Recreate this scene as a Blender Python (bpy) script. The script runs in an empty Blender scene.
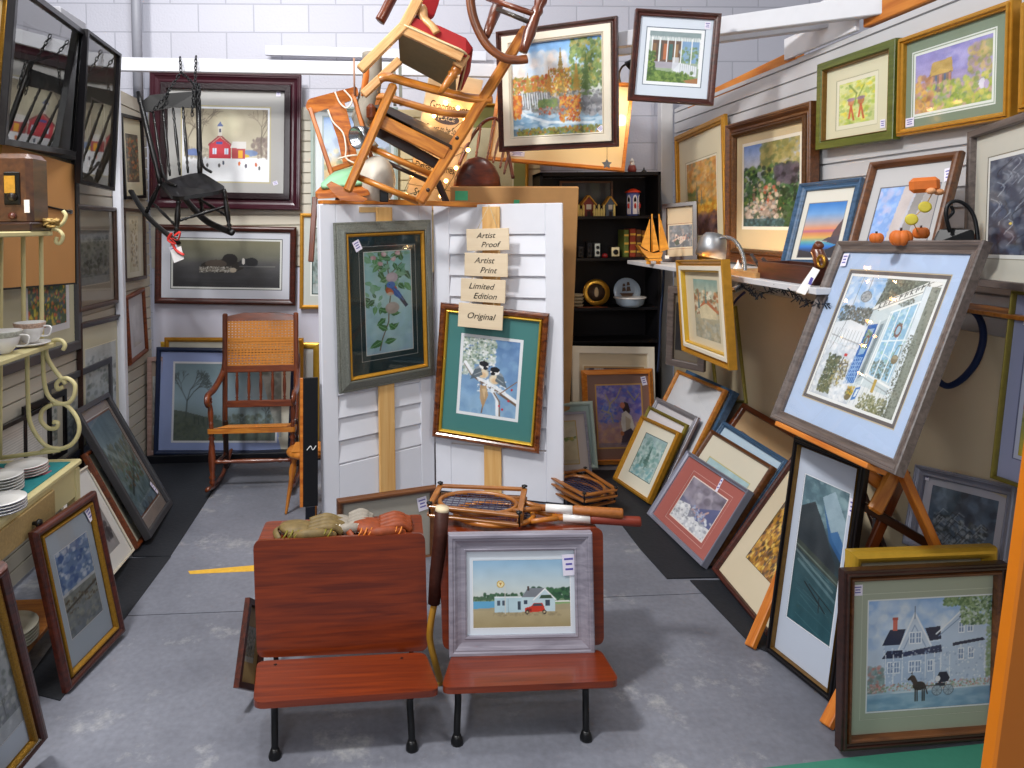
import bpy, math, random
import numpy as np
from mathutils import Matrix, Vector
S = bpy.context.scene
COL = S.collection
PI = math.pi

# ---------------------------------------------------------------- camera model
FPX, CAMH, YAW, PITCH, ROLL = 700.0, 1.65, math.radians(3.0), math.radians(2.0), math.radians(0.6)
VPX, HOR = 393.0, 225.0
CX = VPX + FPX * math.tan(YAW)
CY = HOR + FPX * math.tan(PITCH)
CAM = Vector((0, 0, CAMH))
fwd = Vector((math.sin(YAW) * math.cos(PITCH), math.cos(YAW) * math.cos(PITCH), -math.sin(PITCH)))
rgt0 = Vector((math.cos(YAW), -math.sin(YAW), 0))
up0 = rgt0.cross(fwd)
rgt = rgt0 * math.cos(ROLL) - up0 * math.sin(ROLL)
upv = up0 * math.cos(ROLL) + rgt0 * math.sin(ROLL)
cd = bpy.data.cameras.new('camera'); cam = bpy.data.objects.new('camera', cd); COL.objects.link(cam)
RM = Matrix((rgt, upv, -fwd)).transposed()
cam.matrix_world = Matrix.Translation(CAM) @ RM.to_4x4()
cd.sensor_width = 36; cd.lens = FPX / 1024 * 36
cd.shift_x = (512 - CX) / 1024; cd.shift_y = (CY - 384) / 1024
cd.clip_start = 0.05; cd.clip_end = 100
S.camera = cam

def ray(px, py):
    return (fwd + rgt * ((px - CX) / FPX) + upv * ((CY - py) / FPX))
def proj(p):
    d = p - CAM
    z = d.dot(fwd)
    return CX + FPX * d.dot(rgt) / z, CY - FPX * d.dot(upv) / z
def P(px, py, y):
    """the point of the place seen at (px, py) at distance y into the room"""
    r = ray(px, py); return CAM + r * (y / r.y)
def onz(px, py, z):
    r = ray(px, py); return CAM + r * ((z - CAMH) / r.z)
def onx(px, py, x):
    r = ray(px, py); return CAM + r * (x / r.x)
def onplane(px, py, p0, n):
    r = ray(px, py); return CAM + r * ((p0 - CAM).dot(n) / r.dot(n))

# ---------------------------------------------------------------- materials
def lin(h):
    if not isinstance(h, str): return tuple(h)
    h = h.lstrip('#')
    v = [int(h[i:i + 2], 16) / 255 for i in (0, 2, 4)]
    return tuple((c / 12.92 if c <= .04045 else ((c + .055) / 1.055) ** 2.4) for c in v)
def c4(h): return (*lin(h), 1)
MATS = {}
def plain(col, rough=.5, metal=0, coat=0, noise=.12, scale=14, bump=0, emit=0, name=None):
    key = ('p', col, rough, metal, coat, noise, scale, bump, emit)
    if key in MATS: return MATS[key]
    m = bpy.data.materials.new(name or 'plain'); m.use_nodes = True
    nt = m.node_tree; b = nt.nodes['Principled BSDF']
    b.inputs['Roughness'].default_value = rough; b.inputs['Metallic'].default_value = metal
    b.inputs['Coat Weight'].default_value = coat; b.inputs['Coat Roughness'].default_value = .06
    b.inputs['Base Color'].default_value = c4(col)
    if sum(lin(col)) < .12 and not metal: b.inputs['Specular IOR Level'].default_value = .25
    if noise or bump:
        tc = nt.nodes.new('ShaderNodeTexCoord'); nz = nt.nodes.new('ShaderNodeTexNoise')
        nz.inputs['Scale'].default_value = scale; nz.inputs['Detail'].default_value = 5
        nt.links.new(tc.outputs['Object'], nz.inputs['Vector'])
        mx = nt.nodes.new('ShaderNodeMix'); mx.data_type = 'RGBA'
        c = lin(col)
        mx.inputs['A'].default_value = (*[x * (1 - noise) for x in c], 1)
        mx.inputs['B'].default_value = (*[min(1, x * (1 + noise)) for x in c], 1)
        nt.links.new(nz.outputs['Fac'], mx.inputs['Factor'])
        nt.links.new(mx.outputs['Result'], b.inputs['Base Color'])
        if bump:
            bp = nt.nodes.new('ShaderNodeBump'); bp.inputs['Strength'].default_value = bump; bp.inputs['Distance'].default_value = .003
            nt.links.new(nz.outputs['Fac'], bp.inputs['Height']); nt.links.new(bp.outputs['Normal'], b.inputs['Normal'])
    if emit:
        b.inputs['Emission Color'].default_value = c4(col); b.inputs['Emission Strength'].default_value = emit
    MATS[key] = m
    return m
def wood(c1, c2, rough=.4, coat=.2, sc=(3, 30, 30), dist=2.0, name='wood', axis=0):
    key = ('w', c1, c2, rough, coat, sc, axis)
    if key in MATS: return MATS[key]
    m = bpy.data.materials.new(name); m.use_nodes = True
    nt = m.node_tree; b = nt.nodes['Principled BSDF']
    b.inputs['Roughness'].default_value = rough; b.inputs['Coat Weight'].default_value = coat; b.inputs['Coat Roughness'].default_value = .15
    m['grain'] = 1
    tc = nt.nodes.new('ShaderNodeAttribute'); tc.attribute_name = 'grain'; mp = nt.nodes.new('ShaderNodeMapping')
    s = [sc[1], sc[1], sc[2]]; s[axis] = sc[0]; mp.inputs['Scale'].default_value = s
    nz = nt.nodes.new('ShaderNodeTexNoise'); nz.inputs['Scale'].default_value = 1; nz.inputs['Detail'].default_value = 6; nz.inputs['Distortion'].default_value = .6
    cr = nt.nodes.new('ShaderNodeValToRGB'); cr.color_ramp.elements[0].position = .3; cr.color_ramp.elements[1].position = .7
    cr.color_ramp.elements[0].color = c4(c1); cr.color_ramp.elements[1].color = c4(c2)
    nt.links.new(tc.outputs['Vector'], mp.inputs['Vector']); nt.links.new(mp.outputs['Vector'], nz.inputs['Vector'])
    nt.links.new(nz.outputs['Fac'], cr.inputs['Fac']); nt.links.new(cr.outputs['Color'], b.inputs['Base Color'])
    bp = nt.nodes.new('ShaderNodeBump'); bp.inputs['Strength'].default_value = .12; bp.inputs['Distance'].default_value = .002
    nt.links.new(nz.outputs['Fac'], bp.inputs['Height']); nt.links.new(bp.outputs['Normal'], b.inputs['Normal'])
    MATS[key] = m
    return m
def attr_mat(name, rough=.5, coat=0.0, spec=.5):
    m = bpy.data.materials.new(name); m.use_nodes = True
    nt = m.node_tree; b = nt.nodes['Principled BSDF']
    a = nt.nodes.new('ShaderNodeAttribute'); a.attribute_name = 'Col'
    nt.links.new(a.outputs['Color'], b.inputs['Base Color'])
    b.inputs['Roughness'].default_value = rough; b.inputs['Coat Weight'].default_value = coat; b.inputs['Coat Roughness'].default_value = .05
    b.inputs['Specular IOR Level'].default_value = spec
    return m
M_PRINT = attr_mat('print_paper', .5, .5)
M_CANVAS = attr_mat('painted_canvas', .55, .1)
def glass_mat(ior=1.45, k=.9):
    m = bpy.data.materials.new('picture_glass'); m.use_nodes = True
    nt = m.node_tree; nt.nodes.clear()
    o = nt.nodes.new('ShaderNodeOutputMaterial'); mx = nt.nodes.new('ShaderNodeMixShader')
    t = nt.nodes.new('ShaderNodeBsdfTransparent'); g = nt.nodes.new('ShaderNodeBsdfGlossy'); g.inputs['Roughness'].default_value = .015
    fr = nt.nodes.new('ShaderNodeFresnel'); fr.inputs['IOR'].default_value = ior
    mu = nt.nodes.new('ShaderNodeMath'); mu.operation = 'MULTIPLY'; mu.inputs[1].default_value = k; mu.use_clamp = True
    nt.links.new(fr.outputs[0], mu.inputs[0]); nt.links.new(mu.outputs[0], mx.inputs[0])
    nt.links.new(t.outputs[0], mx.inputs[1]); nt.links.new(g.outputs[0], mx.inputs[2]); nt.links.new(mx.outputs[0], o.inputs[0])
    return m
M_GLASS = glass_mat()
M_GLASS_OLD = glass_mat(2.1, 1.5)

# ---------------------------------------------------------------- mesh builder
class MB:
    def __init__(s): s.v = []; s.f = []; s.sm = []; s.g = []
    def add(s, vs, fs, smooth=False, g=None):
        n = len(s.v); s.v += [Vector(v) for v in vs]
        s.g += list(g) if g is not None else [tuple(v) for v in vs]
        s.f += [tuple(i + n for i in f) for f in fs]; s.sm += [smooth] * len(fs)
        return s
    def box(s, c, size, R=None, bev=0.0):
        x, y, z = [d / 2 for d in size]; c = Vector(c)
        b = min(bev, x * .9, y * .9, z * .9)
        if b <= 0:
            vs = [Vector((i * x, j * y, k * z)) for i in (-1, 1) for j in (-1, 1) for k in (-1, 1)]
            fs = [(0, 1, 3, 2), (4, 6, 7, 5), (0, 4, 5, 1), (2, 3, 7, 6), (0, 2, 6, 4), (1, 5, 7, 3)]
        else:
            vs = []; idx = {}
            for i in (-1, 1):
                for j in (-1, 1):
                    for k in (-1, 1):
                        for a in range(3):
                            q = [i * (x - b), j * (y - b), k * (z - b)]; q[a] = (i * x, j * y, k * z)[a]
                            idx[i, j, k, a] = len(vs); vs.append(Vector(q))
            fs = []
            for a in range(3):
                o = [q for q in range(3) if q != a]
                for sg in (-1, 1):
                    L = []
                    for (u, w) in ((-1, -1), (1, -1), (1, 1), (-1, 1)):
                        t = [0, 0, 0]; t[a] = sg; t[o[0]] = u; t[o[1]] = w; L.append(idx[t[0], t[1], t[2], a])
                    if (sg > 0) != (a == 1): fs.append(tuple(L))
                    else: fs.append(tuple(L[::-1]))
            for a in range(3):
                o = [q for q in range(3) if q != a]
                for u in (-1, 1):
                    for w in (-1, 1):
                        def g(e, ax):
                            t = [0, 0, 0]; t[a] = e; t[o[0]] = u; t[o[1]] = w; return idx[t[0], t[1], t[2], ax]
                        fs.append((g(-1, o[0]), g(1, o[0]), g(1, o[1]), g(-1, o[1])))
            for i in (-1, 1):
                for j in (-1, 1):
                    for k in (-1, 1): fs.append(tuple(idx[i, j, k, a] for a in range(3)))
        if R is not None: vs = [R @ v for v in vs]
        return s.add([v + c for v in vs], fs)
    def bar(s, p, q, w, t, side=None, bev=0.0):
        """rectangular bar from p to q, w along the side direction, t across"""
        p, q = Vector(p), Vector(q); d = (q - p); L = d.length; d.normalize()
        sd = Vector(side) if side is not None else Vector((0, 0, 1))
        sd = sd - d * sd.dot(d)
        if sd.length < 1e-4: sd = d.orthogonal()
        sd.normalize(); n = d.cross(sd)
        R = Matrix((d, sd, n)).transposed()
        n0 = len(s.v); s.box((p + q) / 2, (L, w, t), R, bev)
        c = (p + q) / 2; o = p.x * 3.7 + p.y * 1.3 + q.z * 2.1; RT = R.transposed()
        for i in range(n0, len(s.v)):
            l = RT @ (s.v[i] - c); s.g[i] = (l.x + o, l.y + o, l.z - o)
        return s
    def tube(s, pts, r, seg=8, closed=False, caps=True, flat=1.0, side=None):
        pts = [Vector(p) for p in pts]; n = len(pts)
        rs = r if isinstance(r, (list, tuple)) else [r] * n
        vs = []; prev = None; g = []; al = pts[0].x * 3.7 + pts[0].y * 1.3
        for i, p in enumerate(pts):
            if i: al += (p - pts[i - 1]).length
            if closed: t = pts[(i + 1) % n] - pts[i - 1]
            else: t = pts[min(i + 1, n - 1)] - pts[max(i - 1, 0)]
            if t.length < 1e-9: t = Vector((0, 0, 1))
            t.normalize()
            if prev is None:
                a = Vector(side) if side is not None else t.orthogonal()
            else: a = prev
            a = a - t * a.dot(t)
            if a.length < 1e-5: a = t.orthogonal()
            a.normalize(); prev = a; b = t.cross(a)
            for k in range(seg):
                an = 2 * PI * k / seg
                vs.append(p + a * (math.cos(an) * rs[i]) + b * (math.sin(an) * rs[i] * flat)); g.append((al, math.cos(an) * rs[i] + al * .02, math.sin(an) * rs[i]))
        fs = []
        for i in range(n if closed else n - 1):
            j = (i + 1) % n
            for k in range(seg):
                l = (k + 1) % seg
                fs.append((i * seg + k, i * seg + l, j * seg + l, j * seg + k))
        if caps and not closed:
            fs.append(tuple(range(seg))[::-1]); fs.append(tuple(range((n - 1) * seg, n * seg)))
        return s.add(vs, fs, True, g)
    def turned(s, p, q, prof, seg=10):
        """a turned spindle from p to q, prof = [(t, radius)]"""
        p, q = Vector(p), Vector(q)
        return s.tube([p.lerp(q, t) for t, _ in prof], [r for _, r in prof], seg)
    def lathe(s, prof, c=(0, 0, 0), ax=(0, 0, 1), seg=24, caps=True):
        """prof = [(radius, height)] round axis ax at c"""
        ax = Vector(ax).normalized(); a = ax.orthogonal().normalized(); b = ax.cross(a); c = Vector(c)
        vs = []; n = len(prof)
        for r, h in prof:
            for k in range(seg):
                an = 2 * PI * k / seg
                vs.append(c + ax * h + a * (math.cos(an) * r) + b * (math.sin(an) * r))
        fs = []
        for i in range(n - 1):
            for k in range(seg):
                l = (k + 1) % seg
                fs.append((i * seg + k, i * seg + l, (i + 1) * seg + l, (i + 1) * seg + k))
        if caps and prof[0][0] > 1e-6: fs.append(tuple(range(seg))[::-1])
        if caps and prof[-1][0] > 1e-6: fs.append(tuple(range((n - 1) * seg, n * seg)))
        return s.add(vs, fs, True)
    def prism(s, pts, dv, smooth=False):
        """polygon pts (3D, planar) extruded by vector dv"""
        pts = [Vector(p) for p in pts]; dv = Vector(dv); n = len(pts)
        nrm = Vector((0, 0, 0))
        for i in range(n): nrm += (pts[i] - pts[0]).cross(pts[(i + 1) % n] - pts[0])
        if nrm.dot(dv) < 0: pts = pts[::-1]
        vs = pts + [p + dv for p in pts]
        fs = [tuple(range(n))[::-1], tuple(range(n, 2 * n))] + [(i, (i + 1) % n, n + (i + 1) % n, n + i) for i in range(n)]
        return s.add(vs, fs, smooth)
    def rrect(s, c, u, v, w, h, th, rad=.02, n=5):
        """rounded board centred at c, in-plane axes u, v, thickness th"""
        c, u, v = Vector(c), Vector(u).normalized(), Vector(v).normalized(); nn = u.cross(v)
        pts = []
        for (sx, sy, a0) in ((1, 1, 0), (-1, 1, 90), (-1, -1, 180), (1, -1, 270)):
            for k in range(n + 1):
                a = math.radians(a0 + 90 * k / n)
                pts.append(c + u * (sx * (w / 2 - rad) + rad * math.cos(a)) + v * (sy * (h / 2 - rad) + rad * math.sin(a)) - nn * th / 2)
        return s.prism(pts, nn * th)
    def ball(s, c, r, R=None, seg=14, rings=8):
        r = Vector(r) if not isinstance(r, (int, float)) else Vector((r, r, r)); c = Vector(c); vs = []
        for i in range(rings + 1):
            th = PI * i / rings
            for k in range(seg):
                a = 2 * PI * k / seg
                v = Vector((r.x * math.sin(th) * math.cos(a), r.y * math.sin(th) * math.sin(a), r.z * math.cos(th)))
                vs.append(c + (R @ v if R is not None else v))
        fs = []
        for i in range(rings):
            for k in range(seg):
                l = (k + 1) % seg
                fs.append((i * seg + k, (i + 1) * seg + k, (i + 1) * seg + l, i * seg + l))
        return s.add(vs, fs, True)
    def build(s, name, mat, parent=None, world=False, **props):
        me = bpy.data.meshes.new(name)
        vs = s.v
        if parent is not None and world:
            inv = parent.matrix_world.inverted(); vs = [inv @ v for v in vs]
        me.from_pydata([tuple(v) for v in vs], [], s.f)
        me.polygons.foreach_set('use_smooth', s.sm)
        me.update()
        me.materials.append(mat)
        if mat.get('grain'):
            at = me.attributes.new('grain', 'FLOAT_VECTOR', 'POINT')
            at.data.foreach_set('vector', np.array([tuple(q) for q in s.g], np.float32).ravel())
        o = bpy.data.objects.new(name, me); COL.objects.link(o)
        if parent is not None: o.parent = parent
        for k, v in props.items(): o[k] = v
        return o
def tag(o, label, cat, group=None, kind=None):
    if label: o['label'] = label
    if cat: o['category'] = cat
    if group: o['group'] = group
    if kind: o['kind'] = kind
    return o
def root(name, M, label, cat, group=None):
    o = bpy.data.objects.new(name, None); COL.objects.link(o); o.empty_display_size = .05
    if not isinstance(M, Matrix): M = Matrix.Translation(Vector(M))
    o.matrix_world = M
    return tag(o, label, cat, group)
def struct(mb, name, mat):
    o = mb.build(name, mat); o['kind'] = 'structure'; return o
def solo(mb, name, mat, label, cat, group=None):
    """a thing that is one mesh: origin moved to its own base"""
    n = len(mb.v); c = sum(mb.v, Vector()) / n; c.z = min(v.z for v in mb.v)
    mb.v = [v - c for v in mb.v]
    o = mb.build(name, mat); o.matrix_world = Matrix.Translation(c)
    return tag(o, label, cat, group)
def copy_thing(r, M, label=None, group=None):
    def cp(o, parent):
        c = o.copy(); COL.objects.link(c)
        if parent is not None: c.parent = parent
        for ch in o.children: cp(ch, c)
        return c
    c = cp(r, None); c.matrix_world = M if isinstance(M, Matrix) else Matrix.Translation(Vector(M))
    if label: c['label'] = label
    if group: c['group'] = group
    return c

# ---------------------------------------------------------------- painted pictures: colours of a fine grid of mesh points
class Cv:
    def __init__(s, w, h, bg='#ffffff'):
        s.w, s.h = max(8, int(w)), max(8, int(h)); s.a = np.zeros((s.h, s.w, 3)); s.a[:] = s.c(bg)
        s.X, s.Y = np.meshgrid((np.arange(s.w) + .5) / s.w, (np.arange(s.h) + .5) / s.h)
        s.asp = s.h / s.w; s.rs = np.random.RandomState(5)
    @staticmethod
    def c(h):
        if isinstance(h, str):
            h = h.lstrip('#'); return np.array([int(h[i:i + 2], 16) / 255 for i in (0, 2, 4)])
        return np.array(h, float)
    def seed(s, n): s.rs = np.random.RandomState(n); return s
    def mix(s, m, c, al=1.0):
        m = np.clip(m, 0, 1)[..., None] * al; s.a = s.a * (1 - m) + s.c(c) * m; return s
    def grad(s, stops, y0=0., y1=1., x0=0., x1=1.):
        ys = [y0 + (y1 - y0) * t for t, _ in stops]; cs = np.array([s.c(c) for _, c in stops])
        g = np.stack([np.interp(s.Y, ys, cs[:, k]) for k in range(3)], -1)
        m = (s.Y >= y0) & (s.Y <= y1) & (s.X >= x0) & (s.X <= x1); s.a[m] = g[m]; return s
    def rect(s, x0, y0, x1, y1, c, al=1.0):
        return s.mix(((s.X >= x0) & (s.X <= x1) & (s.Y >= y0) & (s.Y <= y1)).astype(float), c, al)
    def ell(s, cx, cy, rx, ry, c, al=1.0, soft=.0):
        d = ((s.X - cx) / rx) ** 2 + ((s.Y - cy) / ry) ** 2
        m = (d <= 1).astype(float) if soft <= 0 else np.clip((1 + soft - d) / (2 * soft), 0, 1)
        return s.mix(m, c, al)
    def poly(s, pts, c, al=1.0):
        m = np.zeros(s.X.shape, bool); n = len(pts)
        for i in range(n):
            (x0, y0), (x1, y1) = pts[i], pts[(i + 1) % n]
            if y0 == y1: continue
            cnd = ((y0 > s.Y) != (y1 > s.Y)) & (s.X < (x1 - x0) * (s.Y - y0) / (y1 - y0) + x0)
            m ^= cnd
        return s.mix(m.astype(float), c, al)
    def line(s, pts, wd, c, al=1.0):
        for (x0, y0), (x1, y1) in zip(pts, pts[1:]):
            dx, dy = x1 - x0, (y1 - y0) * s.asp; L = max(dx * dx + dy * dy, 1e-9)
            t = np.clip(((s.X - x0) * dx + (s.Y - y0) * s.asp * dy) / L, 0, 1)
            d = np.hypot(s.X - x0 - t * dx, (s.Y - y0) * s.asp - t * dy)
            s.mix(np.clip((wd / 2 - d) * s.w + .5, 0, 1), c, al)
        return s
    def blobs(s, n, x0, y0, x1, y1, r, cols, al=.8, st=1.0):
        n = int(n * 2.3); r = r * .64
        for _ in range(n):
            x, y = s.rs.uniform(x0, x1), s.rs.uniform(y0, y1); q = r * s.rs.uniform(.5, 1.3)
            rx, ry = q * st, q / s.asp
            i0, i1 = max(0, int((x - rx) * s.w)), min(s.w, int((x + rx) * s.w) + 2)
            j0, j1 = max(0, int((y - ry) * s.h)), min(s.h, int((y + ry) * s.h) + 2)
            if i1 <= i0 or j1 <= j0: 
                s.rs.randint(3); continue
            X, Y = s.X[j0:j1, i0:i1], s.Y[j0:j1, i0:i1]
            m = (np.clip(1.6 - 1.6 * (((X - x) / rx) ** 2 + ((Y - y) / ry) ** 2), 0, 1) * al)[..., None]
            c = s.c(cols[s.rs.randint(len(cols))])
            s.a[j0:j1, i0:i1] = s.a[j0:j1, i0:i1] * (1 - m) + c * m
        return s
    def noise(s, amt=.05, g=8):
        r = s.rs.rand(g + 2, g + 2) - .5
        xi, yi = s.X * g, s.Y * g; i, j = xi.astype(int), yi.astype(int); fx, fy = xi - i, yi - j
        v = (r[j, i] * (1 - fx) + r[j, i + 1] * fx) * (1 - fy) + (r[j + 1, i] * (1 - fx) + r[j + 1, i + 1] * fx) * fy
        s.a = np.clip(s.a + (v * 2 * amt)[..., None] + ((s.rs.rand(s.h, s.w) - .5) * amt * .7)[..., None], 0, 1); return s
    def branch(s, x, y, ang, L, wd, c, dep=4, spread=.5):
        x2, y2 = x + L * math.sin(ang), y - L * math.cos(ang) / s.asp
        s.line([(x, y), (x2, y2)], wd, c, .9)
        if dep > 0:
            for k in range(2 + (dep > 2)):
                s.branch(x2, y2, ang + s.rs.uniform(-spread, spread) * 1.6, L * s.rs.uniform(.55, .8), wd * .62, c, dep - 1, spread)
        return s
    def pine(s, x, yb, h, c, hw=.3):
        for k in range(7):
            t = k / 7; w = h * hw * (1 - t) + .004
            y1 = yb - h * t; s.poly([(x - w, y1), (x + w, y1), (x, y1 - h * .26)], c, .8)
        return s

def art_grid(parent, name, x0, y0, x1, y1, z, cv, mat):
    h, w = cv.a.shape[:2]
    xs = np.linspace(x0, x1, w); ys = np.linspace(y1, y0, h)
    X, Y = np.meshgrid(xs, ys)
    co = np.stack([X, Y, np.full_like(X, z)], -1).reshape(-1, 3).astype(np.float32)
    idx = np.arange(h * w).reshape(h, w)
    q = np.stack([idx[1:, :-1], idx[1:, 1:], idx[:-1, 1:], idx[:-1, :-1]], -1).reshape(-1, 4)
    me = bpy.data.meshes.new(name)
    me.vertices.add(h * w); me.vertices.foreach_set('co', co.ravel())
    nf = len(q); me.loops.add(nf * 4); me.loops.foreach_set('vertex_index', q.ravel().astype(np.int32))
    me.polygons.add(nf); me.polygons.foreach_set('loop_start', (np.arange(nf) * 4).astype(np.int32))
    me.update(calc_edges=True); me.validate()
    at = me.color_attributes.new('Col', 'FLOAT_COLOR', 'POINT')
    a = np.clip(cv.a, 0, 1); l = np.where(a <= .04045, a / 12.92, ((a + .055) / 1.055) ** 2.4)
    l = np.concatenate([l, np.ones((h, w, 1))], -1).astype(np.float32)
    at.data.foreach_set('color', l.ravel())
    me.materials.append(mat)
    o = bpy.data.objects.new(name, me); COL.objects.link(o); o.parent = parent
    return o

# ---------------------------------------------------------------- placing rectangles
def frame_from(bl, br, tl, tr):
    """rectangle closest to four 3D points -> matrix (origin: middle of the bottom front edge), w, h"""
    u = ((br - bl) + (tr - tl)).normalized(); v = (tl - bl) + (tr - br); v = (v - u * v.dot(u)).normalized()
    w = ((br - bl).length + (tr - tl).length) / 2; h = ((tl - bl).dot(v) + (tr - br).dot(v)) / 2
    c = (bl + br + tl + tr) / 4; o = c - v * h / 2
    n = u.cross(v)
    M = Matrix((u, v, n)).transposed().to_4x4(); M.translation = o
    return M, w, h
def hung(q, p0, n):
    tl, tr, br, bl = [onplane(x, y, Vector(p0), Vector(n)) for x, y in q]
    return frame_from(bl, br, tl, tr)
def lean0(q, z=.008, z2=None):
    """bottom corners on the floor (or a level z); the lean and height come from the top corners"""
    tl, tr, br, bl = q
    B0, B1 = onz(*bl, z), onz(*br, z if z2 is None else z2)
    u = (B1 - B0); w = u.length; u.normalize()
    n0 = Vector((u.y, -u.x, 0)).normalized()                    # horizontal, out of the picture
    if n0.dot(CAM - B0) < 0: n0 = -n0
    vz = n0.cross(u); vz = vz if vz.z > 0 else -vz
    best = None
    for k in range(-25, 70):
        th = math.radians(k); v = vz * math.cos(th) - n0 * math.sin(th)
        for h in np.arange(.12, 1.6, .01):
            e = 0
            for b, t in ((B0, tl), (B1, tr)):
                x, y = proj(b + v * h); e += (x - t[0]) ** 2 + (y - t[1]) ** 2
            if best is None or e < best[0]: best = (e, th, h)
    e, th, h = best
    zz = z if z2 is None else z2
    def build(x):
        b0, b1 = Vector((x[0], x[1], z)), Vector((x[2], x[3], zz)); uu = (b1 - b0); ww = uu.length; uu.normalize()
        nn = Vector((uu.y, -uu.x, 0)).normalized()
        vv = nn.cross(uu); vv = vv if vv.z > 0 else -vv
        return b0, b1, uu, ww, vv * math.cos(x[4]) - nn * math.sin(x[4])
    def res(x):
        b0, b1, uu, ww, vv = build(x); r = []
        for p, t, k in ((b0, bl, 1), (b1, br, 1), (b0 + vv * x[5], tl, 1), (b1 + vv * x[5], tr, 1)):
            q = proj(p); r += [(q[0] - t[0]) * k, (q[1] - t[1]) * k]
        return np.array(r)
    x = np.array([B0.x, B0.y, B1.x, B1.y, th, h]); r = res(x); e = r @ r; lam = 1e-2
    for it in range(40):
        J = np.stack([(res(x + d) - r) / 1e-5 for d in np.eye(6) * 1e-5], 1); A = J.T @ J
        st = np.linalg.solve(A + lam * np.diag(np.diag(A) + 1e-9), -J.T @ r); r2 = res(x + st)
        if r2 @ r2 < e: x, r, e = x + st, r2, r2 @ r2; lam = max(lam * .4, 1e-7)
        else: lam *= 4
    B0, B1, u, w, v = build(x); h = x[5]
    n = u.cross(v)
    M = Matrix((u, v, n)).transposed().to_4x4(); M.translation = (B0 + B1) / 2
    return M, w, h
def lean(q, z=.008, pw=(14, 12, 7)):
    M, w, h = lean0(q, z)
    n = M.to_3x3() @ Vector((0, 0, 1)); yaw = math.degrees(math.atan2(n.x, -n.y)); tilt = math.degrees(math.asin(max(-1, min(1, n.z))))
    c = M @ Vector((0, h / 2, 0))
    M, w, h = free(q, c.y, yaw, tilt, 0, pw)
    zm = min((M @ Vector((s * w / 2, 0, 0))).z for s in (-1, 1))
    k = (CAMH - z) / (CAMH - zm)
    T = M.translation.copy(); M.translation = CAM + (T - CAM) * k
    chk(q, M, w * k, h * k, 'lean')
    return M, w * k, h * k
def chk(q, M, w, h, what):
    e = 0; L = []
    for (sx, sy), t in zip(((-1, 1), (1, 1), (1, 0), (-1, 0)), q):
        x, y = proj(M @ Vector((sx * w / 2, sy * h, 0))); e = max(e, abs(x - t[0]), abs(y - t[1])); L.append((round(x), round(y)))
    n = M.to_3x3() @ Vector((0, 0, 1)); c = M @ Vector((0, h / 2, 0))
    if e > 5: print('FIT', what, round(e), q, L, 'n', [round(t, 2) for t in n], 'c', [round(t, 2) for t in c], 'wh', round(w, 2), round(h, 2))
def free(q, d, yaw=0., tilt=0., spin=0., pw=(12, 12, 12), asp=None):
    """four pixels + distance of the centre + a prior on how it is turned (degrees): best rectangle"""
    tl, tr, br, bl = [np.array(p, float) for p in q]
    cpx = (tl + tr + br + bl) / 4
    c0 = P(cpx[0], cpx[1], d)
    k = d / FPX
    w0 = (np.linalg.norm(tr - tl) + np.linalg.norm(br - bl)) / 2 * k; h0 = (np.linalg.norm(bl - tl) + np.linalg.norm(br - tr)) / 2 * k
    prior = np.array([yaw, tilt, spin], float)
    def rect(x):
        a, b, g = [math.radians(t) for t in x[:3]]
        R = Matrix.Rotation(a, 3, 'Z') @ Matrix.Rotation(-b, 3, 'X') @ Matrix.Rotation(g, 3, 'Y')
        u, v = R @ Vector((1, 0, 0)), R @ Vector((0, 0, 1))
        c = c0 + Vector((x[5], 0, x[6]))
        return c, u, v, abs(x[3]), abs(x[4])
    def res(x):
        c, u, v, w, h = rect(x); r = []
        for sx, sy, t in ((-1, 1, tl), (1, 1, tr), (1, -1, br), (-1, -1, bl)):
            px, py = proj(c + u * (sx * w / 2) + v * (sy * h / 2)); r += [px - t[0], py - t[1]]
        r += list((x[:3] - prior) / np.array(pw) * 1.0)
        if asp: r.append((x[3] / x[4] - asp) * 60)
        return np.array(r)
    x = np.array([*prior, w0, h0, 0, 0]); lam = 1e-2
    r = res(x); e = r @ r
    for it in range(60):
        J = np.zeros((len(r), 7))
        for i in range(7):
            dx = np.zeros(7); dx[i] = .02 if i < 3 else 1e-4
            J[:, i] = (res(x + dx) - r) / dx[i]
        A = J.T @ J
        st = np.linalg.solve(A + lam * np.diag(np.diag(A) + 1e-9), -J.T @ r)
        r2 = res(x + st); e2 = r2 @ r2
        if e2 < e: x, r, e = x + st, r2, e2; lam = max(lam * .4, 1e-7)
        else: lam *= 4
    c, u, v, w, h = rect(x); n = u.cross(v)
    M = Matrix((u, v, n)).transposed().to_4x4(); M.translation = c - v * h / 2
    chk(q, M, w, h, 'free')
    return M, w, h

def rescale(G, k):
    M, w, h = G; M = M.copy(); M.translation = CAM + (M.translation - CAM) * k
    return M, w * k, h * k
def toward(G, xmax=2.01, dep=.03):
    """bring a picture toward the viewer until it clears the right partition"""
    M, w, h = G
    hi = max((M @ Vector((s * w / 2, t * h, -z))).x for s in (-1, 1) for t in (0, 1) for z in (0, dep))
    return rescale(G, min(1, xmax / hi))
def tofloor(G, z=.006, dep=.025):
    M, w, h = G
    zm = min((M @ Vector((s * w / 2, 0, -d))).z for s in (-1, 1) for d in (0, dep))
    return rescale(G, (CAMH - z) / (CAMH - zm))

def behind(q, G, back):
    """a picture leaning against the back of G (same slope), `back` metres behind its front"""
    n = (G[0].to_3x3() @ Vector((0, 0, 1))).normalized(); p = G[0].translation - n * back
    return hung(q, p, n)

def inward(G, xmin=-1.715, dep=.035):
    M, w, h = G
    lo = min((M @ Vector((s * w / 2, t * h, -z))).x for s in (-1, 1) for t in (0, 1) for z in (0, dep))
    return rescale(G, min(1, xmin / lo))
LX, RX, BY = -1.75, 2.08, 5.15
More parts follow.
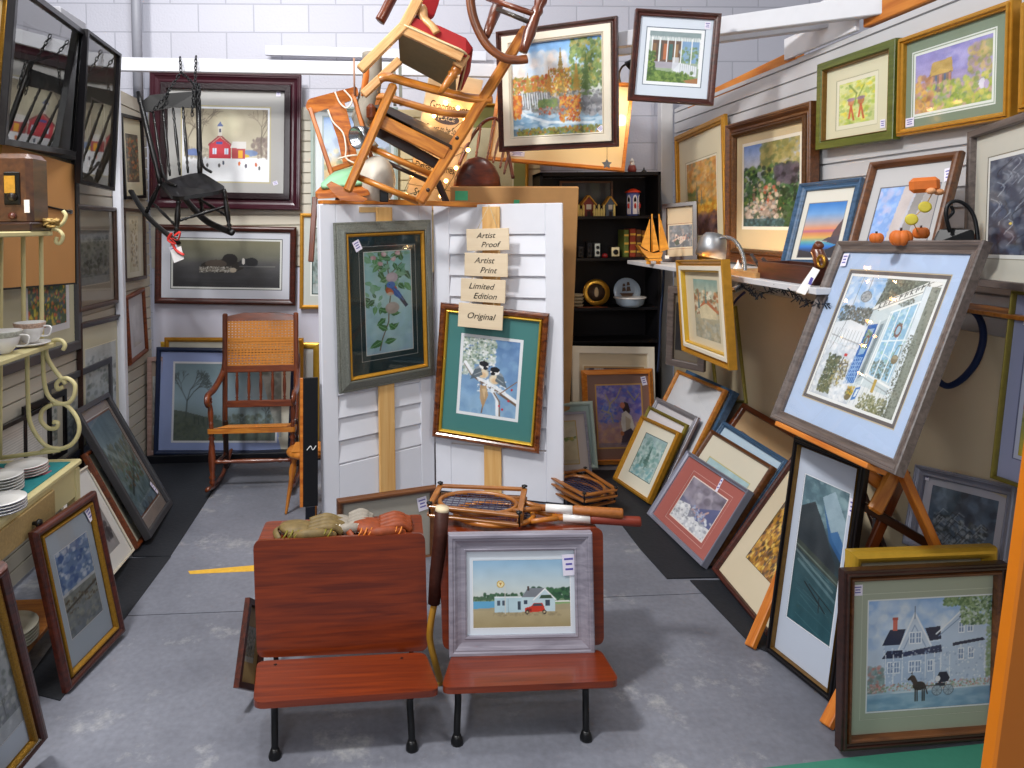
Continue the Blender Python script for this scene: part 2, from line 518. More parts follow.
# ---------------------------------------------------------------- setting
def floor_mat():
    m = bpy.data.materials.new('painted_concrete'); m.use_nodes = True
    nt = m.node_tree; b = nt.nodes['Principled BSDF']; L = nt.links
    tc = nt.nodes.new('ShaderNodeTexCoord')
    n1 = nt.nodes.new('ShaderNodeTexNoise'); n1.inputs['Scale'].default_value = 1.6; n1.inputs['Detail'].default_value = 8; n1.inputs['Roughness'].default_value = .62
    n2 = nt.nodes.new('ShaderNodeTexNoise'); n2.inputs['Scale'].default_value = 45; n2.inputs['Detail'].default_value = 3
    n3 = nt.nodes.new('ShaderNodeTexNoise'); n3.inputs['Scale'].default_value = 3.1; n3.inputs['Detail'].default_value = 10; n3.inputs['Roughness'].default_value = .75
    for n in (n1, n2, n3): L.new(tc.outputs['Object'], n.inputs['Vector'])
    cr = nt.nodes.new('ShaderNodeValToRGB'); e = cr.color_ramp.elements
    e[0].position, e[0].color = .3, c4('#63656f'); e[1].position, e[1].color = .7, c4('#7f828d')
    L.new(n1.outputs['Fac'], cr.inputs['Fac'])
    c2 = nt.nodes.new('ShaderNodeValToRGB'); e = c2.color_ramp.elements
    e[0].position, e[0].color = .56, (0, 0, 0, 1); e[1].position, e[1].color = .72, (1, 1, 1, 1)
    L.new(n3.outputs['Fac'], c2.inputs['Fac'])
    mx = nt.nodes.new('ShaderNodeMix'); mx.data_type = 'RGBA'; mx.inputs['B'].default_value = c4('#b8b8b6')
    mu = nt.nodes.new('ShaderNodeMath'); mu.operation = 'MULTIPLY'; mu.inputs[1].default_value = .75
    L.new(c2.outputs['Color'], mu.inputs[0]); L.new(mu.outputs[0], mx.inputs['Factor']); L.new(cr.outputs['Color'], mx.inputs['A'])
    m2 = nt.nodes.new('ShaderNodeMix'); m2.data_type = 'RGBA'; m2.blend_type = 'OVERLAY'; m2.inputs['Factor'].default_value = .25
    L.new(mx.outputs['Result'], m2.inputs['A']); L.new(n2.outputs['Fac'], m2.inputs['B'])
    L.new(m2.outputs['Result'], b.inputs['Base Color'])
    rr = nt.nodes.new('ShaderNodeMapRange'); rr.inputs['To Min'].default_value = .3; rr.inputs['To Max'].default_value = .55
    L.new(n1.outputs['Fac'], rr.inputs['Value']); L.new(rr.outputs['Result'], b.inputs['Roughness'])
    bp = nt.nodes.new('ShaderNodeBump'); bp.inputs['Strength'].default_value = .06; bp.inputs['Distance'].default_value = .004
    L.new(n2.outputs['Fac'], bp.inputs['Height']); L.new(bp.outputs['Normal'], b.inputs['Normal'])
    return m
mb = MB()
yj = onz(600, 597, 0).y
for x0, x1 in ((-3.2, -.42), (-.414, 3.2)):
    pass
mb.box((0, (yj - .006 - .6) / 2, -.05), (6.4, yj - .006 + .6, .1))
mb.box((0, (yj + 5.5) / 2, -.05), (6.4, 5.5 - yj, .1))
mb.box((0, yj - .003, -.056), (6.4, .006, .1))
struct(mb, 'floor', floor_mat())

def block_mat():
    m = bpy.data.materials.new('painted_block'); m.use_nodes = True
    nt = m.node_tree; b = nt.nodes['Principled BSDF']; L = nt.links
    tc = nt.nodes.new('ShaderNodeTexCoord'); mp = nt.nodes.new('ShaderNodeMapping')
    mp.inputs['Rotation'].default_value = (PI / 2, 0, 0)
    br = nt.nodes.new('ShaderNodeTexBrick'); br.inputs['Scale'].default_value = 1
    br.inputs['Brick Width'].default_value = .4; br.inputs['Row Height'].default_value = .205; br.inputs['Mortar Size'].default_value = .006
    br.inputs['Color1'].default_value = c4('#c2c2cd'); br.inputs['Color2'].default_value = c4('#bcbcc7'); br.inputs['Mortar'].default_value = c4('#a6a7b2')
    br.inputs['Mortar Smooth'].default_value = .6
    L.new(tc.outputs['Object'], mp.inputs['Vector']); L.new(mp.outputs['Vector'], br.inputs['Vector'])
    nz = nt.nodes.new('ShaderNodeTexNoise'); nz.inputs['Scale'].default_value = 60
    L.new(tc.outputs['Object'], nz.inputs['Vector'])
    b.inputs['Roughness'].default_value = .6
    L.new(br.outputs['Color'], b.inputs['Base Color'])
    ad = nt.nodes.new('ShaderNodeMath'); ad.operation = 'MULTIPLY_ADD'; ad.inputs[1].default_value = -1.0
    L.new(br.outputs['Fac'], ad.inputs[0]); L.new(nz.outputs['Fac'], ad.inputs[2])
    bp = nt.nodes.new('ShaderNodeBump'); bp.inputs['Strength'].default_value = .35; bp.inputs['Distance'].default_value = .006
    L.new(ad.outputs[0], bp.inputs['Height']); L.new(bp.outputs['Normal'], b.inputs['Normal'])
    return m
mb = MB(); mb.box((.4, BY + .15, 1.95), (7.2, .1, 3.9)); struct(mb, 'wall_back', block_mat())

def slat_wall(name, a, b, z0, z1, nrm, mat, pitch=.0762, th=.019):
    """slatted panel between floor points a and b, boards with grooves"""
    mb = MB(); a, b, nrm = Vector(a), Vector(b), Vector(nrm)
    mb.bar(a + Vector((0, 0, (z0 + z1) / 2)) - nrm * (th * .9), b + Vector((0, 0, (z0 + z1) / 2)) - nrm * (th * .9), z1 - z0, th * .3, (0, 0, 1))
    z = z0
    while z < z1 - .02:
        h = min(pitch, z1 - z) - .009
        p, q = a + Vector((0, 0, z + h / 2)), b + Vector((0, 0, z + h / 2))
        mb.bar(p - nrm * (th * .5), q - nrm * (th * .5), h, th, (0, 0, 1)); z += pitch
    return struct(mb, name, mat)
M_SLATR = plain('#c3c3c6', .5, noise=.05, scale=3)
M_SLATL = plain('#b9b3a6', .5, noise=.05, scale=3)
slat_wall('wall_right', (RX, .6, 0), (RX, 5.08, 0), .02, 2.49, (-1, 0, 0), M_SLATR)
slat_wall('wall_left', (LX, .6, 0), (LX, 5.13, 0), .02, 2.55, (1, 0, 0), M_SLATL)
slat_wall('wall_back_panel', (LX, BY + .02, 0), (-.2, BY + .02, 0), 1.36, 2.52, (0, -1, 0), plain('#cfc8b8', .5, noise=.05, scale=3))
slat_wall('wall_back_display', (-.02, BY + .02, 0), (1.1, BY + .02, 0), 1.3, 2.5, (0, -1, 0), plain('#d8c79c', .5, noise=.05, scale=3))
# posts, rails, beams of the partition
M_WHITE = plain('#d9dbe4', .45, noise=.04)
M_PLY = wood('#b5641c', '#d98a35', .6, .0, (3, 20, 20))
mb = MB(); mb.bar((LX + .03, 4.5, 0), (LX + .03, 4.5, 2.62), .05, .05, (1, 0, 0), .004); struct(mb, 'trim_1', M_WHITE)
p0, p1 = P(100, 64, 4.72), P(480, 71, 4.72)
mb = MB(); mb.bar((-1.95, 4.72, p0.z), (.75, 4.72, p1.z), .088, .038, (0, 0, 1), .004); struct(mb, 'trim_2', plain('#d2d3d9', .5, noise=.05))
mb = MB(); mb.bar((-.9, 5.15, 2.92), (.7, 5.15, 2.88), .07, .03, (0, 0, 1), .004); struct(mb, 'trim_3', M_WHITE)
a, b = P(560, 48, 4.5), P(890, 4, 2.9)
mb = MB(); mb.bar(a, b, .088, .06, (0, 0, 1), .004); struct(mb, 'trim_4', plain('#cfd0d6', .5, noise=.06))
a, b = P(560, 60, 4.62), P(858, 20, 3.15)
mb = MB(); mb.bar(a, b, .045, .045, (0, 0, 1), .004); struct(mb, 'trim_5', plain('#cfd1d8', .5, noise=.06))
# orange wood plate along the top of the right partition, broken by a white block, and the framing above
mb = MB(); mb.bar((RX + .03, 4.86, 2.47), (RX + .03, 3.54, 2.505), .07, .05, (0, 0, 1), .004); struct(mb, 'trim_6', M_PLY)
mb = MB(); mb.bar((RX + .03, 3.02, 2.55), (RX + .03, .7, 2.55), .1, .05, (0, 0, 1), .004); struct(mb, 'trim_7', M_PLY)
mb = MB()
mb.bar((RX - .005, 3.61, 2.55), (RX - .005, 3.04, 2.55), .11, .02, (0, 0, 1), .002)
mb.bar((RX - .01, 3.5, 2.65), (RX - .01, 3.04, 2.65), .1, .02, (0, 0, 1), .002)
struct(mb, 'trim_8', plain('#e4e4e8', .5, noise=.04))
mb = MB(); a = P(655, 80, 4.7); mb.bar(P(640, 80, 4.2), P(715, 80, 3.95), .03, .03, (0, 0, 1)); struct(mb, 'trim_9', M_PLY)
mb = MB(); q = P(667, 60, 5.1); mb.box((q.x, 5.13, 1.3), (.09, .08, 2.6), None, .005); struct(mb, 'trim_10', plain('#c9c8c9', .5, noise=.05))
mb = MB(); q = P(137, 40, 5.05); mb.tube([(q.x, 5.05, 2.4), (q.x, 5.05, 3.9)], .034, 12); struct(mb, 'pipe_trim', plain('#8c8d96', .5, noise=.05))
mb = MB(); mb.box((RX - .026, 3.0, .62), (.012, 4.0, 1.26)); struct(mb, 'wall_right_lower', plain('#c6b79a', .5, noise=.06, scale=3))
# plain lower wall under the back slats and kick board
mb = MB(); mb.box(((LX - .2) / 2, BY + .03, .68), (-.2 - LX, .02, 1.34)); struct(mb, 'wall_back_lower', plain('#cfd0e0', .5, noise=.05, scale=4))
mb = MB(); mb.box(((LX + .1) / 2, BY - .12, .03), (.1 - LX, .22, .06), None, .004); struct(mb, 'baseboard_back', plain('#16171d', .4))
mb = MB(); mb.bar((LX - .02, 3.2, 2.58), (LX - .02, 4.0, 2.58), .05, .06, (0, 0, 1), .004); struct(mb, 'trim_11', M_PLY)
# rubber mats
M_RUB = plain('#26282d', .55, noise=.25, scale=60, bump=.4)
def mat_sheet(pts, th, name, label):
    q = [onz(x, y, th) for x, y in pts]
    mb = MB(); mb.prism([Vector((v.x, v.y, .0005)) for v in q], (0, 0, th))
    o = solo(mb, name, M_RUB, label, 'mat')
    return o
mat_sheet([(150, 457), (235, 457), (212, 492), (170, 556), (133, 556), (120, 500)], .006, 'rubber_mat', 'charcoal rubber mat in front of the misty tree picture and cane rocker')
mat_sheet([(112, 559), (171, 556), (122, 622), (60, 700), (20, 690)], .004, 'rubber_mat', 'charcoal rubber mat under the leaning frames on the left, nearest the camera')
mat_sheet([(575, 470), (640, 470), (720, 577), (667, 578), (640, 548), (620, 522), (598, 497)], .006, 'rubber_mat', 'black rubber mat in front of the bookcase and the pink matted print')
mat_sheet([(690, 580), (722, 580), (800, 665), (752, 645)], .005, 'rubber_mat', 'black rubber mat strip under the framed golden leaves print')
mb = MB(); q = [onz(x, y, .004) for x, y in ((705, 775), (855, 757), (1000, 742), (1040, 775), (1040, 800), (700, 800))]
mb.prism([Vector((v.x, v.y, .0005)) for v in q], (0, 0, .004))
solo(mb, 'green_mat', plain('#357a66', .6, noise=.1, scale=60, bump=.2), 'green mat on the floor in front of the blue house picture', 'mat')
mb = MB(); q = [onz(x, y, .001) for x, y in ((188, 571), (256, 565), (256, 571), (190, 574))]
mb.prism([Vector((v.x, v.y, .0003)) for v in q], (0, 0, .0008))
solo(mb, 'floor_tape', plain('#d8a83a', .5, noise=.3, scale=40), 'worn strip of yellow floor tape left of the school seats', 'tape')
# ---------------------------------------------------------------- picture frames
PROF = {
 'flat': [(0, -1), (0, -.08), (.06, 0), (.9, 0), (1, -.12), (1, -.7)],
 'round': [(0, -1), (0, -.45), (.06, -.25), (.2, -.07), (.4, 0), (.6, -.05), (.8, -.2), (.93, -.4), (1, -.5), (1, -.7)],
 'scoop': [(0, -1), (0, -.1), (.07, 0), (.2, 0), (.27, -.1), (.34, -.1), (.5, -.3), (.7, -.42), (.86, -.42), (.9, -.36), (1, -.42), (1, -.7)],
 'rev': [(0, -1), (0, -.75), (.1, -.65), (.22, -.65), (.3, -.5), (.6, -.25), (.78, -.04), (.84, 0), (.95, 0), (1, -.1), (1, -.7)],
 'step': [(0, -1), (0, -.3), (.05, -.22), (.3, -.2), (.34, -.06), (.4, 0), (.62, 0), (.68, -.08), (.72, -.22), (.95, -.28), (1, -.34), (1, -.7)],
}
def fwood(c1, c2, **k): return wood(c1, c2, k.get('rough', .38), k.get('coat', .25), (6, 60, 60))
MF = {
 'black': plain('#121013', .35, coat=.3), 'blackbrown': fwood('#170d0b', '#2a1612'), 'espresso': fwood('#22120e', '#3b2019'),
 'plum': plain('#3a141f', .3, coat=.5, noise=.2), 'plumcarve': plain('#1f0c12', .4, coat=.3, noise=.4, scale=90, bump=.8),
 'mahog': fwood('#290c07', '#542013'), 'walnut': fwood('#4a2813', '#71431f'), 'oak': fwood('#8a5424', '#b87a3a'),
 'honey': fwood('#a8601a', '#cf8a30'), 'gold': plain('#c08a2c', .34, metal=.45, noise=.25, scale=40), 'goldbright': plain('#d9ae3c', .28, metal=.5, noise=.15, scale=30),
 'goldrib': plain('#9a7226', .4, metal=.7, noise=.5, scale=160, bump=.7), 'antique': plain('#7d5c2a', .42, metal=.6, noise=.4, scale=50, bump=.5),
 'ornate': plain('#5d3a17', .4, metal=.35, noise=.6, scale=70, bump=1.0), 'burl': wood('#3a1208', '#8a4a1a', .2, .7, (18, 40, 40)),
 'pewter': plain('#8b8f86', .38, metal=.6, noise=.3, scale=50), 'pewterrib': plain('#7d8078', .4, metal=.6, noise=.6, scale=150, bump=.8),
 'grey': fwood('#7b7784', '#9c98a5'), 'greywood': fwood('#4d4340', '#6e625d'), 'lavgrey': plain('#8d8f9f', .35, metal=.3, noise=.12),
 'silver': plain('#b4b4bd', .3, metal=.7, noise=.1), 'navy': plain('#1f2a45', .4, coat=.2, noise=.2), 'blue': fwood('#2d4a66', '#47688a'), 'slate': plain('#3b4358', .4, coat=.2, noise=.15),
 'green': fwood('#46501a', '#626c26'), 'sage': plain('#a9b9b1', .45, noise=.1), 'cream': plain('#e6dcc8', .5, noise=.05), 'brownblk': fwood('#2a1a14', '#4a3226'),
 'redbrown': fwood('#4a1e0c', '#7d3c16'), 'olivegold': plain('#8d8038', .4, metal=.5, noise=.25, scale=50), 'orange': fwood('#c06a1c', '#e09038'), 'charcoal': plain('#3c3c40', .4, coat=.15, noise=.15), 'pinkwood': fwood('#8d7068', '#b09288'),
}
def ring_mesh(w, h, x_in, x_out, zp):
    """mitred ring; zp = [(inset, z)] from outside to inside"""
    mb = MB(); vs = []; fs = []
    for u, z in zp:
        i = u
        vs += [(-w / 2 + i, i, z), (w / 2 - i, i, z), (w / 2 - i, h - i, z), (-w / 2 + i, h - i, z)]
    for k in range(len(zp) - 1):
        for c in range(4):
            d = (c + 1) % 4
            fs.append((k * 4 + c, k * 4 + d, k * 4 + 4 + d, k * 4 + 4 + c))
    return mb.add(vs, fs)
PAPER = {}
def paper(c):
    return plain(c, .6, coat=.35, noise=.015, scale=30, name='mount_board')
M_STICK = plain('#e6e2f2', .6, noise=.03); M_STICKB = plain('#5a55a8', .6, noise=0)
def sticker(r, cx, cy, w, h, z, rot=0):
    mb = MB(); R = Matrix.Rotation(math.radians(rot), 3, 'Z')
    mb.box((cx, cy, z + .0008), (w, h, .0006), R)
    o = mb.build('price_sticker', M_STICK, r)
    m2 = MB()
    for k in range(3):
        m2.box(Vector((cx, cy, z + .0014)) + R @ Vector((0, h * (.28 - .24 * k), 0)), (w * (.7, .5, .6)[k], h * .09, .0004), R)
    m2.build('handwriting', M_STICKB, o)
def pic(name, label, G, rails, depth, mat, art, cv, rings=(), glass=False, stick=None, group=None, canvas=False, zback=None, cat='picture'):
    """G = (matrix, w, h); rails = [(width, profile, material, part name)]; art = fractions (l, t, r, b) of the outer size; rings outward from the art"""
    M, w, h = G
    r = root(name, M, label, cat, group)
    ins = 0; z = 0.0
    for i, (fw, pf, fm, pn) in enumerate(rails):
        d = depth if i == 0 else depth - .004 * i
        zp = [(ins + u * fw, (zz * d) - .003 * i) for u, zz in PROF[pf]]
        mb = ring_mesh(w, h, 0, 0, zp)
        if i == 0:
            zb = -depth
            n = len(mb.v); mb.add([(-w / 2 + .002, .002, zb), (w / 2 - .002, .002, zb), (w / 2 - .002, h - .002, zb), (-w / 2 + .002, h - .002, zb)], [(3, 2, 1, 0)])
        mb.build(pn, MF[fm], r)
        ins += fw
    zi = -depth * .62 - .002
    l, t, rr, b = art
    if not mat: l, t, rr, b = (ins - .001) / w, (ins - .001) / h, 1 - (ins - .001) / w, 1 - (ins - .001) / h
    ax0, ax1, ay0, ay1 = -w / 2 + l * w, -w / 2 + rr * w, h * (1 - b), h * (1 - t)
    e = 0.0; zz = zi - .0025
    art_grid(r, 'print' if not canvas else 'painted_canvas', ax0, ay0, ax1, ay1, zz, cv, M_CANVAS if canvas else M_PRINT)
    def ring(x0, y0, x1, y1, e0, e1, z0, nm, col):
        vs = [(x0 - e0, y0 - e0, z0), (x1 + e0, y0 - e0, z0), (x1 + e0, y1 + e0, z0), (x0 - e0, y1 + e0, z0)]
        vs += [(x0 - e1, y0 - e1, z0), (x1 + e1, y0 - e1, z0), (x1 + e1, y1 + e1, z0), (x0 - e1, y1 + e1, z0)]
        MB().add(vs, [(c, (c + 1) % 4, 4 + (c + 1) % 4, 4 + c)[::-1] for c in range(4)]).build(nm, paper(col), r)
    for k, (rw, col) in enumerate(rings):
        zz += .0006
        ring(ax0, ay0, ax1, ay1, e, e + rw, zz, 'mat_line', col); e += rw
    if mat:
        zz += .0006
        x0, y0, x1, y1 = ax0 - e, ay0 - e, ax1 + e, ay1 + e
        X0, X1, Y0, Y1 = -w / 2 + ins, w / 2 - ins, ins, h - ins
        vs = [(x0, y0, zz), (x1, y0, zz), (x1, y1, zz), (x0, y1, zz), (X0, Y0, zz), (X1, Y0, zz), (X1, Y1, zz), (X0, Y1, zz)]
        MB().add(vs, [(c, (c + 1) % 4, 4 + (c + 1) % 4, 4 + c)[::-1] for c in range(4)]).build('mat_board', paper(mat), r)
    if glass:
        g = ins - .003; zg = zz + .004
        MB().add([(-w / 2 + g, g, zg), (w / 2 - g, g, zg), (w / 2 - g, h - g, zg), (-w / 2 + g, h - g, zg)], [(0, 1, 2, 3)]).build('glass', M_GLASS_OLD if glass == 'old' else M_GLASS, r)
    if stick:
        for (fx, fy, sw, sh, rot) in ([stick] if not isinstance(stick, list) else stick):
            sticker(r, -w / 2 + fx * w, h * (1 - fy), sw, sh, max(zz, zi) + (.006 if glass else .001), rot)
    return r
def N(pxw): return max(12, pxw * 1.25)
def land(w, h, sky, hills, ground, seed=1, trees=None, water=None, hz=.5):
    """a small landscape: sky colours, hill colour, ground colours"""
    c = Cv(N(w), N(h)).seed(seed); c.grad([(0, sky[0]), (1, sky[-1])], 0, hz)
    c.grad([(0, ground[0]), (1, ground[-1])], hz, 1)
    for k in range(3): c.ell(.15 + .35 * k, hz + .03, .3, .07 + .04 * c.rs.rand(), hills, .8, .3)
    if water: c.rect(0, hz + .1, 1, hz + .25, water, .8)
    c.blobs(int(w * h / 30) + 30, 0, hz - .02, 1, 1, .05, list(ground) + [hills], .5)
    if trees: c.blobs(60, 0, hz - .2, 1, hz + .15, .05, trees, .7)
    return c.noise(.05, 9)
# ---- the art of each picture
def art_barn():
    c = Cv(170, 120).seed(3); c.grad([(0, '#a59b84'), (.6, '#bdb59e'), (1, '#c9c2b0')], 0, .68)
    c.ell(.52, .22, .16, .18, '#d2cdb0', .8, .8); c.rect(0, .68, 1, 1, '#e9ebee')
    c.blobs(40, 0, .55, .45, .7, .03, ['#8d8577', '#9b9482'], .5); c.blobs(30, .82, .4, 1, .68, .04, ['#7a6c66', '#8d7d74'], .6)
    for x in (.05, .2, .92): c.branch(x, .68, 0, .18, .012, '#6b6154', 5, .45)
    c.ell(.12, .62, .1, .05, '#5570b5', .8); c.ell(.78, .62, .1, .045, '#6b86b8', .8); c.ell(.72, .66, .06, .025, '#d8b92e', .9)
    c.poly([(.3, .7), (.3, .52), (.43, .4), (.56, .52), (.56, .7)], '#c22f3c'); c.poly([(.29, .53), (.43, .39), (.57, .53), (.57, .5), (.43, .36), (.29, .5)], '#8c2f38', .9)
    c.poly([(.57, .7), (.57, .55), (.73, .55), (.73, .7)], '#b4474a'); c.poly([(.55, .55), (.58, .46), (.74, .46), (.74, .56)], '#d9d6d2')
    c.rect(.65, .58, .7, .69, '#f0b030'); c.rect(.38, .47, .46, .5, '#44509a')
    for x in (.34, .48): c.rect(x, .56, x + .05, .64, '#cdd6e8'); c.rect(x + .02, .56, x + .027, .64, '#6a6f88')
    c.rect(.405, .24, .455, .38, '#d5d0c6'); c.poly([(.39, .25), (.43, .18), (.47, .25)], '#5a6a9a'); c.rect(.42, .28, .44, .33, '#40405a')
    for x, y, k in ((.42, .8, '#555'), (.47, .76, '#4a5568'), (.66, .77, '#d8702a'), (.74, .8, '#504858'), (.86, .78, '#c8602c'), (.28, .8, '#888'), (.9, .83, '#777')): c.ell(x, y, .014, .03, k if len(k) > 4 else '#555555')
    return c.noise(.02, 14)
def art_duck():
    c = Cv(190, 84).seed(4); c.grad([(0, '#7b785f'), (.35, '#6a6a5e'), (.5, '#4c4c4d'), (1, '#26262a')])
    for k in range(26): y = .5 + .48 * c.rs.rand(); c.line([(c.rs.rand() * .7, y), (c.rs.rand() * .5 + .5, y + .01)], .006, '#3d3d42', .6)
    c.ell(.46, .55, .2, .14, '#2a2522'); c.ell(.53, .4, .07, .12, '#1c1818'); c.ell(.4, .5, .1, .09, '#4e443c')
    c.ell(.42, .62, .18, .05, '#6d675c', .9); c.blobs(160, .25, .56, .57, .68, .008, ['#d5d3cc', '#9b978c', '#57534c'], .8)
    c.ell(.7, .48, .09, .1, '#2b2c33'); c.ell(.73, .45, .06, .09, '#15171d'); c.ell(.655, .44, .014, .07, '#d9d7d0'); c.ell(.56, .63, .03, .05, '#b8ac98')
    c.line([(.62, .55), (.95, .545)], .006, '#8b8a86', .8)
    return c.noise(.025, 10)
def art_mist():
    c = Cv(150, 108).seed(6); c.grad([(0, '#77909a'), (.45, '#98b3c2'), (.62, '#8ba0a6'), (1, '#566260')])
    c.ell(.45, .45, .3, .22, '#a6c3d6', .6, .8); c.poly([(0, .6), (.1, .62), (.35, .7), (.6, .78), (1, .82), (1, 1), (0, 1)], '#5a655c', .9)
    c.blobs(200, 0, .66, 1, 1, .03, ['#4d5a50', '#66705f', '#59655d'], .5)
    c.branch(.12, .68, .05, .14, .012, '#4a5658', 6, .45); c.branch(.9, .82, 0, .08, .008, '#4f5b5c', 4, .4)
    for x in (.2, .24, .29, .33, .38): c.line([(x, .64 + x * .2), (x + .005, .74 + x * .2)], .008, '#454f50')
    return c.noise(.025, 7)
def leaf(c, x, y, a, L, col, hi='#8fc0a0'):
    """one pointed leaf from (x, y) in direction a"""
    k = 1 / c.asp; dx, dy = math.sin(a), -math.cos(a) * k; nx, ny = math.cos(a), math.sin(a) * k; w = L * .27
    c.poly([(x, y), (x + dx * L * .3 + nx * w, y + dy * L * .3 + ny * w), (x + dx * L * .7 + nx * w * .7, y + dy * L * .7 + ny * w * .7), (x + dx * L, y + dy * L), (x + dx * L * .7 - nx * w * .7, y + dy * L * .7 - ny * w * .7), (x + dx * L * .3 - nx * w, y + dy * L * .3 - ny * w)], col, .92)
    c.line([(x, y), (x + dx * L, y + dy * L)], .018, hi, .7)
def art_bluebird():
    c = Cv(104, 232).seed(7); c.grad([(0, '#8fc4c4'), (.5, '#b4dce4'), (1, '#a6c8dc')]); c.blobs(50, 0, 0, 1, 1, .2, ['#a8d0d4', '#c0e0e4', '#9cc4d0'], .4)
    c.line([(.28, .97), (.34, .86), (.48, .7), (.5, .55), (.56, .38), (.5, .2), (.48, 0)], .025, '#6a5a48', .9); c.line([(.5, .25), (.8, .12)], .02, '#6a5a48', .8); c.line([(.5, .3), (.22, .14)], .02, '#6a5a48', .8)
    G = ['#2f6b3a', '#3f8048', '#5a9a5c', '#7ab088', '#2a5a3a', '#6fa890', '#88b8a0']
    for k in range(46):
        x, y = c.rs.uniform(.12, .92), c.rs.uniform(.0, .34); leaf(c, x, y, c.rs.uniform(-3, 3), c.rs.uniform(.14, .26), G[k % 7])
    for k in range(16):
        x, y = c.rs.uniform(.06, .4), c.rs.uniform(.34, .56); leaf(c, x, y, c.rs.uniform(-3, 0), c.rs.uniform(.12, .2), G[(k + 3) % 7])
    for k in range(8): leaf(c, c.rs.uniform(.6, .85), c.rs.uniform(.22, .34), c.rs.uniform(-1, 3), .2, G[k % 7])
    for x, y, a, L in ((.34, .88, -2.0, .3), (.38, .9, 1.4, .26), (.46, .78, -1.0, .26), (.5, .78, 1.0, .24), (.48, .72, 2.2, .2), (.42, .66, -2.2, .24), (.52, .62, 1.6, .22), (.5, .6, -1.2, .24)): leaf(c, x, y, a, L, '#2c7036', '#8fc890')
    for (x, y) in ((.2, .06), (.42, .03), (.62, .08), (.72, .02), (.34, .12)): c.blobs(5, x - .03, y - .012, x + .03, y + .012, .06, ['#d0a8b4', '#e2ccd2', '#c890a0'], .8)
    c.ell(.58, .262, .13, .05, '#c4b4c0', 1, .15); c.ell(.55, .255, .09, .03, '#d8ccd4', .7, .5); c.ell(.57, .565, .15, .058, '#b2aaa6', 1, .15); c.ell(.53, .55, .09, .035, '#ccc2be', .7, .5)
    c.ell(.56, .385, .125, .048, '#b8502a', 1, .1); c.ell(.55, .4, .08, .03, '#d07a48', .7, .4); c.ell(.53, .425, .07, .018, '#d8d0c8', .8, .4)
    c.poly([(.5, .345), (.6, .35), (.72, .4), (.8, .46), (.9, .54), (.84, .56), (.72, .48), (.62, .44), (.6, .4)], '#2f62b4'); c.poly([(.78, .45), (.92, .55), (.86, .575), (.74, .49)], '#26385a'); c.line([(.62, .38), (.82, .5)], .02, '#5a8ad0', .8)
    c.ell(.55, .335, .095, .034, '#3f74c4', 1, .12); c.ell(.52, .332, .014, .006, '#101420'); c.poly([(.45, .335), (.41, .34), (.46, .345)], '#2a2c34')
    return c.noise(.025, 12)
def art_chick():
    c = Cv(104, 145).seed(8); c.grad([(0, '#5a80b2'), (1, '#93b6d2')]); c.blobs(60, 0, 0, 1, 1, .14, ['#6a90be', '#88aed0', '#7aa0c8'], .4)
    c.blobs(240, 0, 0, .58, .34, .045, ['#e4e8e6', '#b4c2b4', '#5d7464', '#ccd6d0', '#8fa492', '#f0f2f2', '#a8b8a4'], .8); c.blobs(70, 0, .3, .22, .5, .04, ['#dfe4e2', '#7d9080', '#b8c4b8'], .7)
    c.line([(.06, .36), (.2, .5), (.36, .57), (.56, .64), (.78, .73), (1, .82)], .05, '#6f5a48'); c.line([(.06, .34), (.2, .475), (.36, .545), (.56, .6), (.78, .69), (1, .78)], .06, '#eef2f6'); c.blobs(60, .3, .52, .8, .7, .03, ['#f4f6f8', '#dfe8f0'], .8)
    c.line([(.56, .66), (.66, .78), (.68, .98)], .06, '#e6ecf2'); c.line([(.6, .7), (.7, .8), (.72, 1)], .025, '#7a6450'); c.line([(.7, .7), (.98, .52)], .016, '#8a6a54'); c.line([(.36, .6), (.44, .74), (.4, .98)], .02, '#7a5a44')
    c.poly([(.34, .62), (.46, .62), (.5, .74), (.42, .92), (.36, .8)], '#b89468', .9); c.poly([(.38, .66), (.45, .66), (.44, .8)], '#d6bc94', .8)
    for x, y, f in ((.36, .44, 1), (.62, .5, -1)):
        c.ell(x, y, .13, .085, '#8d98a2', 1, .12); c.ell(x + .03 * f, y + .025, .09, .06, '#e4d4b8', 1, .3); c.ell(x + .02 * f, y + .04, .06, .035, '#e0b98a', .7, .4)
        c.poly([(x - .13 * f, y - .02), (x - .02 * f, y - .045), (x + .02 * f, y + .04), (x - .1 * f, y + .09), (x - .2 * f, y + .12)], '#56646e', .9); c.line([(x - .12 * f, y + .05), (x, y + .0)], .012, '#c8d0d6', .7)
        c.ell(x + .03 * f, y - .085, .085, .052, '#f0efec'); c.ell(x + .03 * f, y - .105, .085, .036, '#1c1e24'); c.ell(x + .06 * f, y - .05, .04, .022, '#1c1e24'); c.poly([(x + .11 * f, y - .085), (x + .15 * f, y - .075), (x + .11 * f, y - .07)], '#2a2a2e')
    for x, y in ((.9, .63), (.76, .9), (.86, .78), (.7, .86)): c.ell(x, y, .02, .015, '#c23040')
    return c.noise(.03, 12)
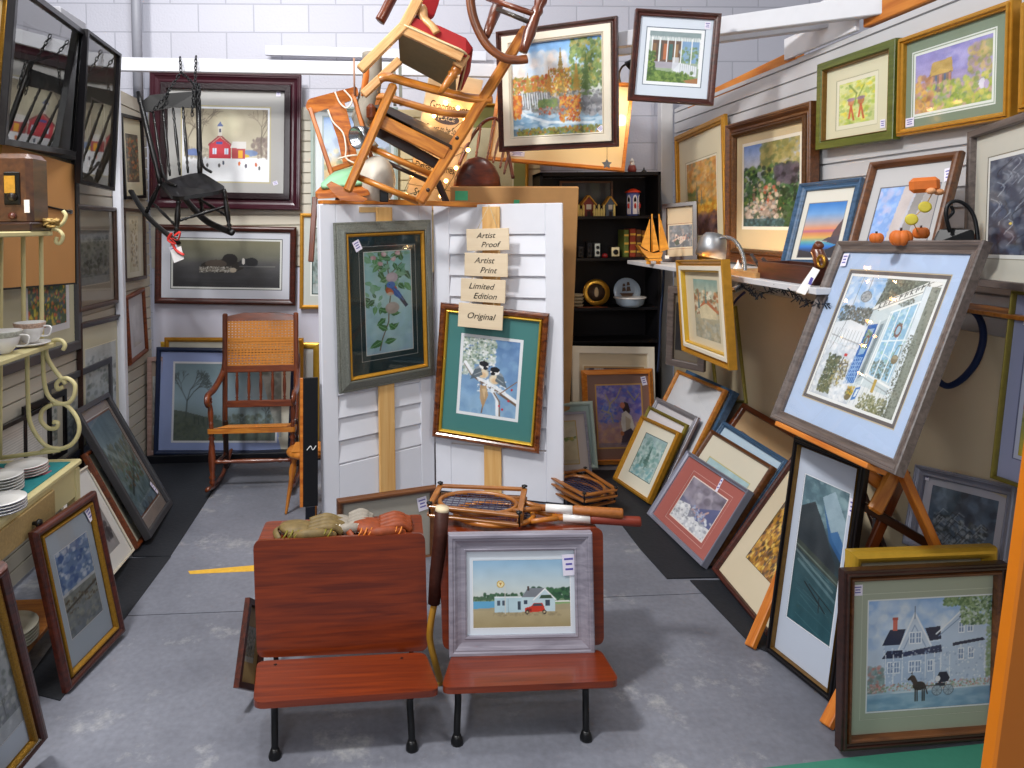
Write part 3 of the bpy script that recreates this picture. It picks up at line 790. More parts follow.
def art_station():
    c = Cv(190, 136).seed(9); c.grad([(0, '#8fb9d8'), (.5, '#bcd2dc'), (1, '#cfd8d2')], 0, .56)
    c.rect(0, .55, 1, .62, '#7f9a78'); c.rect(0, .61, .3, .73, '#5fa8d0'); c.grad([(0, '#b3a784'), (1, '#a3976f')], .72, 1)
    c.rect(.55, .63, 1, .72, '#8fae7a'); c.poly([(0, .72), (1, .66), (1, .75), (0, .75)], '#a9a080')
    c.seed(3).blobs(60, .62, .43, 1, .6, .04, ['#2f5a3c', '#3f6e48', '#274a38'], .9); c.blobs(40, .12, .5, .55, .58, .025, ['#34573f', '#40694a'], .9); c.blobs(20, 0, .55, .2, .6, .02, ['#48664c'], .9)
    c.rect(.22, .56, .5, .78, '#b9d6e0'); c.rect(.22, .545, .5, .565, '#dce8ec')
    for x in (.25, .3): c.rect(x, .6, x + .03, .68, '#4a5a6a')
    c.rect(.36, .58, .365, .78, '#7fa0b0'); c.rect(.46, .62, .49, .74, '#3a4a58')
    c.poly([(.5, .56), (.55, .44), (.73, .44), (.84, .58), (.84, .77), (.5, .77)], '#c3dbe3'); c.poly([(.5, .56), (.56, .43), (.75, .43), (.66, .56)], '#7d848c'); c.line([(.62, .6), (.74, .44), (.85, .6)], .014, '#eef2f2')
    c.poly([(.7, .53), (.8, .53), (.82, .58), (.68, .58)], '#38543e'); c.rect(.56, .4, .58, .46, '#4a3a34'); c.rect(.74, .6, .79, .69, '#39485a'); c.rect(.52, .6, .56, .66, '#39485a')
    c.line([(.33, .38), (.33, .8)], .008, '#d8d8d0'); c.ell(.285, .36, .04, .055, '#c9a63c'); c.ell(.285, .36, .03, .042, '#efe3b0'); c.poly([(.27, .34), (.3, .34), (.285, .385)], '#b8862a')
    c.poly([(.53, .72), (.6, .69), (.62, .65), (.71, .65), (.73, .7), (.74, .77), (.53, .79)], '#c8361f'); c.poly([(.61, .69), (.625, .655), (.7, .655), (.715, .69)], '#3d4a55'); c.rect(.55, .73, .6, .77, '#8d2015')
    for x in (.555, .73): c.ell(x, .78, .022, .034, '#221c1c'); c.ell(x, .78, .01, .015, '#c8b890')
    c.blobs(40, .2, .78, .9, .83, .02, ['#8d8466'], .4)
    return c.noise(.018, 12)
def art_house():
    c = Cv(230, 200, '#bcd0e8').seed(10); c.grad([(0, '#8db4e4'), (.45, '#bfd3ec'), (1, '#cbdaea')], 0, .8); c.grad([(0, '#c3d4e2'), (1, '#86aeca')], .78, 1)
    c.blobs(60, 0, 0, .75, .4, .09, ['#d5e4f4', '#9fc2ec', '#e8f0f8', '#86b0e6'], .35)
    WL, WD, HI, DK = '#aec4e0', '#8fa9cc', '#e6eef8', '#1c2748'
    c.rect(.13, .4, .56, .78, WL); c.poly([(.56, .34), (.62, .24), (.74, .1), (.86, .24), (.93, .34), (.93, .78), (.56, .78)], '#b9cde6')
    c.poly([(.11, .41), (.17, .27), (.29, .27), (.25, .41)], DK); c.poly([(.44, .27), (.56, .26), (.57, .38), (.48, .39)], DK)
    c.poly([(.25, .45), (.36, .14), (.48, .43), (.48, .5), (.25, .5)], '#c6d6ea'); c.line([(.24, .45), (.36, .13), (.49, .43)], .014, HI); c.line([(.36, .07), (.36, .18)], .006, '#5a6a8c'); c.line([(.28, .45), (.36, .24), (.45, .44)], .008, '#8ea6c8')
    c.line([(.53, .33), (.64, .22), (.73, .12)], .012, HI); c.line([(.55, .35), (.74, .17)], .007, '#7f98bc')
    c.poly([(.11, .53), (.15, .46), (.27, .46), (.27, .53)], DK); c.poly([(.27, .48), (.57, .43), (.58, .5), (.27, .52)], '#26345a'); c.poly([(.66, .42), (.9, .385), (.92, .41), (.66, .45)], DK); c.poly([(.7, .19), (.77, .12), (.85, .185)], DK)
    c.rect(.19, .17, .225, .28, '#cf6a5c'); c.rect(.185, .16, .23, .185, '#b4524a')
    for x, y in ((.325, .31), (.375, .31), (.325, .57), (.375, .57), (.71, .235), (.78, .23), (.71, .48), (.79, .475), (.16, .57), (.21, .57), (.47, .57)):
        c.rect(x - .006, y - .008, x + .041, y + .098, HI); c.rect(x, y, x + .035, y + .09, '#7d96bc'); c.line([(x + .017, y), (x + .017, y + .09)], .006, HI); c.line([(x, y + .045), (x + .035, y + .045)], .006, HI)
    for x in (.14, .2, .27, .45, .52, .57, .64, .92): c.line([(x, .5), (x, .76)], .008, HI, .9)
    c.blobs(160, .12, .44, .94, .8, .014, [HI, WD, '#9cb4d4', '#f2f6fb', '#b8cce4'], .55)
    c.seed(4).blobs(420, .72, -.04, 1.03, .26, .02, ['#55764e', '#7b9a68', '#3f5f44', '#94ae84', '#c6d6d4', '#a8c0a0'], .75); c.blobs(120, .58, .0, .8, .08, .018, ['#55764e', '#7b9a68', '#94ae84'], .7); c.blobs(120, .93, .24, 1.02, .75, .022, ['#7f9a70', '#a8bc98', '#93a884'], .65)
    c.blobs(110, 0, .6, .13, .84, .025, ['#6f8a88', '#94aab0', '#c08078', '#88a0a4'], .55); c.blobs(220, .0, .76, 1, .83, .013, ['#b8746c', '#8aa47c', '#d0a0a0', '#7f9a86', '#c8d6d8'], .65)
    c.rect(0, .84, 1, 1, '#7ea6c4', .55); c.line([(0, .85), (1, .825)], .012, '#dfe8f0', .7); c.blobs(40, 0, .86, 1, 1, .05, ['#6f98b8', '#a0c0d6'], .4, 2.5)
    c.ell(.405, .795, .05, .04, '#3a3432'); c.poly([(.325, .715), (.345, .69), (.37, .7), (.395, .76), (.37, .8)], '#463a34'); c.poly([(.31, .73), (.335, .7), (.35, .715), (.325, .745)], '#3c322e'); c.poly([(.34, .68), (.35, .66), (.355, .69)], '#3c322e')
    for x in (.375, .39, .43, .445): c.line([(x, .81), (x + .002, .93)], .01, '#2e2826')
    c.line([(.45, .79), (.47, .87)], .01, '#2e2826'); c.line([(.44, .8), (.56, .8)], .006, '#4a4444')
    c.poly([(.535, .74), (.56, .68), (.62, .68), (.645, .74), (.63, .77), (.56, .78)], '#20253a'); c.rect(.53, .78, .61, .81, '#2a2c38'); c.ell(.55, .74, .02, .025, '#e0e4ea')
    for x in (.545, .635):
        c.ell(x, .845, .042, .05, '#55606e', .7); c.ell(x, .845, .035, .042, '#a9c0d0', .85)
        for k in range(4): a = PI * k / 4; c.line([(x - .035 * math.cos(a), .845 - .042 * math.sin(a)), (x + .035 * math.cos(a), .845 + .042 * math.sin(a))], .004, '#55606e', .6)
    return c.noise(.022, 16)
def art_store():
    c = Cv(230, 250, '#d2dbe4').seed(12); c.grad([(0, '#a9c8e8'), (.3, '#d2dfea'), (1, '#c6cdd6')])
    c.blobs(90, 0, .0, .42, .36, .06, ['#86b4e4', '#c6d8ec', '#e8eef6', '#a4c6ea'], .55)
    c.blobs(160, .02, .25, .4, .38, .02, ['#4d524e', '#6c7068', '#8a8f8a', '#5a6460'], .7); c.poly([(.0, .4), (.18, .36), (.42, .4), (.42, .52), (.2, .55), (0, .6)], '#e6ebf0'); c.line([(.02, .5), (.4, .54)], .01, '#8f9498', .7); c.line([(0, .56), (.36, .58)], .006, '#9aa0a4', .7)
    for k in range(9): c.line([(.05 + .04 * k, .44), (.04 + .04 * k, .58)], .005, '#7a8084', .6)
    c.blobs(120, .0, .55, .5, 1, .04, ['#eef1f5', '#dde4ec', '#c2ccd6', '#f4f6f8'], .6)
    # shop front
    c.poly([(.4, .26), (.46, .0), (1, 0), (1, 1), (.5, 1), (.4, .74)], '#cfdade')
    c.poly([(.4, .23), (.45, .0), (.98, 0), (.98, .05), (.76, .07), (.46, .26)], '#6d7468'); c.blobs(200, .43, .0, .8, .2, .016, ['#59605a', '#7c8478', '#8f968c', '#4c544e', '#9aa296'], .7)
    c.poly([(.38, .25), (.44, .2), (.9, -.01), (1, -.02), (1, .03), (.48, .255)], '#f0f1ee')
    c.line([(.4, .26), (1, .02)], .006, '#7a7c78'); c.line([(.44, .205), (.94, -.01)], .006, '#8a8c88')
    for k in range(10): x = .45 + .046 * k; y = .222 - .0215 * k; c.line([(x, y + .016), (x + .004, y - .018)], .009, '#4a4c4a'); c.line([(x + (.016 if k % 2 else 0), y), (x + .02, y - .012 if k % 3 else y + .01)], .008, '#4a4c4a')
    c.rect(.91, .04, 1, 1, '#84897c', .85); c.blobs(90, .91, .04, 1, 1, .014, ['#6f7468', '#9aa092', '#5f645a'], .6); c.rect(.845, .04, .91, .98, '#e2eaf0'); c.line([(.85, .04), (.85, 1)], .006, '#a4b4c0')
    # blue door, open
    c.poly([(.41, .38), (.51, .355), (.49, .83), (.37, .86)], '#2c68b4'); c.poly([(.43, .41), (.49, .395), (.475, .6), (.415, .62)], '#9cbcd8'); c.blobs(26, .42, .42, .48, .56, .02, ['#6a8a5c', '#8aa47a', '#5a7a56'], .7)
    for k in range(6): c.line([(.392 - .002 * k, .65 + .03 * k), (.482 - .001 * k, .63 + .03 * k)], .006, '#a8c8ea')
    for k in range(5): c.line([(.395 + .02 * k, .63), (.385 + .021 * k, .83)], .006, '#a8c8ea')
    c.line([(.395, .63), (.48, .8)], .006, '#a8c8ea'); c.line([(.48, .63), (.385, .8)], .006, '#a8c8ea')
    c.poly([(.53, .34), (.6, .3), (.58, .78), (.49, .83)], '#b6c4ca'); c.poly([(.54, .36), (.57, .345), (.55, .76), (.51, .79)], '#6f7c80', .8); c.line([(.6, .28), (.57, .82)], .014, '#eef3f4'); c.line([(.52, .33), (.49, .84)], .01, '#e6ecee')
    # shop window
    c.poly([(.62, .26), (.84, .17), (.84, .76), (.6, .74)], '#9cc4de'); c.blobs(110, .61, .22, .84, .74, .022, ['#b6d6ea', '#84aeca', '#cfe4f0', '#a4ccb4', '#8fb6d0', '#dfeef4'], .55); c.blobs(40, .6, .62, .8, .75, .018, ['#4d5c54', '#6c7a70', '#8a9488'], .7)
    for x in (.62, .69, .77, .84): c.line([(x, .26 - (x - .62) * .4), (x - .02, .76)], .012, '#f0f5f6')
    c.line([(.61, .48), (.845, .44)], .012, '#f0f5f6'); c.line([(.6, .26), (.85, .155)], .016, '#f0f5f6'); c.line([(.58, .74), (.86, .79)], .018, '#f2f4f4'); c.line([(.57, .77), (.86, .83)], .008, '#9aa4a8')
    for (x, y, rx, ry) in ((.74, .38, .036, .055), (.455, .5, .022, .045)): c.ell(x, y, rx, ry, '#8a5a50', .95); c.blobs(14, x - rx, y - ry, x + rx, y + ry, .012, ['#5a7a52', '#a04a44', '#7a5046'], .8); c.ell(x, y, rx * .55, ry * .6, '#a9c8da', .95)
    c.line([(.69, .57), (.8, .6)], .007, '#eef0ec'); c.ell(.81, .59, .034, .034, '#8a7a5a'); c.ell(.81, .575, .034, .012, '#a89a78'); c.line([(.78, .58), (.8, .49), (.835, .48), (.84, .57)], .006, '#77725f')
    # below the window: boards, baskets, planters
    c.poly([(.52, .83), (.88, .85), (.86, 1), (.5, 1)], '#e6e9ea'); 
    for k in range(8): c.line([(.53 + .045 * k, .82), (.52 + .045 * k, .98)], .004, '#a4acb0', .8)
    c.poly([(.53, .86), (.58, .84), (.565, .94), (.52, .96)], '#4a7fc0'); c.poly([(.545, .87), (.57, .86), (.56, .92), (.535, .93)], '#dfe8f0'); c.blobs(110, .6, .88, .9, 1, .018, ['#7f8258', '#9a9a78', '#5c6048', '#6f7450', '#b0ac88'], .75); c.rect(.69, .76, .72, .86, '#c0a24a'); c.blobs(120, .86, .4, .93, 1, .012, ['#5f6458', '#8a8f80', '#4a4f44'], .7)
    c.ell(.26, .16, .065, .048, '#8f9498'); c.ell(.26, .16, .052, .036, '#b0b4b6'); c.blobs(14, .22, .13, .3, .19, .014, ['#7a8086', '#c2c6c8'], .7); c.line([(.26, .0), (.26, .11)], .005, '#666b70'); c.line([(.15, .0), (.13, .4), (.06, .62)], .005, '#777c80'); c.line([(.1, .04), (.44, .02)], .004, '#8a8f94', .7)
    c.blobs(150, .08, .66, .24, .97, .022, ['#4d5844', '#6f7450', '#5a6a4a', '#3c463a', '#7a7a52'], .8); c.blobs(60, .2, .68, .36, .9, .018, ['#8f8a6a', '#c6b46a', '#6f6a58', '#a8a48c'], .8); c.ell(.28, .64, .02, .014, '#c83a3a'); c.line([(.27, .66), (.25, .74), (.3, .78)], .01, '#5a5448'); c.line([(.24, .72), (.34, .7), (.36, .8)], .01, '#6a6458'); c.ell(.47, .92, .04, .05, '#7a6e4c'); c.blobs(20, .44, .86, .51, .92, .016, ['#d0b040', '#8a9a4a', '#c89a38'], .85)
    c.blobs(30, .24, .82, .44, 1, .03, ['#f2f4f6', '#dfe5ea'], .6)
    return c.noise(.022, 18)
def art_tall():
    c = Cv(80, 240).seed(13); c.grad([(0, '#4c6470'), (.2, '#5f7c88'), (.42, '#2a3c48'), (.5, '#27343a'), (.6, '#2c4a52'), (1, '#1e4a54')])
    c.blobs(70, .1, .0, 1, .3, .14, ['#6f8f98', '#8fa9b0', '#55737e', '#46606c'], .45); c.poly([(0, .22), (.3, .15), (.55, .28), (.9, .5), (.9, .55), (0, .5)], '#2b3238', .9)
    c.poly([(.45, .1), (.7, .03), (1, .2), (1, .42), (.75, .34)], '#9db4c2', .8); c.poly([(.5, .15), (.72, .3), (.85, .27), (1, .34), (1, .46), (.7, .36)], '#2a5c94', .8)
    c.poly([(0, .44), (1, .56), (1, .62), (0, .5)], '#3a423c', .9); c.line([(0, .48), (1, .6)], .03, '#8a9a90', .5); c.line([(0, .52), (.9, .66)], .05, '#b6c2c0', .35); c.line([(.1, .58), (1, .72)], .06, '#a9bcc0', .3)
    for k in range(18): y = .55 + .4 * c.rs.rand(); c.line([(c.rs.rand() * .4, y), (.6 + .4 * c.rs.rand(), y + .06)], .012, ['#5f8288', '#1a3238', '#7f9a9c'][k % 3], .35)
    c.line([(.3, .7), (.8, .82)], .03, '#141c20'); c.line([(.4, .7), (.95, .79)], .02, '#141c20'); c.line([(.65, .75), (.67, .84)], .02, '#1a2226')
    return c.noise(.03, 10)
def art_leaves():
    c = Cv(130, 110).seed(14); c.grad([(0, '#6a4e22'), (1, '#b98a32')]); c.blobs(900, 0, 0, 1, 1, .045, ['#b8862e', '#d6a640', '#8a5c1e', '#6a4420', '#e2be62', '#4c3a22', '#a06a2c', '#c08a50', '#5a4a44'], .85)
    c.ell(.55, .62, .14, .12, '#a88230', .6, .6); c.blobs(25, .4, 0, 1, .3, .07, ['#4a4048', '#3a3438', '#6a5040'], .8)
    return c.noise(.05, 20)
def art_storm():
    c = Cv(110, 120).seed(15); c.grad([(0, '#8f8a9a'), (.5, '#6a6c88'), (1, '#a9abb8')]); c.blobs(50, 0, 0, 1, .45, .2, ['#5f5a66', '#9a94a4', '#b9b4c0', '#7d7688'], .5)
    c.poly([(1, .25), (.45, .55), (.6, .78), (1, .8)], '#5a628e', .8); c.poly([(0, .62), (.3, .55), (.6, .75), (1, .72), (1, 1), (0, 1)], '#d5d7dc'); c.blobs(60, 0, .6, 1, 1, .06, ['#eef0f2', '#b0b4c0', '#7f848f', '#c6cad2'], .6)
    c.poly([(.35, .6), (.5, .52), (.55, .7), (.4, .8)], '#77788a', .8); c.line([(.62, .66), (.78, .45)], .04, '#c8a39a', .9); c.blobs(25, .4, .5, .8, .7, .04, ['#8fa3cc', '#c2cce2', '#b89a9a'], .7)
    return c.noise(.03, 9)
def art_woman():
    c = Cv(88, 126).seed(16); c.grad([(0, '#6e62a8'), (.5, '#8f7fae'), (.75, '#b08a8a'), (1, '#b98a72')])
    c.blobs(110, 0, 0, 1, .45, .1, ['#5a58b8', '#7a6ab0', '#8b86b6', '#6b5ca0', '#a496b8', '#4a60c0'], .6); c.blobs(40, .05, .3, .45, .6, .06, ['#4a60c4', '#5a78d0', '#8a86a0'], .6); c.blobs(50, 0, .6, 1, .95, .09, ['#b88a84', '#c49a80', '#a07a8a', '#c8a078'], .5)
    for pts in ([(.2, .15), (.3, .3), (.25, .45)], [(.3, .3), (.45, .2), (.55, .05)], [(.7, .1), (.85, .25), (.95, .15)], [(.1, .4), (.3, .45), (.35, .6)]): c.line(pts, .03, '#a89a68', .7)
    c.poly([(.55, .36), (.62, .27), (.7, .3), (.74, .42), (.7, .5), (.6, .46)], '#3a2a2a'); c.ell(.57, .33, .055, .05, '#b8694a')
    c.poly([(.55, .46), (.64, .42), (.76, .5), (.82, .68), (.72, .8), (.56, .78), (.52, .62)], '#d6cfc6'); c.poly([(.62, .5), (.74, .56), (.72, .72), (.62, .78)], '#b9a68e', .8); c.poly([(.56, .76), (.74, .7), (.84, .8), (.9, .96), (.5, .96)], '#4a3c48'); c.ell(.54, .78, .04, .035, '#b8704a')
    c.rect(0, .93, 1, 1, '#7d7488', .6)
    return c.noise(.04, 12)
def art_falls():
    c = Cv(180, 156).seed(17); c.grad([(0, '#6fa8e4'), (.2, '#a8cae8'), (.45, '#d8d8cc'), (1, '#6d8a9a')]); c.blobs(40, .0, .12, .6, .34, .09, ['#e8dad2', '#dfe2e6', '#f0e2d4', '#c2d4e6'], .6)
    A = ['#c8862e', '#d8a038', '#b8602a', '#8d8a3a', '#a88c3a', '#c04a24', '#6f7a38']
    c.blobs(160, -.05, .36, .44, .6, .03, A, .7); c.blobs(200, .66, .02, 1.02, .52, .035, ['#5f7a3c', '#7f9448', '#48603a', '#a89a48', '#8fa058', '#6a8440'], .75)
    for x, h in ((.18, .26), (.26, .22), (.42, .3), (.82, .4), (.72, .34)): c.pine(x, .6, h, ['#a8802e', '#7f8438', '#b87a2c', '#56703a', '#6a7a3a'][int(x * 29) % 5], .18)
    c.pine(.55, .64, .52, '#8f7430', .17); c.blobs(150, .44, .3, .66, .72, .022, ['#b8862e', '#d8a840', '#8f7a34', '#c86a2a', '#a8602a', '#e0b850'], .75)
    c.poly([(0, .54), (.3, .52), (.5, .6), (.6, .66), (1, .68), (1, .86), (0, .9)], '#85878c', .9); c.blobs(190, .05, .55, 1, .76, .03, ['#77797e', '#9fa0a4', '#5f6a52', '#6c6660', '#54585c', '#b0aeb0'], .7)
    for k in range(15): x = .0 + .028 * k; c.line([(x, .53 + .01 * (k % 3)), (x + .012, .66 + .02 * (k % 4))], .012, ['#eef2f6', '#c8d4de'][k % 2], .85)
    c.poly([(0, .7), (.2, .72), (.36, .84), (.3, .9), (0, .92)], '#c8d8e4', .8); c.grad([(0, '#8fb4d4'), (1, '#5480a4')], .82, .93); c.blobs(110, 0, .76, 1, .93, .035, ['#a8c6dc', '#6f98b8', '#d8e6ee', '#86aecc'], .6, 2.2); c.line([(.02, .68), (.16, .78), (.4, .86), (.9, .89)], .025, '#e6eef4', .8)
    c.blobs(130, .05, .92, 1, 1, .025, ['#7a8a3c', '#a8a048', '#6a6a38', '#b87a30', '#8f9448'], .8); c.blobs(110, .54, .6, .76, .86, .024, ['#b8542a', '#c8862e', '#d2a43c', '#a8481e', '#d87a30'], .8); c.blobs(50, 0, .55, .1, .8, .03, ['#c86a2a', '#d8a03c', '#b85a24'], .8); c.blobs(50, .8, .62, 1, .8, .04, ['#6f7076', '#8d8e94', '#a4a4a8', '#5c5e64'], .8); c.blobs(40, .3, .62, .5, .7, .03, ['#5f7a48', '#77884a'], .7); c.blobs(40, .3, .7, .6, .78, .02, ['#c2542e', '#8d8e8a', '#6a6c70'], .7)
    return c.noise(.05, 22)
def art_porch():
    c = Cv(96, 90).seed(18); c.grad([(0, '#b8c6cc'), (1, '#8fa37c')]); c.rect(0, 0, 1, .12, '#7f9294', .8)
    for k in range(26): c.rect(k / 26, .1, k / 26 + .02, .2, '#d8dee0')
    c.rect(.05, .18, .62, .66, '#6a5548'); c.rect(.62, .18, 1, .6, '#7fa3c8'); c.blobs(40, .62, .3, 1, .6, .05, ['#5f7a52', '#7f9a68', '#8fb0c8'], .7)
    for k, cc in enumerate(['#8a6a4a', '#3f5f58', '#b8704a', '#4a6f6a', '#9a7a58']): c.rect(.08 + .105 * k, .24, .15 + .105 * k, .56, cc)
    for x in (.05, .2, .35, .5, .62, .82, .98): c.rect(x, .12, x + .025, .7, '#e8ecec')
    c.rect(.12, .6, .62, .72, '#a8a4b0'); c.poly([(.5, .76), (.62, .6), (.96, .66), (.96, .86), (.6, .8)], '#dfe4ea'); c.rect(.48, .5, .6, .76, '#d8dee6', .8)
    for k in range(9): c.line([(.64 + .04 * k, .62), (.64 + .04 * k, .82)], .008, '#9aa6b0')
    c.poly([(0, .74), (.5, .8), (1, .9), (1, 1), (0, 1)], '#5f7d3c'); c.blobs(60, 0, .78, .9, 1, .05, ['#6f8d42', '#48662f', '#87a050'], .7); c.blobs(40, 0, .4, .14, .85, .05, ['#5a7a3a', '#7f9a4a', '#3f5a34'], .8); c.poly([(.72, .95), (1, .88), (1, 1), (.8, 1)], '#a87850')
    return c.noise(.03, 12)
def art_fairy():
    c = Cv(56, 76).seed(19); c.grad([(0, '#d8dc9a'), (1, '#c2cc8a')]); c.blobs(110, 0, 0, 1, 1, .1, ['#a8c048', '#d6d860', '#8fb058', '#e2e6b0', '#c8d078', '#e8d848'], .6)
    c.line([(.3, .08), (.5, .3), (.45, .55)], .05, '#6f8a3a', .8); c.line([(.7, .15), (.55, .4), (.6, .7)], .04, '#7f9a42', .8)
    for x in (.35, .62): c.ell(x, .48, .09, .1, '#b86a4a', .8); c.ell(x, .42, .12, .04, '#8a7a9a', .8); c.line([(x, .56), (x - .05, .85)], .05, '#c8542e'); c.line([(x, .56), (x + .08, .9)], .05, '#b8502e')
    return c.noise(.06, 8)
def art_garden():
    c = Cv(110, 78).seed(20); c.grad([(0, '#8f8ac8'), (.5, '#a89cc8'), (1, '#8fa85a')]); c.blobs(50, .3, 0, .8, .4, .09, ['#7f7cc0', '#a8a2d2', '#9490c8'], .5)
    c.poly([(.2, .42), (.24, .2), (.5, .18), (.52, .42)], '#b89a58'); c.rect(.2, .38, .5, .7, '#8a7468'); c.poly([(.18, .42), (.34, .32), (.54, .4)], '#c8a860')
    for k in range(5): c.rect(.22 + .06 * k, .42, .25 + .06 * k, .66, '#5a6a8a' if k % 2 else '#c08a7a')
    c.blobs(60, .72, .1, 1, .5, .06, ['#b8a868', '#8f9a58', '#c8b07a', '#a890a8'], .7); c.blobs(140, 0, .55, 1, 1, .05, ['#9ab04a', '#b8c45a', '#7f9a48', '#c8a0a0', '#d0c860'], .7); c.blobs(50, 0, .4, .25, 1, .06, ['#a87858', '#c89a60', '#b88a90', '#d8a850'], .7)
    c.ell(.88, .72, .04, .08, '#d8d4e2'); c.ell(.93, .74, .03, .07, '#b8a8c8')
    return c.noise(.05, 14)
def art_river():
    c = Cv(84, 110).seed(21); c.grad([(0, '#6f94d8'), (.25, '#c2c8d8'), (1, '#3a4a2c')]); c.blobs(90, .35, 0, 1, .36, .08, ['#8a8a4a', '#a89c58', '#6f7a42', '#b8a868'], .7); c.blobs(200, 0, .28, 1, .75, .06, ['#2f5a34', '#3f6e3c', '#5a8444', '#24402c', '#7f9a48', '#1c3024'], .75); c.blobs(30, .6, .3, .95, .5, .08, ['#6a6070', '#54505c', '#332e34'], .8)
    c.blobs(40, .2, .5, .75, .85, .05, ['#d8c0a8', '#e6d6c0', '#b89a88', '#c2583c', '#8a6a5a'], .8); c.blobs(70, .05, .7, .7, .92, .05, ['#e0d2c4', '#a8988c', '#c8b4a8', '#6a5c54', '#8fa0a8'], .8); c.blobs(60, .65, .55, 1, 1, .05, ['#23381f', '#34542c', '#4d7038'], .8); c.rect(0, .9, .75, 1, '#3a5a64', .7); c.blobs(20, 0, .9, .8, 1, .04, ['#2a4048', '#5f8490'], .7)
    return c.noise(.06, 16)
def art_autumn():
    c = Cv(56, 100).seed(22); c.grad([(0, '#d8a058'), (.5, '#b88a48'), (.65, '#c89438'), (.75, '#7a5a48'), (1, '#4a3438')]); c.blobs(120, 0, 0, 1, .58, .1, ['#e0a848', '#c88038', '#d89a50', '#b8a078', '#e6c080', '#8a8a60'], .6); c.pine(.35, .6, .3, '#5f6a68', .2); c.pine(.5, .6, .22, '#77765f', .25); c.blobs(40, 0, .4, .3, .62, .08, ['#6a7a4a', '#8a8048'], .6); c.blobs(60, 0, .58, 1, .7, .07, ['#d8a038', '#c88428', '#e0b850'], .7); c.blobs(80, 0, .7, 1, 1, .08, ['#5a4044', '#74545a', '#8a6048', '#3a2a30'], .6)
    return c.noise(.05, 14)
def art_sunset():
    c = Cv(70, 96).seed(23); c.grad([(0, '#2f78c8'), (.2, '#6fa0d8'), (.38, '#b8a8a8'), (.48, '#e2946a'), (.52, '#b86a88'), (.56, '#d8885a'), (.64, '#d8b060'), (.72, '#5fa8b0'), (.8, '#2f7ad0'), (.86, '#2a4a80'), (1, '#332e38')])
    c.poly([(1, .3), (.9, .42), (.8, .55), (.78, .68), (1, .68)], '#5a4648'); c.poly([(.55, .7), (.7, .64), (1, .6), (1, .78), (.8, .74)], '#4c4450'); c.line([(.4, .7), (.7, .71)], .02, '#d8c8c0', .8); c.poly([(0, .86), (.2, .88), (.45, .92), (.7, .86), (1, .76), (1, 1), (0, 1)], '#2f2c34')
    return c.noise(.015, 8)
def art_dark():
    c = Cv(96, 150).seed(24); c.grad([(0, '#5f6878'), (1, '#23283c')]); c.blobs(120, 0, 0, 1, 1, .1, ['#6f7888', '#3a4258', '#4a5468', '#2a3048', '#848c9a'], .5)
    for k in range(46):
        x, y, a = c.rs.rand(), c.rs.uniform(.05, 1), c.rs.uniform(-1, 1); p = [(x + .09 * math.sin(a + t * .5) * t * .4, y - .03 * t) for t in range(6)]; c.line(p, .012, ['#8f9aa8', '#20242e', '#aab4c0', '#343c50'][k % 4], .8)
    c.poly([(.55, .55), (.9, .38), (1, .42), (1, .66), (.7, .7)], '#1c2030'); c.poly([(.7, .62), (.98, .5), (1, .56), (.8, .68)], '#3f6fa8', .8); c.line([(.72, .56), (.98, .46)], .02, '#b0564a')
    for x, y in ((.8, .5), (.62, .7), (.3, .68), (.9, .36)): c.ell(x, y, .02, .013, '#e6cc50')
    return c.noise(.03, 10)
def art_shelfabs():
    c = Cv(76, 80).seed(25); c.grad([(0, '#b8bcc8'), (1, '#b0a8b0')]); c.poly([(0, 0), (.42, 0), (.3, 1), (0, 1)], '#7fa3dc'); c.blobs(40, 0, 0, .35, 1, .1, ['#9cb8e6', '#b8b8d8', '#6f98dc'], .6); c.poly([(.42, 0), (.62, 0), (.4, 1), (.26, 1)], '#bfb4b2'); c.poly([(.66, 0), (.8, 0), (.6, 1), (.44, 1)], '#8d8886'); c.poly([(.8, 0), (1, 0), (1, 1), (.62, 1)], '#a6a09e')
    return c.noise(.03, 8)
def art_loon():
    c = Cv(60, 40).seed(26); c.grad([(0, '#6f747c'), (1, '#50565e')]); c.blobs(40, 0, 0, 1, 1, .1, ['#868b92', '#5a6068', '#a89a94'], .5); c.poly([(.1, .7), (.5, .5), (.8, .55), (.5, .85)], '#c6b4a8'); c.poly([(.2, .7), (.4, .62), (.45, .85), (.3, .9)], '#3f4a3a'); c.blobs(20, .2, .4, .9, .7, .05, ['#c07a6a', '#d8cfc6', '#3a3a3e'], .7)
    return c.noise(.04, 8)
def art_waves():
    c = Cv(110, 90).seed(27); c.grad([(0, '#3a4454'), (.4, '#5a6c84'), (1, '#4a5a68')]); c.blobs(70, 0, 0, 1, .5, .14, ['#54667c', '#2f3848', '#7288a0', '#46586c'], .5); c.blobs(120, .1, .45, .9, 1, .05, ['#8a98a4', '#2a3238', '#66707a', '#a8b2ba', '#4a4f48'], .6)
    for k in range(40): x, y = c.rs.uniform(.1, .8), c.rs.uniform(.45, 1); c.line([(x, y), (x + .06, y - .1), (x + .14, y - .06)], .012, ['#b0bac2', '#252b32'][k % 2], .6)
    return c.noise(.04, 12)
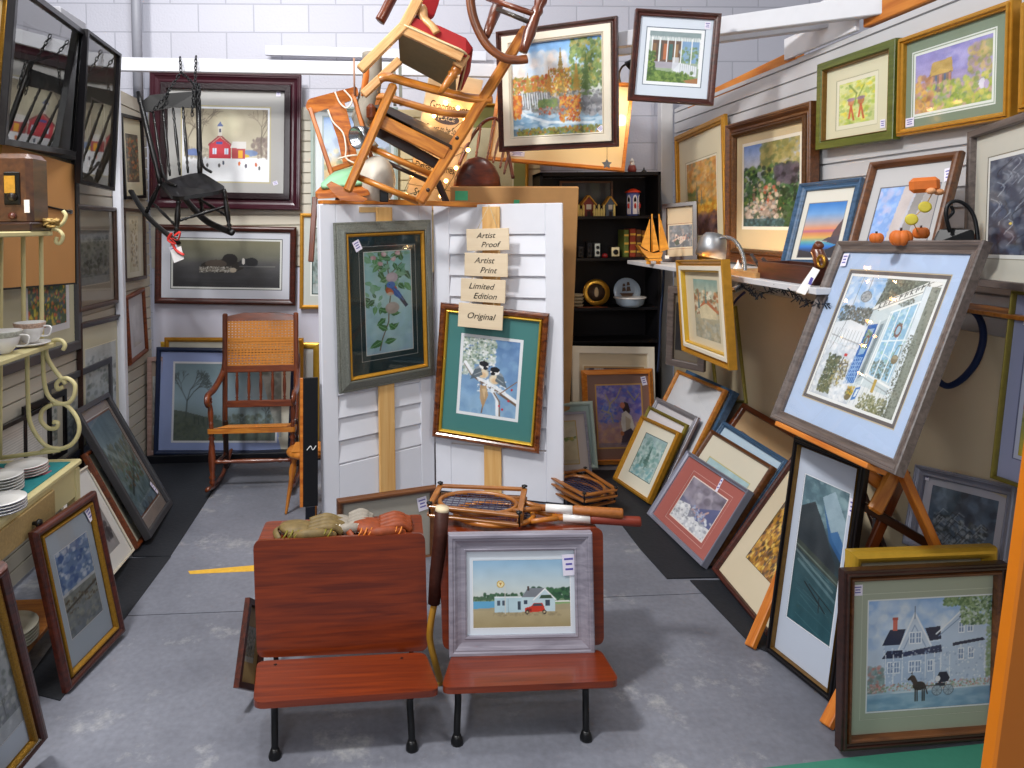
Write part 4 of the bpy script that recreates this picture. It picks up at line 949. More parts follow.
def art_winterlake():
    c = Cv(120, 130).seed(28); c.grad([(0, '#6a8294'), (.4, '#8fa4ae'), (.5, '#8a9a94'), (1, '#5f7a86')]); c.blobs(60, 0, .3, 1, .55, .07, ['#7a7a5c', '#98988a', '#5f665a', '#4a5a52'], .7); c.blobs(60, 0, .55, 1, 1, .1, ['#6f8c9c', '#8aa4b2', '#4c6470', '#a8bcc4'], .5); c.line([(.2, .8), (.85, .55)], .04, '#2a3034', .8); c.line([(.1, .3), (.9, .7)], .06, '#b8c4c8', .5); c.blobs(40, .2, .5, .9, .75, .05, ['#48604a', '#5a7858', '#7a5a3c'], .7)
    return c.noise(.04, 12)
def art_sketch(w, h, base='#8f9490', seed=1):
    c = Cv(N(w), N(h)).seed(seed); c.grad([(0, '#a8acaa'), (1, base)]); c.blobs(80, 0, .1, 1, .9, .09, ['#6a706c', '#8f9690', '#b8bcb8', '#54605a'], .5)
    for x in (.3, .6): c.branch(x, .8, 0, .14, .015, '#4a504c', 4, .5)
    c.rect(0, .85, 1, 1, '#c2c8cc', .6)
    return c.noise(.05, 12)
def art_fish():
    c = Cv(70, 150).seed(30); c.grad([(0, '#5a78a4'), (.5, '#7f98b8'), (.52, '#8a8f8a'), (1, '#7a8490')]); c.blobs(70, 0, 0, 1, .48, .12, ['#3f5f98', '#8fa8cc', '#dfe6ee', '#5a78b0'], .6); c.rect(0, .49, 1, .52, '#c8ccd0'); c.blobs(50, 0, .52, 1, 1, .1, ['#8f958f', '#6a7274', '#a8a898'], .5); c.line([(0, .68), (1, .6)], .06, '#4a4438'); c.blobs(30, 0, .58, 1, .74, .05, ['#5a4c3c', '#78705c'], .7)
    return c.noise(.04, 12)
def art_tulips():
    c = Cv(56, 70).seed(31); c.rect(0, 0, 1, 1, '#3f5a38'); c.blobs(200, 0, 0, 1, 1, .07, ['#c8a82e', '#b84a2e', '#d87830', '#3f6a3a', '#2f4a34', '#8a8a40', '#4a5a78', '#d8c83a'], .85, .7)
    return c.noise(.05, 10)
def art_adobe():
    c = Cv(46, 70).seed(32); c.grad([(0, '#c8c0a0'), (1, '#d8c6a0')]); c.blobs(30, .3, .3, 1, .45, .08, ['#5f7a4a', '#7f945a', '#c8a84a'], .7); c.ell(.25, .15, .18, .1, '#221c22'); c.poly([(0, .2), (.5, .22), (1, .1), (1, .36), (0, .42)], '#cfc4aa'); c.ell(.3, .82, .2, .12, '#2a2024'); c.ell(.2, .56, .05, .04, '#b8402e'); c.rect(.0, .9, 1, 1, '#b8a890', .6)
    return c.noise(.04, 8)
def art_flowers():
    c = Cv(50, 140).seed(33); c.grad([(0, '#8a8fa4'), (.5, '#a4a2ae'), (.75, '#a8a860'), (1, '#c8b438')]); c.blobs(80, 0, .05, 1, .6, .1, ['#7a8098', '#b4b2be', '#9498a8', '#6a7088'], .5); c.blobs(40, 0, .55, 1, .8, .07, ['#c83a4a', '#4a6a3c', '#d86a70', '#7f8a4a'], .8)
    return c.noise(.05, 10)
def art_gold():
    c = Cv(50, 86).seed(34); c.grad([(0, '#8aa8a0'), (.3, '#b8b49a'), (1, '#a89c80')]); c.blobs(70, 0, .2, 1, .6, .09, ['#b87a4a', '#c8b088', '#6f7a5c', '#d8ccb0', '#8a5a3c', '#e6dcc4'], .7); c.poly([(.2, .5), (.5, .36), (.9, .5), (.85, .64), (.25, .66)], '#d6c8a4'); c.poly([(.15, .5), (.5, .32), (.95, .5), (.9, .53), (.5, .4)], '#b8704a'); c.pine(.2, .5, .3, '#5a7a78', .2); c.pine(.5, .4, .3, '#6a8a84', .2); c.blobs(40, 0, .68, 1, 1, .1, ['#a8a89c', '#c2bca8', '#8f9488'], .5)
    return c.noise(.05, 10)
def art_pinetree():
    c = Cv(56, 80).seed(35); c.grad([(0, '#9ab4b8'), (1, '#b8ccc8')]); c.blobs(70, 0, .1, 1, .9, .12, ['#7fa09c', '#a8c2be', '#c8d8d4', '#5f8480', '#6a9a94'], .55); c.pine(.5, .75, .5, '#4a6f68', .3); c.pine(.3, .82, .3, '#5a8078', .35); c.blobs(30, .1, .7, .9, 1, .1, ['#cfdcdc', '#8fb0b4', '#6aa0a8'], .6)
    return c.noise(.05, 10)
# ---------------------------------------------------------------- the pictures, where they hang and lean
def L(q, off=.035): return hung(q, (LX + off, 0, 0), (1, 0, 0))
def Rw(q, off=.04): return hung(q, (RX - .02 - off, 0, 0), (-1, 0, 0))
def B(q, off=.035): return hung(q, (0, BY - off, 0), (0, -1, 0))
G_LEFT = 'pictures on the left partition'; G_RIGHT = 'pictures on the right partition'; G_BACK = 'pictures on the back wall'
G_LL = 'pictures leaning along the left side'; G_RL = 'pictures leaning along the right side'
PINK = lean([(687, 450), (748, 489), (701, 566), (646, 513)])
PINE = lean([(641, 415), (678, 431), (647, 503), (611, 478)])
WOMAN = tofloor(free([(580, 370), (655, 369), (657, 464), (588, 466)], 4.75, 2, 9, 0, pw=(8, 4, 6)))
HOUSE = tofloor(free([(846, 573), (1012, 565), (1006, 741), (843, 754)], 2.2, 0, 3, 0, pw=(20, 2, 8)))
ADOBE = tofloor(free([(526, 413), (585, 413), (593, 472), (534, 474)], 4.6, 0, 10, 0, pw=(8, 4, 8)))
LAKE = lean([(77, 409), (108, 392), (174, 503), (151, 538)])
# left partition
pic('framed_print', 'large black-framed print at upper left with strong reflections in its glass', free([(17, -21), (89, 33), (78, 157), (5, 145)], 3.36, 88, -6, 0, pw=(25, 25, 12)), [(.028, 'flat', 'black', 'frame')], .03, '#5f6866', (.16, .2, .9, .86),
    Cv(90, 80).seed(40).grad([(0, '#3c4240'), (1, '#5c605c')]).blobs(40, 0, .3, 1, .9, .08, ['#4a504c', '#6a6c64', '#383c3a'], .6).noise(.04, 8), glass='old', group=G_LEFT)
pic('framed_print', 'tall dark-framed print with a pale narrow picture, right of the big reflecting frame', free([(89, 29), (121, 54), (116, 191), (80, 183)], 3.95, 88, -3, 0, pw=(25, 25, 12)), [(.02, 'flat', 'black', 'frame')], .03, '#8a918e', (.3, .42, .66, .86),
    Cv(40, 80).seed(41).grad([(0, '#777b74'), (1, '#9aa0a2')]).blobs(40, 0, .3, 1, .7, .1, ['#8a7f78', '#6a7290', '#7f8a84'], .5).noise(.04, 8), rings=[(.012, '#b4b8b8')], glass='old', group=G_LEFT)
pic('framed_print', 'dark-framed grey landscape print under the tall dark frame on the left', L([(78, 203), (119, 208), (118, 303), (80, 314)]), [(.03, 'round', 'brownblk', 'frame')], .028, '#c2bfb4', (.12, .24, .84, .76), art_sketch(40, 60, '#8f9aa0', 3), rings=[(.006, '#e0ded4')], glass=True, group=G_LEFT)
pic('framed_print', 'dark-framed pale print hung lowest on the left partition, behind the leaning frames', L([(82, 325), (124, 312), (126, 440), (84, 466)]), [(.034, 'scoop', 'espresso', 'frame')], .03, '#b8b49c', (.14, .2, .86, .9), art_sketch(40, 90, '#9aa8b8', 4), rings=[(.006, '#d8d2b8')], group=G_LEFT)
pic('framed_print', 'small black-framed print of orange leaves beside the black rocker', hung([(124, 112), (145, 120), (145, 197), (124, 201)], (LX + .03, 0, 0), (1, 0, 0)), [(.022, 'flat', 'black', 'frame')], .022, '#c6bfa4', (.22, .22, .8, .8), Cv(24, 70).seed(42).grad([(0, '#4a4438'), (1, '#5a4c3c')]).blobs(60, 0, .1, 1, .95, .14, ['#b8602a', '#6a6a48', '#3a352c', '#a8845a'], .7).noise(.05, 8), rings=[(.004, '#e2d8c0')], group=G_LEFT)
pic('framed_print', 'dark-framed cream scroll print under the orange leaf print', L([(125, 206), (146, 211), (147, 277), (126, 284)], .03), [(.022, 'flat', 'brownblk', 'frame')], .022, '#bdb9a8', (.3, .1, .74, .88), Cv(24, 60).seed(43).grad([(0, '#c8bfa4'), (1, '#b0a88e')]).blobs(30, .2, .1, .8, .9, .12, ['#8a7450', '#a08a60', '#6a6048'], .7).noise(.04, 8), group=G_LEFT)
pic('framed_print', 'reddish brown framed pale print in the far left corner, lowest of its column', L([(128, 296), (147, 287), (148, 352), (131, 367)], .03), [(.03, 'round', 'redbrown', 'frame')], .024, '#b8b8c0', (.3, .2, .8, .8), Cv(24, 50).seed(44).grad([(0, '#c2c2c8'), (1, '#a8a8b0')]).noise(.05, 6), group=G_LEFT)
pic('framed_print', 'gold ornate framed picture at the left edge, mostly cut off', L([(-70, -110), (12, 2), (7, 146), (-90, 128)], .12), [(.05, 'step', 'goldrib', 'frame')], .04, '#c8b080', (.2, .2, .8, .8), art_sketch(40, 60, '#b89a60', 5), group=G_LEFT)
pic('framed_print', 'large dark grey framed print of bright tulips behind the cream rack', L([(-30, 118), (81, 157), (81, 345), (-24, 392)], .03), [(.05, 'flat', 'charcoal', 'frame')], .03, '#b9b59a', (.47, .54, .86, .85), art_tulips(), rings=[(.035, '#d2d2d6')], group=G_LEFT)
# back wall
pic('framed_print', 'large plum framed print of a red schoolhouse in snow behind the black rocker', B([(148, 70), (301, 75), (300, 210), (150, 208)], .05), [(.075, 'scoop', 'plum', 'frame'), (.045, 'flat', 'plumcarve', 'carved_liner')], .05, '#aaa9a6', (.22, .26, .775, .78), art_barn(), rings=[(.014, '#e6e9ee'), (.01, '#b9b08c')], stick=[(.845, .14, .03, .035, 0), (.83, .8, .035, .028, 20)], group=G_BACK)
pic('framed_print', 'wide dark red framed print of a loon on dark water under the schoolhouse print', B([(153, 224), (296, 227), (295, 306), (155, 304)], .04), [(.045, 'round', 'mahog', 'frame')], .035, '#c9ccd6', (.125, .19, .885, .78), art_duck(), rings=[(.012, '#d6d8d4'), (.006, '#5a5f5f')], stick=(.14, .34, .06, .09, 25), group=G_BACK)
pic('framed_print', 'gold framed print half hidden by the white shutter on the back wall', B([(299, 213), (352, 214), (352, 309), (300, 309)], .035), [(.026, 'step', 'gold', 'frame')], .03, '#c3c9c4', (.25, .16, .8, .84), art_sketch(40, 60, '#7f9a98', 6), rings=[(.008, '#2f4a4a'), (.01, '#e8ece8')], group=G_BACK)
pic('framed_print', 'large blue matted print of a misty tree on a hill behind the cane rocker', free([(156, 347), (295, 350), (292, 455), (152.5, 456)], 4.97, 0, 1.2, 0, pw=(4, 2, 4)), [(.032, 'round', 'navy', 'frame')], .03, '#93a4d4', (.135, .15, .87, .87), art_mist(), rings=[(.014, '#d8dce2')], group=G_LL)
pic('framed_print', 'gold framed pale print standing behind the misty tree print', free([(160, 342), (319, 343), (319, 458), (160, 458)], 5.06, 0, 0, 0), [(.045, 'round', 'goldbright', 'frame')], .025, '#d6d9d6', (.16, .17, .84, .84), Cv(80, 60).seed(45).grad([(0, '#b84a3c'), (1, '#8a3a34')]).blobs(50, 0, 0, 1, 1, .1, ['#c87a5a', '#7a3a3a', '#d8a080'], .6).noise(.05, 8), rings=[(.01, '#e6e6e0'), (.006, '#5a6a72')], group=G_LL)
pic('framed_print', 'thin gold framed print rearmost of the stack behind the cane rocker', tofloor(free([(164, 337.5), (303, 338.5), (303, 457), (164, 457)], 5.10, 0, 0, 0)), [(.03, 'step', 'gold', 'frame')], .025, '#d6d2c2', (.15, .17, .84, .84), art_sketch(60, 50, '#8a8a80', 7), group=G_LL)
pic('framed_print', 'narrow tan framed print edge left of the misty tree print', free([(147, 358), (166, 356), (166, 455), (147, 455)], 4.96, 30, 0, 0), [(.03, 'flat', 'pinkwood', 'frame')], .025, '#9a8878', (.3, .2, .7, .8), art_sketch(20, 40, '#8a7a70', 8), group=G_LL)
pic('framed_print', 'pale green edged print of blue sky behind the spindle chair', B([(309, 106), (398, 107), (398, 212), (312, 212)], .03), [(.03, 'step', 'sage', 'frame')], .03, '#cfd6d8', (.15, .1, .9, .86), Cv(70, 84).seed(46).grad([(0, '#8fb0e0'), (.45, '#c2cfe0'), (.6, '#c8a860'), (1, '#8a8a6a')]).blobs(60, 0, .4, 1, .9, .08, ['#c89a48', '#8f9aa8', '#b87a4a', '#d8c890', '#6a7a58'], .6).noise(.05, 10), rings=[(.012, '#9fb0b6')], group=G_BACK)
pic('framed_print', 'gold edged olive matted print behind the windsor chair', B([(448, 102), (529, 104), (529, 190), (448, 190)], .03), [(.022, 'step', 'gold', 'frame')], .028, '#8a8a4c', (.2, .3, .8, .96), Cv(50, 60).seed(47).grad([(0, '#cfc9a8'), (1, '#bfb890')]).noise(.04, 8), rings=[(.012, '#d8d2b0')], group=G_BACK)
pic('framed_print', 'orange framed bright cream print behind the waterfall painting', free([(500, 76), (634, 82), (625, 172), (486, 158)], 4.62, -4, 0, 3), [(.022, 'flat', 'orange', 'frame')], .025, '#f0dcae', (.2, .2, .8, .74), Cv(60, 50).seed(48).grad([(0, '#f0dcb0'), (1, '#e6cf9c')]).noise(.03, 8), stick=(.22, .9, .1, .035, 2), group=G_BACK)
# hung in the middle of the air, from the beam
pic('framed_painting', 'brown framed painting of an autumn waterfall hung high in the middle', free([(495, 32), (617, 15), (617, 147), (499, 152)], 4.15, -6, -6, 0), [(.035, 'scoop', 'mahog', 'frame'), (.045, 'flat', 'cream', 'linen_liner'), (.012, 'round', 'cream', 'inner_lip')], .045, None, (.165, .2, .83, .84), art_falls(), stick=(.86, .85, .035, .03, 40), canvas=True, cat='painting', group='pictures hung from the beam')
pic('framed_print', 'brown framed print of a white porch hung at top centre right', free([(635, 9), (723, 12), (713, 107), (630, 98)], 3.4, 4, -6, 3), [(.03, 'scoop', 'mahog', 'frame')], .03, '#d5deea', (.2, .22, .8, .77), art_porch(), rings=[(.016, '#eef1f4'), (.004, '#6a7a8a')], stick=(.86, .13, .028, .035, 0), group='pictures hung from the beam')
# the white shutters: two panels
SA, SH, SC = onz(323, 524, 0), onz(435, 491, 0), onz(564, 505, 0)
# bluebird and snow bird prints hang on their boards
nA = Vector(((SH - SA).y, -(SH - SA).x, 0)).normalized(); nC = Vector(((SC - SH).y, -(SC - SH).x, 0)).normalized()
pic('framed_print', 'pewter framed bluebird print on dark green mat on the left shutter', hung([(338, 222), (437, 220), (434, 376), (340, 396)], SA + nA * .075, nA), [(.062, 'rev', 'pewterrib', 'frame'), (.022, 'round', 'gold', 'gold_liner')], .035, '#213c42', (.28, .185, .76, .8), art_bluebird(), rings=[(.005, '#e2e6e4'), (.028, '#213c42'), (.002, '#d8dedc')], glass=True, stick=(.21, .14, .045, .06, 25), group='prints on the white shutters')
pic('framed_print', 'burl and gold framed print of chickadees on snowy branch on the right shutter', hung([(437, 303), (547, 313), (541, 456), (434, 437)], SH + nC * .075, nC), [(.04, 'round', 'burl', 'frame'), (.016, 'round', 'goldbright', 'gold_liner')], .035, '#3f7a78', (.24, .23, .76, .78), art_chick(), rings=[(.018, '#e2e6ea')], group='prints on the white shutters')
# right partition
pic('framed_print', 'gold framed autumn field print hung farthest back on the right partition', Rw([(675, 134), (725, 115), (724, 256), (674, 262)]), [(.05, 'step', 'gold', 'frame')], .03, '#ded3b4', (.22, .26, .8, .82), art_autumn(), rings=[(.012, '#ece4cc'), (.004, '#a8a080')], group=G_RIGHT)
pic('framed_print', 'ornate bronze framed print of a rocky river on the right partition', Rw([(727, 124), (812, 101), (806, 270), (722, 262)], .055), [(.055, 'scoop', 'walnut', 'frame'), (.03, 'round', 'ornate', 'carved_liner')], .05, '#d3c19a', (.19, .18, .84, .74), art_river(), rings=[(.018, '#eee8d8')], group=G_RIGHT)
pic('framed_print', 'green framed abstract flower print at top right', Rw([(816, 64), (894, 39), (893, 138), (816, 151)]), [(.036, 'flat', 'green', 'frame'), (.008, 'round', 'antique', 'gold_lip')], .035, '#d6d2b4', (.26, .3, .72, .76), art_fairy(), rings=[(.018, '#e0ddc6'), (.003, '#b8b494')], stick=(.83, .82, .03, .035, 0), group=G_RIGHT)
pic('framed_print', 'gold framed garden house print on grey green mat at upper right', Rw([(895, 40), (1010, -2), (1007, 119), (895, 136)]), [(.026, 'step', 'gold', 'frame')], .04, '#7a8a76', (.14, .22, .82, .8), art_garden(), rings=[(.009, '#dfe4de'), (.004, '#96a692'), (.005, '#dfe4de')], stick=(.1, .87, .045, .035, 0), group=G_RIGHT)
pic('framed_print', 'gold framed print cut off by the upper right edge', Rw([(1017, 4), (1150, -44), (1146, 92), (1015, 112)]), [(.035, 'step', 'gold', 'frame')], .04, '#c8b890', (.2, .2, .8, .8), art_sketch(40, 40, '#9a9478', 9), group=G_RIGHT)
pic('framed_print', 'grey brown framed print of dark blue grasses standing at right edge of the shelf', toward(free([(967, 132), (1096, 86), (1088, 300), (962, 284)], 2.08, -84, 1, 0)), [(.024, 'flat', 'greywood', 'frame')], .03, '#c8c6ba', (.17, .22, .84, .8), art_dark(), rings=[(.012, '#dedfdc'), (.003, '#8d8a78')], group=G_RIGHT)
pic('framed_print', 'brown framed abstract print standing on the shelf behind the orange wooden slices', toward(free([(868, 161), (961, 149), (932, 262), (841, 262)], 2.42, -66, 14, 0)), [(.03, 'round', 'walnut', 'frame')], .03, '#b6b4b4', (.2, .27, .84, .96), art_shelfabs(), rings=[(.004, '#6a6a72')], stick=(.9, .2, .025, .05, 10), group='pictures standing on the right shelf')
pic('framed_print', 'blue framed sunset coast print standing on the right shelf', toward(free([(798, 183), (863, 177), (840, 266), (780, 266)], 2.98, -64, 12, 0)), [(.034, 'scoop', 'blue', 'frame')], .035, '#dcd8cc', (.2, .24, .8, .88), art_sunset(), rings=[(.003, '#8a8a88')], group='pictures standing on the right shelf')
pic('framed_print', 'small dark framed print of a water bird on the shelf behind the model sailboat', free([(662, 204), (697, 201), (697, 259), (662, 262)], 4.35, -30, 3, 0), [(.028, 'flat', 'espresso', 'frame')], .03, '#cbb99a', (.18, .38, .84, .76), art_loon(), rings=[(.008, '#d8cab0'), (.003, '#8a4a3a')], group='pictures standing on the right shelf')
pic('framed_painting', 'small gold framed painting of a mill hung from the shelf end under the lamp', free([(674, 261), (722, 259), (727, 371), (683, 350)], 3.35, -24, -8, 0), [(.03, 'scoop', 'gold', 'frame'), (.022, 'flat', 'cream', 'linen_liner'), (.01, 'round', 'goldbright', 'gold_lip')], .04, '#d8ccb0', (.27, .2, .78, .8), art_gold(), canvas=True, cat='painting', group='pictures hung low at the right')
EASEL_PIC = free([(835, 240), (985, 240), (893, 474), (771, 418)], 2.23, -42, 16, 8, pw=(25, 20, 20))
pic('framed_print', 'large grey framed print of a snowy storefront with blue door on the easel', EASEL_PIC, [(.04, 'scoop', 'greywood', 'frame')], .03, '#b9cbe6', (.2, .18, .83, .8), art_store(), rings=[(.01, '#eef0f0'), (.012, '#6a6464'), (.004, '#c8b89a')], glass=True, stick=(.1, .1, .03, .05, 5), group='pictures on the easels')
# right side, leaning
TALL = lean([(790, 437), (866, 463), (829, 705), (766, 650)])
pic('framed_print', 'tall narrow black framed print of a dark teal mountain lake', TALL, [(.024, 'step', 'black', 'frame'), (.004, 'round', 'antique', 'gold_lip')], .03, '#b9c2d2', (.2, .15, .82, .8), art_tall(), rings=[(.004, '#d8dce4')], stick=(.88, .2, .025, .06, 0), group=G_RL)
pic('framed_print', 'dark wood framed print of a blue gabled house with a horse carriage', HOUSE, [(.022, 'step', 'espresso', 'frame'), (.016, 'round', 'walnut', 'inner_frame')], .035, '#a3ac9a', (.175, .19, .96, .81), art_house(), rings=[(.005, '#dfe6ea'), (.018, '#a3ac9a'), (.002, '#c6cdbc')], stick=(.1, .12, .032, .034, 0), group=G_RL)
pic('framed_print', 'gold framed picture just behind the blue gabled house print', behind([(853, 554), (1000, 549), (997, 690), (851, 700)], HOUSE, .05), [(.04, 'round', 'goldbright', 'frame')], .04, '#b8b09a', (.25, .25, .75, .75), art_sketch(40, 40, '#8a8a7a', 10), group=G_RL)
pic('framed_print', 'lavender grey framed print of dark winter water leaning against the right wall', hung([(925, 457), (1019, 497), (995, 567), (892, 549)], onx(925, 457, 2.03), Vector((-math.cos(.3), 0, math.sin(.3)))), [(.036, 'scoop', 'lavgrey', 'frame')], .035, '#b4b4c0', (.17, .2, .83, .9), art_waves(), stick=(.1, .1, .025, .04, 0), group=G_RL)
pic('framed_print', 'gold edged print of red flowers on lavender mat at the right edge', toward(free([(1010, 290), (1090, 300), (1066, 506), (988, 478)], 1.98, -70, 6, 0, pw=(12, 8, 8))), [(.012, 'round', 'olivegold', 'frame')], .025, '#9ea3c2', (.3, .2, .9, .84), art_flowers(), rings=[(.012, '#c6cade'), (.003, '#6a6f90')], stick=(.25, .12, .03, .06, 0), group=G_RL)
pic('framed_print', 'brown framed print of golden autumn leaves leaning low on the right', behind([(797, 452), (866, 508), (764, 628), (706, 569)], PINK, .012), [(.024, 'round', 'mahog', 'frame')], .03, '#cdbfa4', (.24, .1, .86, .76), art_leaves(), rings=[(.002, '#4a3a2a')], group=G_RL)
pic('framed_print', 'silver framed stormy sky print on dusty pink mat', PINK, [(.022, 'scoop', 'lavgrey', 'frame')], .035, '#a85f58', (.25, .24, .8, .8), art_storm(), rings=[(.006, '#e8d8d0'), (.02, '#a85f58'), (.003, '#d0a098')], stick=(.62, .14, .02, .08, 8), group=G_RL)
pic('framed_print', 'brown framed pale blue print directly behind the pink matted print', behind([(711, 430), (771, 463), (708, 569), (655, 511)], PINK, .05), [(.022, 'round', 'walnut', 'frame')], .03, '#ddd6c2', (.18, .24, .84, .84), land(46, 30, ['#a9c8cf', '#c6d8d8'], '#8f8f80', ['#a0b8bc', '#7f9aa0'], 51), rings=[(.006, '#c8c08a')], group=G_RL)
pic('framed_print', 'slate blue framed print with icy sky third in the stack behind the pink matted print', behind([(722, 421), (784, 456), (716, 571), (662, 509)], PINK, .09), [(.026, 'step', 'blue', 'frame')], .03, '#bcd4e6', (.2, .3, .84, .9), land(46, 30, ['#b4d0e6', '#d0e0ea'], '#9ab4c6', ['#a8c0d0', '#8fa8b8'], 52), group=G_RL)
pic('framed_print', 'pinkish wood framed print seen edge on between the stack and the golden leaves', behind([(748, 434), (796, 476), (724, 576), (671, 511)], PINK, .13), [(.022, 'round', 'pinkwood', 'frame')], .03, '#c8b8a8', (.2, .2, .8, .8), art_sketch(40, 40, '#9a8a80', 11), group=G_RL)
pic('framed_print', 'red brown edged parcel print in kraft paper at the back of the right stack', behind([(736, 398), (803, 437), (736, 555), (684, 503)], PINK, .17), [(.03, 'flat', 'redbrown', 'frame')], .035, '#c2a178', (.2, .4, .85, .9), Cv(40, 30, '#c2a178').noise(.05, 8), group=G_RL)
pic('framed_print', 'antique gold framed print against the wall at the back of the right stack', behind([(744, 397), (779, 413), (738, 500), (706, 480)], PINK, .215), [(.02, 'step', 'antique', 'frame')], .03, '#c9b89a', (.2, .3, .85, .9), Cv(30, 30, '#c9b89a').noise(.05, 8), group=G_RL)
pic('framed_print', 'orange gold framed pale seascape print at the top of the leaning stack', behind([(677, 369), (727, 390), (666, 502), (626, 470)], PINE, .11), [(.024, 'round', 'honey', 'frame')], .03, '#d9dade', (.24, .3, .8, .62), land(40, 30, ['#b8c6e2', '#e0d8d8'], '#6f90c8', ['#a8b8d8', '#c8b0a8'], 53), rings=[(.004, '#d89a8a')], glass=True, group=G_RL)
pic('framed_print', 'blue framed print edge behind the orange gold seascape print', behind([(685, 369), (735, 391), (676, 503), (637, 470)], PINE, .15), [(.024, 'flat', 'blue', 'frame')], .04, '#d9dade', (.24, .3, .8, .62), art_sketch(30, 30, '#9ab0c8', 12), group=G_RL)
pic('framed_print', 'silver framed print with a tag between two gold ones in the leaning stack', behind([(655, 396), (700, 418), (652, 504), (618, 477)], PINE, .07), [(.03, 'step', 'silver', 'frame')], .022, '#d4d0d6', (.2, .3, .8, .8), art_sketch(36, 40, '#a8aab0', 13), stick=(.82, .3, .035, .1, 0), group=G_RL)
pic('framed_print', 'olive gold framed print second from the front of the leaning stack', behind([(648, 405), (687, 424), (649, 504), (614, 477)], PINE, .04), [(.02, 'step', 'olivegold', 'frame')], .02, '#dcd8dc', (.2, .3, .8, .8), art_sketch(36, 40, '#a8aab0', 14), group=G_RL)
pic('framed_print', 'gold framed print of a blue green pine tree in front of the leaning stack', PINE, [(.022, 'step', 'gold', 'frame')], .035, '#dfdac8', (.24, .2, .8, .78), art_pinetree(), rings=[(.004, '#3f5a5a')], group=G_RL)
# in front of the bookcase
pic('framed_print', 'orange wood framed print of a kneeling woman before blue blossoms', WOMAN, [(.034, 'rev', 'orange', 'frame')], .03, '#8a6658', (.2, .17, .82, .82), art_woman(), rings=[(.01, '#c89a58')], stick=(.87, .13, .035, .06, 12), group='pictures in front of the bookcase')
pic('framed_print', 'cream framed dark print behind the kneeling woman print', behind([(571, 346), (655, 347), (656, 458), (574, 457)], WOMAN, .035), [(.05, 'flat', 'cream', 'frame')], .03, '#d4c2a2', (.17, .2, .86, .8), Cv(70, 90).seed(55).grad([(0, '#54505c'), (1, '#4a4654')]).blobs(24, 0, 0, .35, .5, .1, ['#b8b0a8', '#8a8480', '#d8d0c4'], .6, .5).noise(.03, 8), rings=[(.012, '#c09a68'), (.01, '#e0d2b4')], stick=(.05, .05, .03, .05, 0), group='pictures in front of the bookcase')
pic('framed_print', 'sage framed print behind the adobe house print by the shutter', behind([(530, 403), (591, 402), (600, 468), (535, 471)], ADOBE, .03), [(.03, 'round', 'sage', 'frame')], .025, '#a9bdb6', (.2, .2, .8, .8), art_sketch(40, 40, '#a0b0a8', 15), group='pictures in front of the bookcase')
pic('framed_print', 'pale print of an adobe house with dark arches beside the right shutter', ADOBE, [(.016, 'flat', 'grey', 'frame')], .02, '#cfc2bc', (.2, .16, .8, .86), art_adobe(), rings=[(.006, '#c8a868')], group='pictures in front of the bookcase')
# under the right shelf, against the wall
pic('framed_print', 'dark grey framed print in shadow under the shelf, left of the hanging mill painting', free([(668, 285), (706, 292), (704, 372), (665, 365)], 4.0, -50, 3, 0), [(.04, 'flat', 'greywood', 'frame')], .03, '#6a5f50', (.2, .2, .8, .8), Cv(30, 60, '#1c1a1c').noise(.03, 6), group='pictures hung low at the right')
pic('framed_print', 'thin gold framed print under the shelf, right of the hanging mill painting', Rw([(713, 312), (742, 303), (737, 404), (708, 402)], .03), [(.018, 'round', 'olivegold', 'frame')], .025, '#9a8a78', (.15, .3, .8, .85), art_sketch(30, 50, '#8f8478', 16), group='pictures hung low at the right')
# left side, leaning
pic('framed_print', 'brown and gold framed watery print leaning on the cream table leg', lean([(35, 532), (98, 490), (127, 631), (70, 693)]), [(.032, 'round', 'mahog', 'frame'), (.018, 'round', 'goldrib', 'gold_liner')], .03, '#b6c2cf', (.25, .22, .77, .76), art_fish(), rings=[(.003, '#e0e4e8')], glass=True, stick=(.84, .12, .03, .06, 20), group=G_LL)
pic('framed_print', 'brown and gold framed grey print nearest the camera at lower left', lean([(-62, 632), (8, 562), (53, 739), (-10, 806)]), [(.03, 'round', 'mahog', 'frame'), (.02, 'round', 'goldrib', 'gold_liner')], .03, '#b2bcc8', (.2, .24, .78, .8), art_sketch(60, 110, '#6a7078', 17), rings=[(.003, '#e0e4e8')], stick=(.86, .14, .03, .06, 15), group=G_LL)
pic('framed_print', 'dark grey framed winter lake print with reflections leaning far left', LAKE, [(.03, 'flat', 'charcoal', 'frame')], .035, '#b0a8a4', (.16, .12, .88, .86), art_winterlake(), rings=[(.01, '#8a5f4a'), (.006, '#dfe2e2')], glass=True, stick=(.82, .8, .03, .08, 20), group=G_LL)
pic('framed_print', 'orange brown framed cream print behind the winter lake print', behind([(87, 452), (112, 436), (168, 511), (139, 548)], LAKE, .045), [(.022, 'round', 'redbrown', 'frame')], .03, '#cfc8b4', (.2, .2, .8, .8), art_sketch(40, 60, '#a8a08c', 18), group=G_LL)
pic('framed_print', 'unframed white mounted print of a dark wing behind the brown and gold frame', behind([(50, 492), (86, 463), (137, 551), (108, 578)], LAKE, .07), [(.01, 'flat', 'cream', 'edge')], .012, '#d2d0cc', (.3, .3, .8, .84), Cv(40, 60, '#8d8a8a').seed(60).blobs(20, .4, .5, .9, .8, .14, ['#2f2c30', '#4a464a'], .9).noise(.03, 8), group=G_LL)
pic('framed_print', 'dark framed blue grey print with cream mat leaning behind the winter lake print', L([(31, 392), (99, 362), (126, 424), (66, 466)], .024), [(.035, 'flat', 'charcoal', 'frame')], .02, '#a8a394', (.24, .3, .7, .86), art_sketch(50, 60, '#5f6a80', 19), rings=[(.02, '#c2beb0')], group=G_LL)
